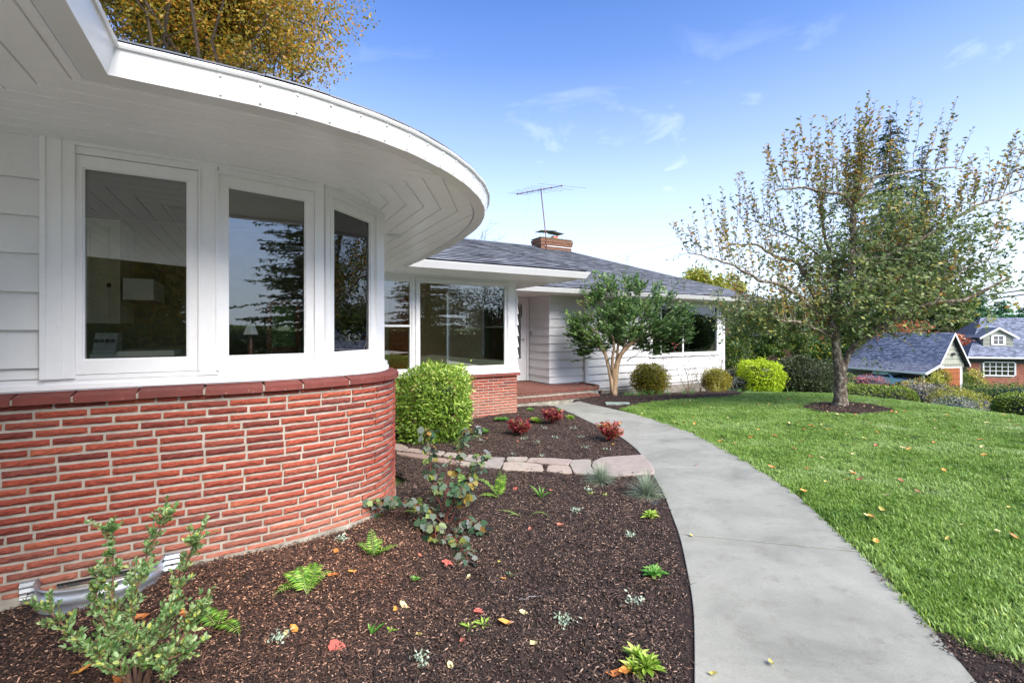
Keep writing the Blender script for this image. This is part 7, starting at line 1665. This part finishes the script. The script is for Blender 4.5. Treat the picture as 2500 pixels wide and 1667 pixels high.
lc_ = GP(.3, -.05, -.35); mb = MB(); mb.lathe(lc_+Vector((0, 0, -.02)), [(.05, .02), (.22, -.02), (.24, -.06), (.10, -.10), (.09, -.2)], 12); tag(mb.build('barn_lamp', M['steel'], GA))
# vehicle parked under the carport and a pale car farther left
def car(loc, rot, label, body, dark_low=None, L=4.5, Wd=1.75, H=1.45, pick=False, group=None):
    T_ = empty('parked_car' if not pick else 'parked_pickup', loc, label, 'car' if not pick else 'pickup truck', group); MM = Matrix.Translation(loc) @ Matrix.Rotation(rot, 4, 'Z')
    bm_ = MB(); side = [(-L/2, .35), (-L/2, .78), (-L*.42, .88), (-L*.18, .93), (-L*.05, H) if not pick else (-L*.06, H), (L*.22, H), (L*.38, .96) if not pick else (L*.24, .98), (L/2, .90), (L/2, .35)]
    n = len(side); vs = []
    for s_, ins in ((-1, 0), (1, 0)):
        for x, z in side: y = s_*(Wd/2-(0.18 if z > 1.05 else 0)); vs.append(MM @ Vector((x, y, z)))
    bm_.add(vs, [tuple(range(n)), tuple(range(n, 2*n))[::-1]]+[(i, n+i, n+(i+1) % n, (i+1) % n) for i in range(n)])
    o = bm_.build('body', body, T_); bv = o.modifiers.new('b', 'BEVEL'); bv.width = .06; bv.segments = 2
    gm = MB()
    for s_ in (-1, 1):
        q = [(-L*.15, .97), (-L*.055, H-.07), (L*.20, H-.07), (L*.34 if not pick else L*.22, 1.0)]
        vs = [MM @ Vector((x, s_*(Wd/2-(.165 if z > 1.05 else -.004)), z)) for x, z in q]; gm.add(vs, [(0, 1, 2, 3)])
    gm.add([MM @ Vector((-L*.172, -Wd*.36, .97)), MM @ Vector((-L*.172, Wd*.36, .97)), MM @ Vector((-L*.07, Wd*.34, H-.05)), MM @ Vector((-L*.07, -Wd*.34, H-.05))], [(0, 1, 2, 3)])
    gm.build('side_window', M['black'], T_)
    for sx in (-L*.31, L*.30):
        for sy in (-1, 1):
            w_ = MB(); w_.lathe(MM @ Vector((sx, sy*(Wd/2-.06), .32)), [(.32, -.1), (.33, 0), (.32, .1)], 16, Matrix.Rotation(rot, 4, 'Z') @ Matrix.Rotation(R(90), 4, 'X')); wo_ = w_.build('wheel', M['black'], T_)
            w_ = MB(); w_.lathe(MM @ Vector((sx, sy*(Wd/2+.045), .32)), [(.2, -.01), (.19, .01), (.05, .02)], 12, Matrix.Rotation(rot, 4, 'Z') @ Matrix.Rotation(R(90), 4, 'X')); w_.build('rim', M['steel'], wo_)
    for sy in (-1, 1): h_ = MB(); h_.box(-L/2-.02, -L/2+.02, sy*.62-.13, sy*.62+.13, .60, .74, MM); h_.build('headlight', M['alum'], T_)
    return T_
p = GP(-2.7, 3.2, gz+.15); car(p, math.atan2(rd.y, rd.x), 'pale blue and white pickup parked inside the open carport', simple('pale_blue_paint', srgb(176, 208, 222), None, .3), pick=True)
pc_ = at(1900, 806, 68); car(Vector((pc_.x, pc_.y, pc_.z-1.4)), R(160), 'white parked car glimpsed left of the fruit tree trunk', simple('white_car_paint', srgb(222, 226, 232), None, .25))
mb = MB(); q = Vector((pc_.x, pc_.y, 0)); 
pc2 = at(1940, 798, 72); car(Vector((pc2.x+.5, pc2.y, pc2.z-1.35)), R(150), 'silver parked car glimpsed through the fork of the fruit tree', simple('silver_car_paint', srgb(176, 182, 190), None, .3, metal=.5))

# ------------------------------------------------------------------ brick neighbour house with dormer, at the right edge
H0 = at(2223, 822, 45.0); HL = 14.0; hd_ = Vector((.97, -.24)).normalized(); hb = Vector((.24, .97))
def HP(a, b, z): return Vector((H0.x+hd_.x*a+hb.x*b, H0.y+hd_.y*a+hb.y*b, z))
def hb_(mb, a0, a1, b0, b1, z0, z1):
    vs = [HP(a, b, z) for z in (z0, z1) for b in (b0, b1) for a in (a0, a1)]; mb.add(vs, [(0, 2, 3, 1), (4, 5, 7, 6), (0, 1, 5, 4), (2, 6, 7, 3), (0, 4, 6, 2), (1, 3, 7, 5)])
hez = H0.z; hgz = -4.6; hrz = hez+4.0
NH = empty('neighbour_house', HP(4, 3, hgz), "neighbour's brick house with steep grey roof, small dormer and gridded window", 'house')
mb = MB(); hb_(mb, .4, HL, .5, 8, hgz, hez); NW = mb.build('wall', M['mortar'], NH)
bj = MB(); rb = random.Random(9); z = hgz+.3; k = 0
while z < hez-.1:
    a = .4-(.12 if k % 2 else 0)
    while a < 7.5:
        if not (1.25 < a+.1 < 4.1 and z > -3.0):
            bj.cr = rb.random(); hb_(bj, a, a+.225, .455, .5, z, z+.062)
        a += .24
    z += .078; k += 1
bj.build('brick_courses', M['brick_j'], NW, kind='stuff')
mb = MB(); mb.add([HP(-.1, -.1, hez+.08), HP(HL, -.1, hez+.08), HP(HL, 4.2, hrz), HP(3.6, 4.2, hrz), HP(-.1, 8.5, hez+.08), HP(HL, 8.5, hez+.08)], [(0, 1, 2, 3), (3, 2, 5, 4), (0, 3, 4)]); mb.add([HP(-.1, -.1, hez), HP(HL, -.1, hez), HP(HL, 8.5, hez), HP(-.1, 8.5, hez)], [(0, 1, 2, 3)]); NR = mb.build('roof', M['shingle_n'], NH)
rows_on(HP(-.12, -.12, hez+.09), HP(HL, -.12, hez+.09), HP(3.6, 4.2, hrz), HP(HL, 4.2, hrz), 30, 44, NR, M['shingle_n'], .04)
mb = MB(); hb_(mb, -.12, HL, -.2, -.1, hez-.02, hez+.12); mb.build('gutter', M['white'], NH)
mb = MB(); hb_(mb, .4, HL, .42, .5, hez-.5, hez-.02); mb.build('eave_band', M['dark_wall'], NH)
F = MB(); wa0, wa1, wz0, wz1 = 1.55, 3.95, -2.75, -1.55
for a in ((wa0-.12, wa0, wz0-.25, wz1), (wa1, wa1+.12, wz0, wz1)): hb_(F, a[0], a[1], .36, .5, a[2], a[3])
hb_(F, wa0, wa1, .36, .5, wz1, wz1+.08); hb_(F, wa0, wa1, .36, .5, wz0-.1, wz0)
F = F.build('window', M['white'], NH); mb = MB(); hb_(mb, wa0, wa1, .46, .47, wz0, wz1); mb.build('pane', M['glass'], F); mb = MB(); hb_(mb, wa0, wa1, .51, .52, wz0, wz1); mb.build('blind', M['dark'], F)
for i in range(1, 5): mb = MB(); x = wa0+(wa1-wa0)*i/5; hb_(mb, x-.025, x+.025, .40, .46, wz0, wz1); mb.build('glazing_bar', M['white'], F)
for i in (1, 2): mb = MB(); z = wz0+(wz1-wz0)*i/3; hb_(mb, wa0, wa1, .41, .46, z-.025, z+.025); mb.build('glazing_bar', M['white'], F)
# dormer
da, db = 3.05, 1.0
dzb = hez+.09+(hrz-hez)*(db+.1)/4.3; dw_ = 1.20
mb = MB(); z0, z1, z2 = dzb-.05, dzb+.95, dzb+1.75
mb.add([HP(da-dw_, db, z0), HP(da+dw_, db, z0), HP(da+dw_, db, z1), HP(da, db, z2), HP(da-dw_, db, z1), HP(da-dw_, db+2, z0), HP(da+dw_, db+2, z0), HP(da+dw_, db+2, z1), HP(da, db+2.6, z2), HP(da-dw_, db+2, z1)], [(0, 1, 2, 3, 4), (0, 4, 9, 5), (1, 6, 7, 2)]); DM = mb.build('dormer', M['grey_siding'], NH)
mb = MB()
for s_ in (-1, 1): mb.add([HP(da, db-.2, z2+.12), HP(da, db+3, z2+.12), HP(da+s_*(dw_+.35), db+2.4, z1-.1), HP(da+s_*(dw_+.35), db-.2, z1-.1)], [(0, 1, 2, 3)])
mb.build('dormer_roof', M['shingle_n'], DM)
mb = MB()
for s_ in (-1, 1): mb.add([HP(da, db-.22, z2+.15), HP(da+s_*(dw_+.38), db-.22, z1-.08), HP(da+s_*(dw_+.38), db-.22, z1-.26), HP(da, db-.22, z2-.06), HP(da, db-.14, z2+.15), HP(da+s_*(dw_+.38), db-.14, z1-.08), HP(da+s_*(dw_+.38), db-.14, z1-.26), HP(da, db-.14, z2-.06)], [(0, 1, 2, 3), (4, 5, 6, 7), (0, 4, 5, 1), (3, 2, 6, 7), (1, 5, 6, 2)])
hb_(mb, da-.58, da-.38, db-.06, db, dzb+.15, dzb+1.1); hb_(mb, da+.38, da+.58, db-.06, db, dzb+.15, dzb+1.1); hb_(mb, da-.58, da+.58, db-.06, db, dzb+.98, dzb+1.12); hb_(mb, da-.58, da+.58, db-.06, db, dzb+.12, dzb+.26); mb.build('dormer_trim', M['white'], DM)
mb = MB(); hb_(mb, da-.38, da+.38, db-.02, db-.01, dzb+.26, dzb+.98); mb.build('pane', M['black'], DM)
mb = MB(); hb_(mb, da-.38, da+.38, db-.05, db-.02, dzb+.60, dzb+.66); hb_(mb, da-.03, da+.03, db-.045, db-.02, dzb+.26, dzb+.98); hb_(mb, da-.38, da+.38, db-.04, db-.02, dzb+.78, dzb+.81); hb_(mb, da-.38, da+.38, db-.04, db-.02, dzb+.43, dzb+.46); mb.build('glazing_bar', M['white'], DM)
z = dzb+.3
while z < z1: mb = MB(); hb_(mb, da-dw_-.01, da-.58, db-.03, db+.0, z-.02, z); hb_(mb, da+.58, da+dw_+.01, db-.03, db, z-.02, z); mb.build('siding_board', M['grey_siding'], DM); z += .36
# cedar gabled building behind the trunk
C0 = at(1884, 765, 52)
CDH = empty('cedar_house', Vector((C0.x, C0.y, -4)), 'orange cedar clad gable of a distant house left of the fruit tree trunk', 'house'); mb = MB(); w_, h_ = 1.5, 3.0
y0 = C0.y; mb.box(C0.x-w_, C0.x+w_, y0, y0+8, -5, C0.z+.2); mb.add([(C0.x-w_, y0, C0.z+.2), (C0.x+w_, y0, C0.z+.2), (C0.x+w_, y0, C0.z+2.6)], [(0, 1, 2)]); CW_ = mb.build('wall', M['garage_wood'], CDH)
for i in range(9): mb = MB(); zt_ = C0.z+.2+2.4*(i+.5)/9-.1; mb.box(C0.x-w_+i*.44, C0.x-w_+i*.44+.41, y0-.04, y0-.002, -4, zt_); mb.build('plank', M['garage_wood'], CW_)
mb = MB(); mb.add([(C0.x-w_-3, y0-.4, C0.z-.4), (C0.x+w_+.3, y0-.4, C0.z+2.9), (C0.x+w_+.3, y0+8, C0.z+2.9), (C0.x-w_-3, y0+8, C0.z-.4)], [(0, 1, 2, 3)]); mb.build('roof', M['shingle_n'], CDH)
# ------------------------------------------------------------------ clipped hedges and mounds across the drop
def hedge(name, pA, pB, wdt, h, label, mat, n, leaf, cat='hedge', seed=1, power=5):
    c_ = (Vector(pA)+Vector(pB))/2; L = (Vector(pB)-Vector(pA)).length; ang = math.atan2(pB[1]-pA[1], pB[0]-pA[0]); T_ = empty(name, c_, label, cat); r_ = np.random.default_rng(seed)
    # sample a rounded box surface by area
    q = r_.uniform(-1, 1, (n*3, 3)); half = np.array([L/2, wdt/2, h/2]); 
    q2 = unit(q)*1.0; face = r_.integers(0, 100, n*3); P = r_.uniform(-1, 1, (n*3, 3)); ar = np.array([wdt*h*2, L*h*2, L*wdt]); cum = np.cumsum(ar/ar.sum())*100
    ax = np.searchsorted(cum, face+.5); sg = np.where(ax == 2, 1, r_.choice([-1, 1], n*3)); P[np.arange(n*3), np.minimum(ax, 2)] = sg
    rr_ = min(wdt, h)*.35; X = P*half; core = np.clip(X, -(half-rr_), (half-rr_)); dlt = X-core; nn = unit(dlt+1e-6*P); X = core+nn*rr_*(1-.12*r_.random((n*3, 1)))+r_.normal(size=(n*3, 3))*.02
    X = X[:n]; nn = nn[:n]; ca, sa = math.cos(ang), math.sin(ang); Rm = np.array([[ca, -sa, 0], [sa, ca, 0], [0, 0, 1]]); X = X @ Rm.T+np.array(c_)+np.array([0, 0, h/2]); nn = nn @ Rm.T
    leaves('foliage', X, unit(nn*.8+rdir(n, .3)), unit(nn+rdir(n)*.5), leaf*r_.uniform(.6, 1.3, n), leaf*.55, mat, T_, rnd=np.clip(r_.random(n)*.75+.25*nn[:, 2], 0, 1))
    mb = MB(); hh = half*.93; mb.box(-hh[0], hh[0], -hh[1], hh[1], -half[2], hh[2], Matrix.Translation(Vector(c_)+Vector((0, 0, h/2))) @ Matrix.Rotation(ang, 4, 'Z')); o = mb.build('shade_core', M['twigs'], T_); bv = o.modifiers.new('b', 'BEVEL'); bv.width = rr_*.9; bv.segments = 3
    return T_
hA, hB = at(1880, 882, 20.2), at(2122, 890, 18.9)
top = (hA.z+hB.z)/2
hedge('clipped_hedge', (hA.x-1.5, hA.y+.9, hA.z-1.8), (hB.x-.3, hB.y, hA.z-1.8), 1.5, 1.8, 'long low clipped hedge behind the lawn left of the drive', M['l_hedge'], 15000, .085, seed=3)
rA = at(2266, 903, 15.5); rB = at(2480, 903, 14.0)
hedge('clipped_hedge', (rA.x+.2, rA.y, rA.z-1.7), (rB.x, rB.y, rA.z-1.7), 1.5, 1.75, 'clipped hedge at the right edge of the photo beside the drive', M['l_hedge'], 9000, .075, seed=4)
def mound(dx, dyt, D_, w_, h, mat, label, **k):
    c_ = at(dx, dyt, D_); return bush('shrub_mound', Vector((c_.x, c_.y, c_.z-h)), w_, w_, h, mat, label, **k)
mound(2128, 883, 19.5, 1.9, 1.9, M['l_heath'], 'grey brown mounded shrub at the end of the long hedge', n=3600, leaf=.08, seed=31)
mound(2160, 882, 24, 3.0, 1.6, M['l_dark'], 'flat dark green mound in front of the garage corner', n=2500, leaf=.10, seed=32)
mound(2172, 893, 19.0, 1.7, 1.8, M['l_yel'], 'yellow green dome shaped shrub, the left one beside the drive', n=3600, leaf=.07, seed=33)
mound(2202, 893, 18.5, 1.9, 1.9, M['l_yel'], 'yellow green dome shaped shrub touching the asphalt drive', n=4200, leaf=.07, seed=34)
mound(2192, 914, 16.8, 1.5, 1.5, M['l_grey'], 'blue grey low mound in front of the yellow green domes', n=2600, leaf=.06, seed=35)
mound(2235, 893, 42, 2.5, 1.2, M['l_camel'], 'green shrub at the foot of the garage vine', n=900, leaf=.2, seed=36)
mound(2300, 885, 36, 5.5, 2.0, M['l_camel'], 'loose dark green bushes under the gridded window', n=3000, leaf=.16, seed=37, shell=.5)
mound(2345, 880, 33, 4.0, 2.2, M['l_green'], 'leafy green bush at the right edge below the neighbour roof', n=2500, leaf=.16, seed=38, shell=.5)
mound(2108, 872, 33, 2.4, 2.6, M['l_barb'], 'yellow brown bush covering the carport corner', n=3000, leaf=.15, seed=39, shell=.5)
mound(2152, 858, 35, 1.2, 3.2, M['l_yel'], 'pale variegated tall shrub beside the orange garage door', n=2600, leaf=.15, seed=40, shell=.5)
mound(2214, 858, 41, 1.3, 4.4, M['l_green'], 'climbing green shrub between garage and brick house', n=2600, leaf=.18, seed=41, shell=.5)
mound(2165, 848, 39, 1.0, 1.3, M['l_barb'], 'round brownish vine hanging on the garage door corner', n=900, leaf=.14, seed=42, shell=.5)
mound(2238, 850, 42.5, 1.7, 3.8, M['l_yel'], 'vine with yellow leaves climbing the brick house corner', n=2200, leaf=.18, seed=43, shell=.5)
mound(1990, 862, 33, 2.6, 1.6, M['l_pinkmap'], 'pink leaved low shrub right of the fruit tree trunk', n=1800, leaf=.12, seed=44, shell=.5)
mound(1905, 850, 27, 2.6, 1.8, M['l_green'], 'green shrub left of the fruit tree trunk below the parked car', n=1800, leaf=.12, seed=45)
# ------------------------------------------------------------------ trees beyond
def gr(p): return Vector((p.x, p.y, g(p.x, p.y)-.1))
c_ = at(2045, 620, 56); b_ = gr(c_); t_ = at(2034, 262, 56)
conifer('tall_conifer', b_, t_.z-b_.z, 15, 'tall dark conifer standing directly behind the fruit tree', M['l_conif'], 3, 54, 12, droop=.35, leaf=.6, density=9, trunk_r=.7)
c_ = at(2118, 620, 62); b_ = gr(c_); t_ = at(2112, 330, 62)
conifer('tall_conifer', b_, t_.z-b_.z, 12, 'dark conifer right of and behind the tallest one', M['l_conif'], 4, 44, 11, droop=.4, leaf=.65, density=8, trunk_r=.6)
for k, (x, y, D_, w_, lab) in enumerate(((2235, 668, 60, 13, 'blue green cedar rising behind the garage and brick house'), (2300, 688, 64, 12, 'bright green cedar behind the dormer house'), (2190, 690, 66, 11, 'smaller cedar beside the blue green one'), (2350, 705, 70, 10, 'cedar crown at the right edge above the dormer house'))):
    t_ = at(x, y, D_); b_ = gr(t_); conifer('cedar_tree', b_, max(5, t_.z-b_.z), w_, lab, M['l_conif2'], 10+k, 30, 16, droop=.1, leaf=.8, density=8, trunk_r=.35)
def bt(dx, dyt, D_, wpx, hpx, mat, label, n, leaf, seed, name='broadleaf_tree', **k):
    c_ = at(dx, dyt+hpx/2, D_); sc = D_*K/FPX; rx, rz = wpx/2*sc, hpx/2*sc; b_ = gr(c_); 
    return tree(name, b_, 0, np3(c_), (rx, rx*.8, rz), mat, M['bark_dark'], label, n=n, leaf=leaf, seed=seed, **k)
bt(2100, 738, 46, 170, 70, M['l_reddish'], 'salmon red maple crown above the garage ridge', 5000, .32, 51, cr=.4)
bt(2215, 745, 50, 90, 120, M['l_green'], 'rounded green tree between the garage and the brick house roof', 4500, .36, 52)
bt(2010, 745, 58, 120, 110, M['l_green'], 'green tree left of the garage roof behind the trunk', 4500, .30, 53)
bt(1960, 700, 48, 130, 130, M['l_camel'], 'green tree mass behind the fork of the fruit tree', 5000, .36, 54)
bt(2150, 640, 52, 150, 170, M['l_green'], 'dull green tree between the conifers and the cedars', 7000, .36, 55)
bt(1600, 612, 34, 90, 90, M['l_yel'], 'small yellow green tree behind the right end of the wing roof', 4200, .20, 56, cr=.45)
bt(1665, 632, 34, 100, 90, M['l_yel'], 'yellow green tree right of the wing roof end', 4200, .20, 57, cr=.45)
bt(1790, 690, 40, 120, 130, M['l_green'], 'green tree behind the spreading rhododendron', 4500, .28, 58)
bt(1870, 760, 44, 110, 110, M['l_camel'], 'dark green tree behind the cedar clad house', 3500, .3, 59)
for k, (x, y, w_) in enumerate(((1700, 730, 200), (1850, 735, 220), (2010, 735, 260), (2260, 730, 260), (2420, 700, 200))):
    bt(x, y, 90+k*3, w_, 120, M['l_green'], ['far tree line crown low behind the wing corner', 'far tree line crown behind the parked cars', 'far tree line crown behind the garage', 'far tree line crown behind the brick house', 'far tree line crown beyond the right edge'][k], 4200, .8, 70+k, trunk_r=.3)
# large autumn tree behind the curved wing roof
AT = at(495, 60, 17.5); sc = 17.5*K/FPX
T_ = tree('autumn_tree', Vector((AT.x, AT.y, -.4)), 0, np3(at(450, 20, 17.5)), (350*sc, 300*sc, 230*sc), M['l_maple'], M['bark_dark'], 'large yellow orange autumn tree rising behind the curved roof', n=90000, leaf=.13, seed=91, clumps=110, cr=.30, shell=.25, trunk_r=.28, limbs=22, up=-.1)
# bare twigs of a leafless tree behind the bay roof
bt_ = at(1085, 640, 24); LT = empty('bare_tree', gr(bt_), 'leafless twiggy tree top above the bay roof beside the curved eave', 'tree'); mb = MB(); rr = random.Random(6)
root = at(1070, 620, 24); mb.tube([Vector((root.x, root.y, -.5)), root], [.2, .10], 6)
for k in range(26):
    e_ = at(rr.uniform(1045, 1150), rr.uniform(512, 580), 24+rr.uniform(-1, 1)); w_ = wiggle(root, e_, 4, .08, rr); mb.tube(w_, [.03, .02, .014, .01, .005], 4)
    for q in range(5): s = w_[rr.randint(2, 4)]; mb.tube(wiggle(s, s+Vector((rr.uniform(-1, 1), rr.uniform(-.5, .5), rr.uniform(-.1, .9)))*.7, 2, .1, rr), [.007, .005, .003], 3)
mb.build('trunk', M['bark_dark'], LT)
# overhead wires
def wire(a, b, label, r_=.014, sag=.6):
    pts = []
    for i in range(25):
        t = i/24; p = a.lerp(b, t); p.z -= sag*4*t*(1-t); pts.append(p)
    mb = MB(); mb.tube(pts, r_, 5); return tag(mb.build('overhead_wire', simple('wire_cable', srgb(70, 74, 80), None, .5)), label, 'wire')
wire(at(1560, 742, 60), at(2900, 580, 14), 'upper thick overhead cable crossing behind the fruit tree', .030, .8); wire(at(1560, 750, 60), at(2900, 592, 14), 'lower thick overhead cable just under the upper one', .030, .8)
wire(at(1700, 640, 60), at(2800, 405, 15), 'thin overhead wire high through the fruit tree crown', .016, .5); wire(at(1900, 560, 50), at(2760, 300, 15), 'highest thin wire rising to the right behind the shoots', .013, .4)
wire(at(1300, 610, 45), at(2000, 455, 26), 'faint thin wire in the sky above the chimney roof', .006, .2)
# pole that carries them, behind the wing
pp_ = at(1560, 700, 60); UP = empty('utility_pole', Vector((pp_.x, pp_.y, -3)), 'distant utility pole hidden behind the wing roof carrying the cables', 'utility pole'); mb = MB(); mb.tube([Vector((pp_.x, pp_.y, -4)), at(1560, 735, 60)], [.16, .12], 8); mb.build('pole', M['bark_dark'], UP)
# ------------------------------------------------------------------ what stands behind the viewer (seen in the window glass)
def bk(x, y): return Vector((x, y, g(x, y)-.2))
conifer('garden_conifer', bk(17.2, -7.4), 15, 8.2, 'broad dark conifer across the front garden, seen reflected in the middle pane', M['l_conif'], 61, 46, 14, droop=.15, leaf=.34, density=9, trunk_r=.35)
for k, (x, y, r_, h, m_, lab) in enumerate(((6, -19, 6.5, 12, 'l_maple', 'orange autumn tree reflected in the casement window'), (-2, -20, 6.5, 12.5, 'l_green', 'green tree behind the viewpoint reflected in the casement'), (14, -17, 5, 8, 'l_green', 'green tree across the garden reflected in the bay window'),
        (9, -24, 6, 11, 'l_green', 'tall green tree across the garden reflected in the bay glass'), (27, -7, 6, 8, 'l_conif', 'dark tree across the garden beside the broad conifer'), (30, 2, 6, 7, 'l_maple', 'orange tree across the road to the right'), (33, 12, 6, 7, 'l_green', 'green tree across the road farther right'))):
    b = bk(x, y); tree('garden_tree', b, 0, (x, y, b.z+h*.5), (r_*.8, r_*.8, h*.52), M[m_], M['bark_dark'], lab, n=26000, leaf=.20, seed=80+k, clumps=30, trunk_r=.25)
hedge('tall_hedge', (-14, -17, -1.2), (34, -22, -1.2), 3, 3.0, 'tall dark hedge across the garden behind the viewpoint, seen reflected', M['l_green'], 16000, .28, seed=9)
hedge('tall_hedge', (34, -22, -2.2), (37, 4, -2.6), 3, 3.8, 'tall hedge along the road to the right of the viewpoint, seen reflected', M['l_green'], 9000, .28, seed=10)
hedge('tree_screen', (-9, -22, -1.2), (9, -25, -1.2), 4, 10, 'dense dark autumn tree screen behind the viewpoint reflected in the casement', M['l_maple'], 22000, .34, seed=12)
# distant hills
mb = MB(); rr = random.Random(2); n = 90; vs = []
for i in range(n+1):
    a = R(-20+120*i/n); rad = 900; h = 26+14*math.sin(i*.21)+8*math.sin(i*.5+1)+rr.uniform(-1.5, 1.5); vs += [(rad*math.sin(a), rad*math.cos(a), -30), (rad*math.sin(a), rad*math.cos(a), h), ((rad+250)*math.sin(a), (rad+250)*math.cos(a), -30)]
mb.add(vs, [(3*i, 3*i+3, 3*i+4, 3*i+1) for i in range(n)]+[(3*i+1, 3*i+4, 3*i+5, 3*i+2) for i in range(n)]); tag(mb.build('hills', simple('wooded_hills', srgb(66, 86, 84), srgb(84, 104, 100), .95, .02)), kind='structure')
mb = MB(); mb.box(-1500, 1500, -1500, 1500, -31, -30); tag(mb.build('plain', M['ground']), kind='structure')
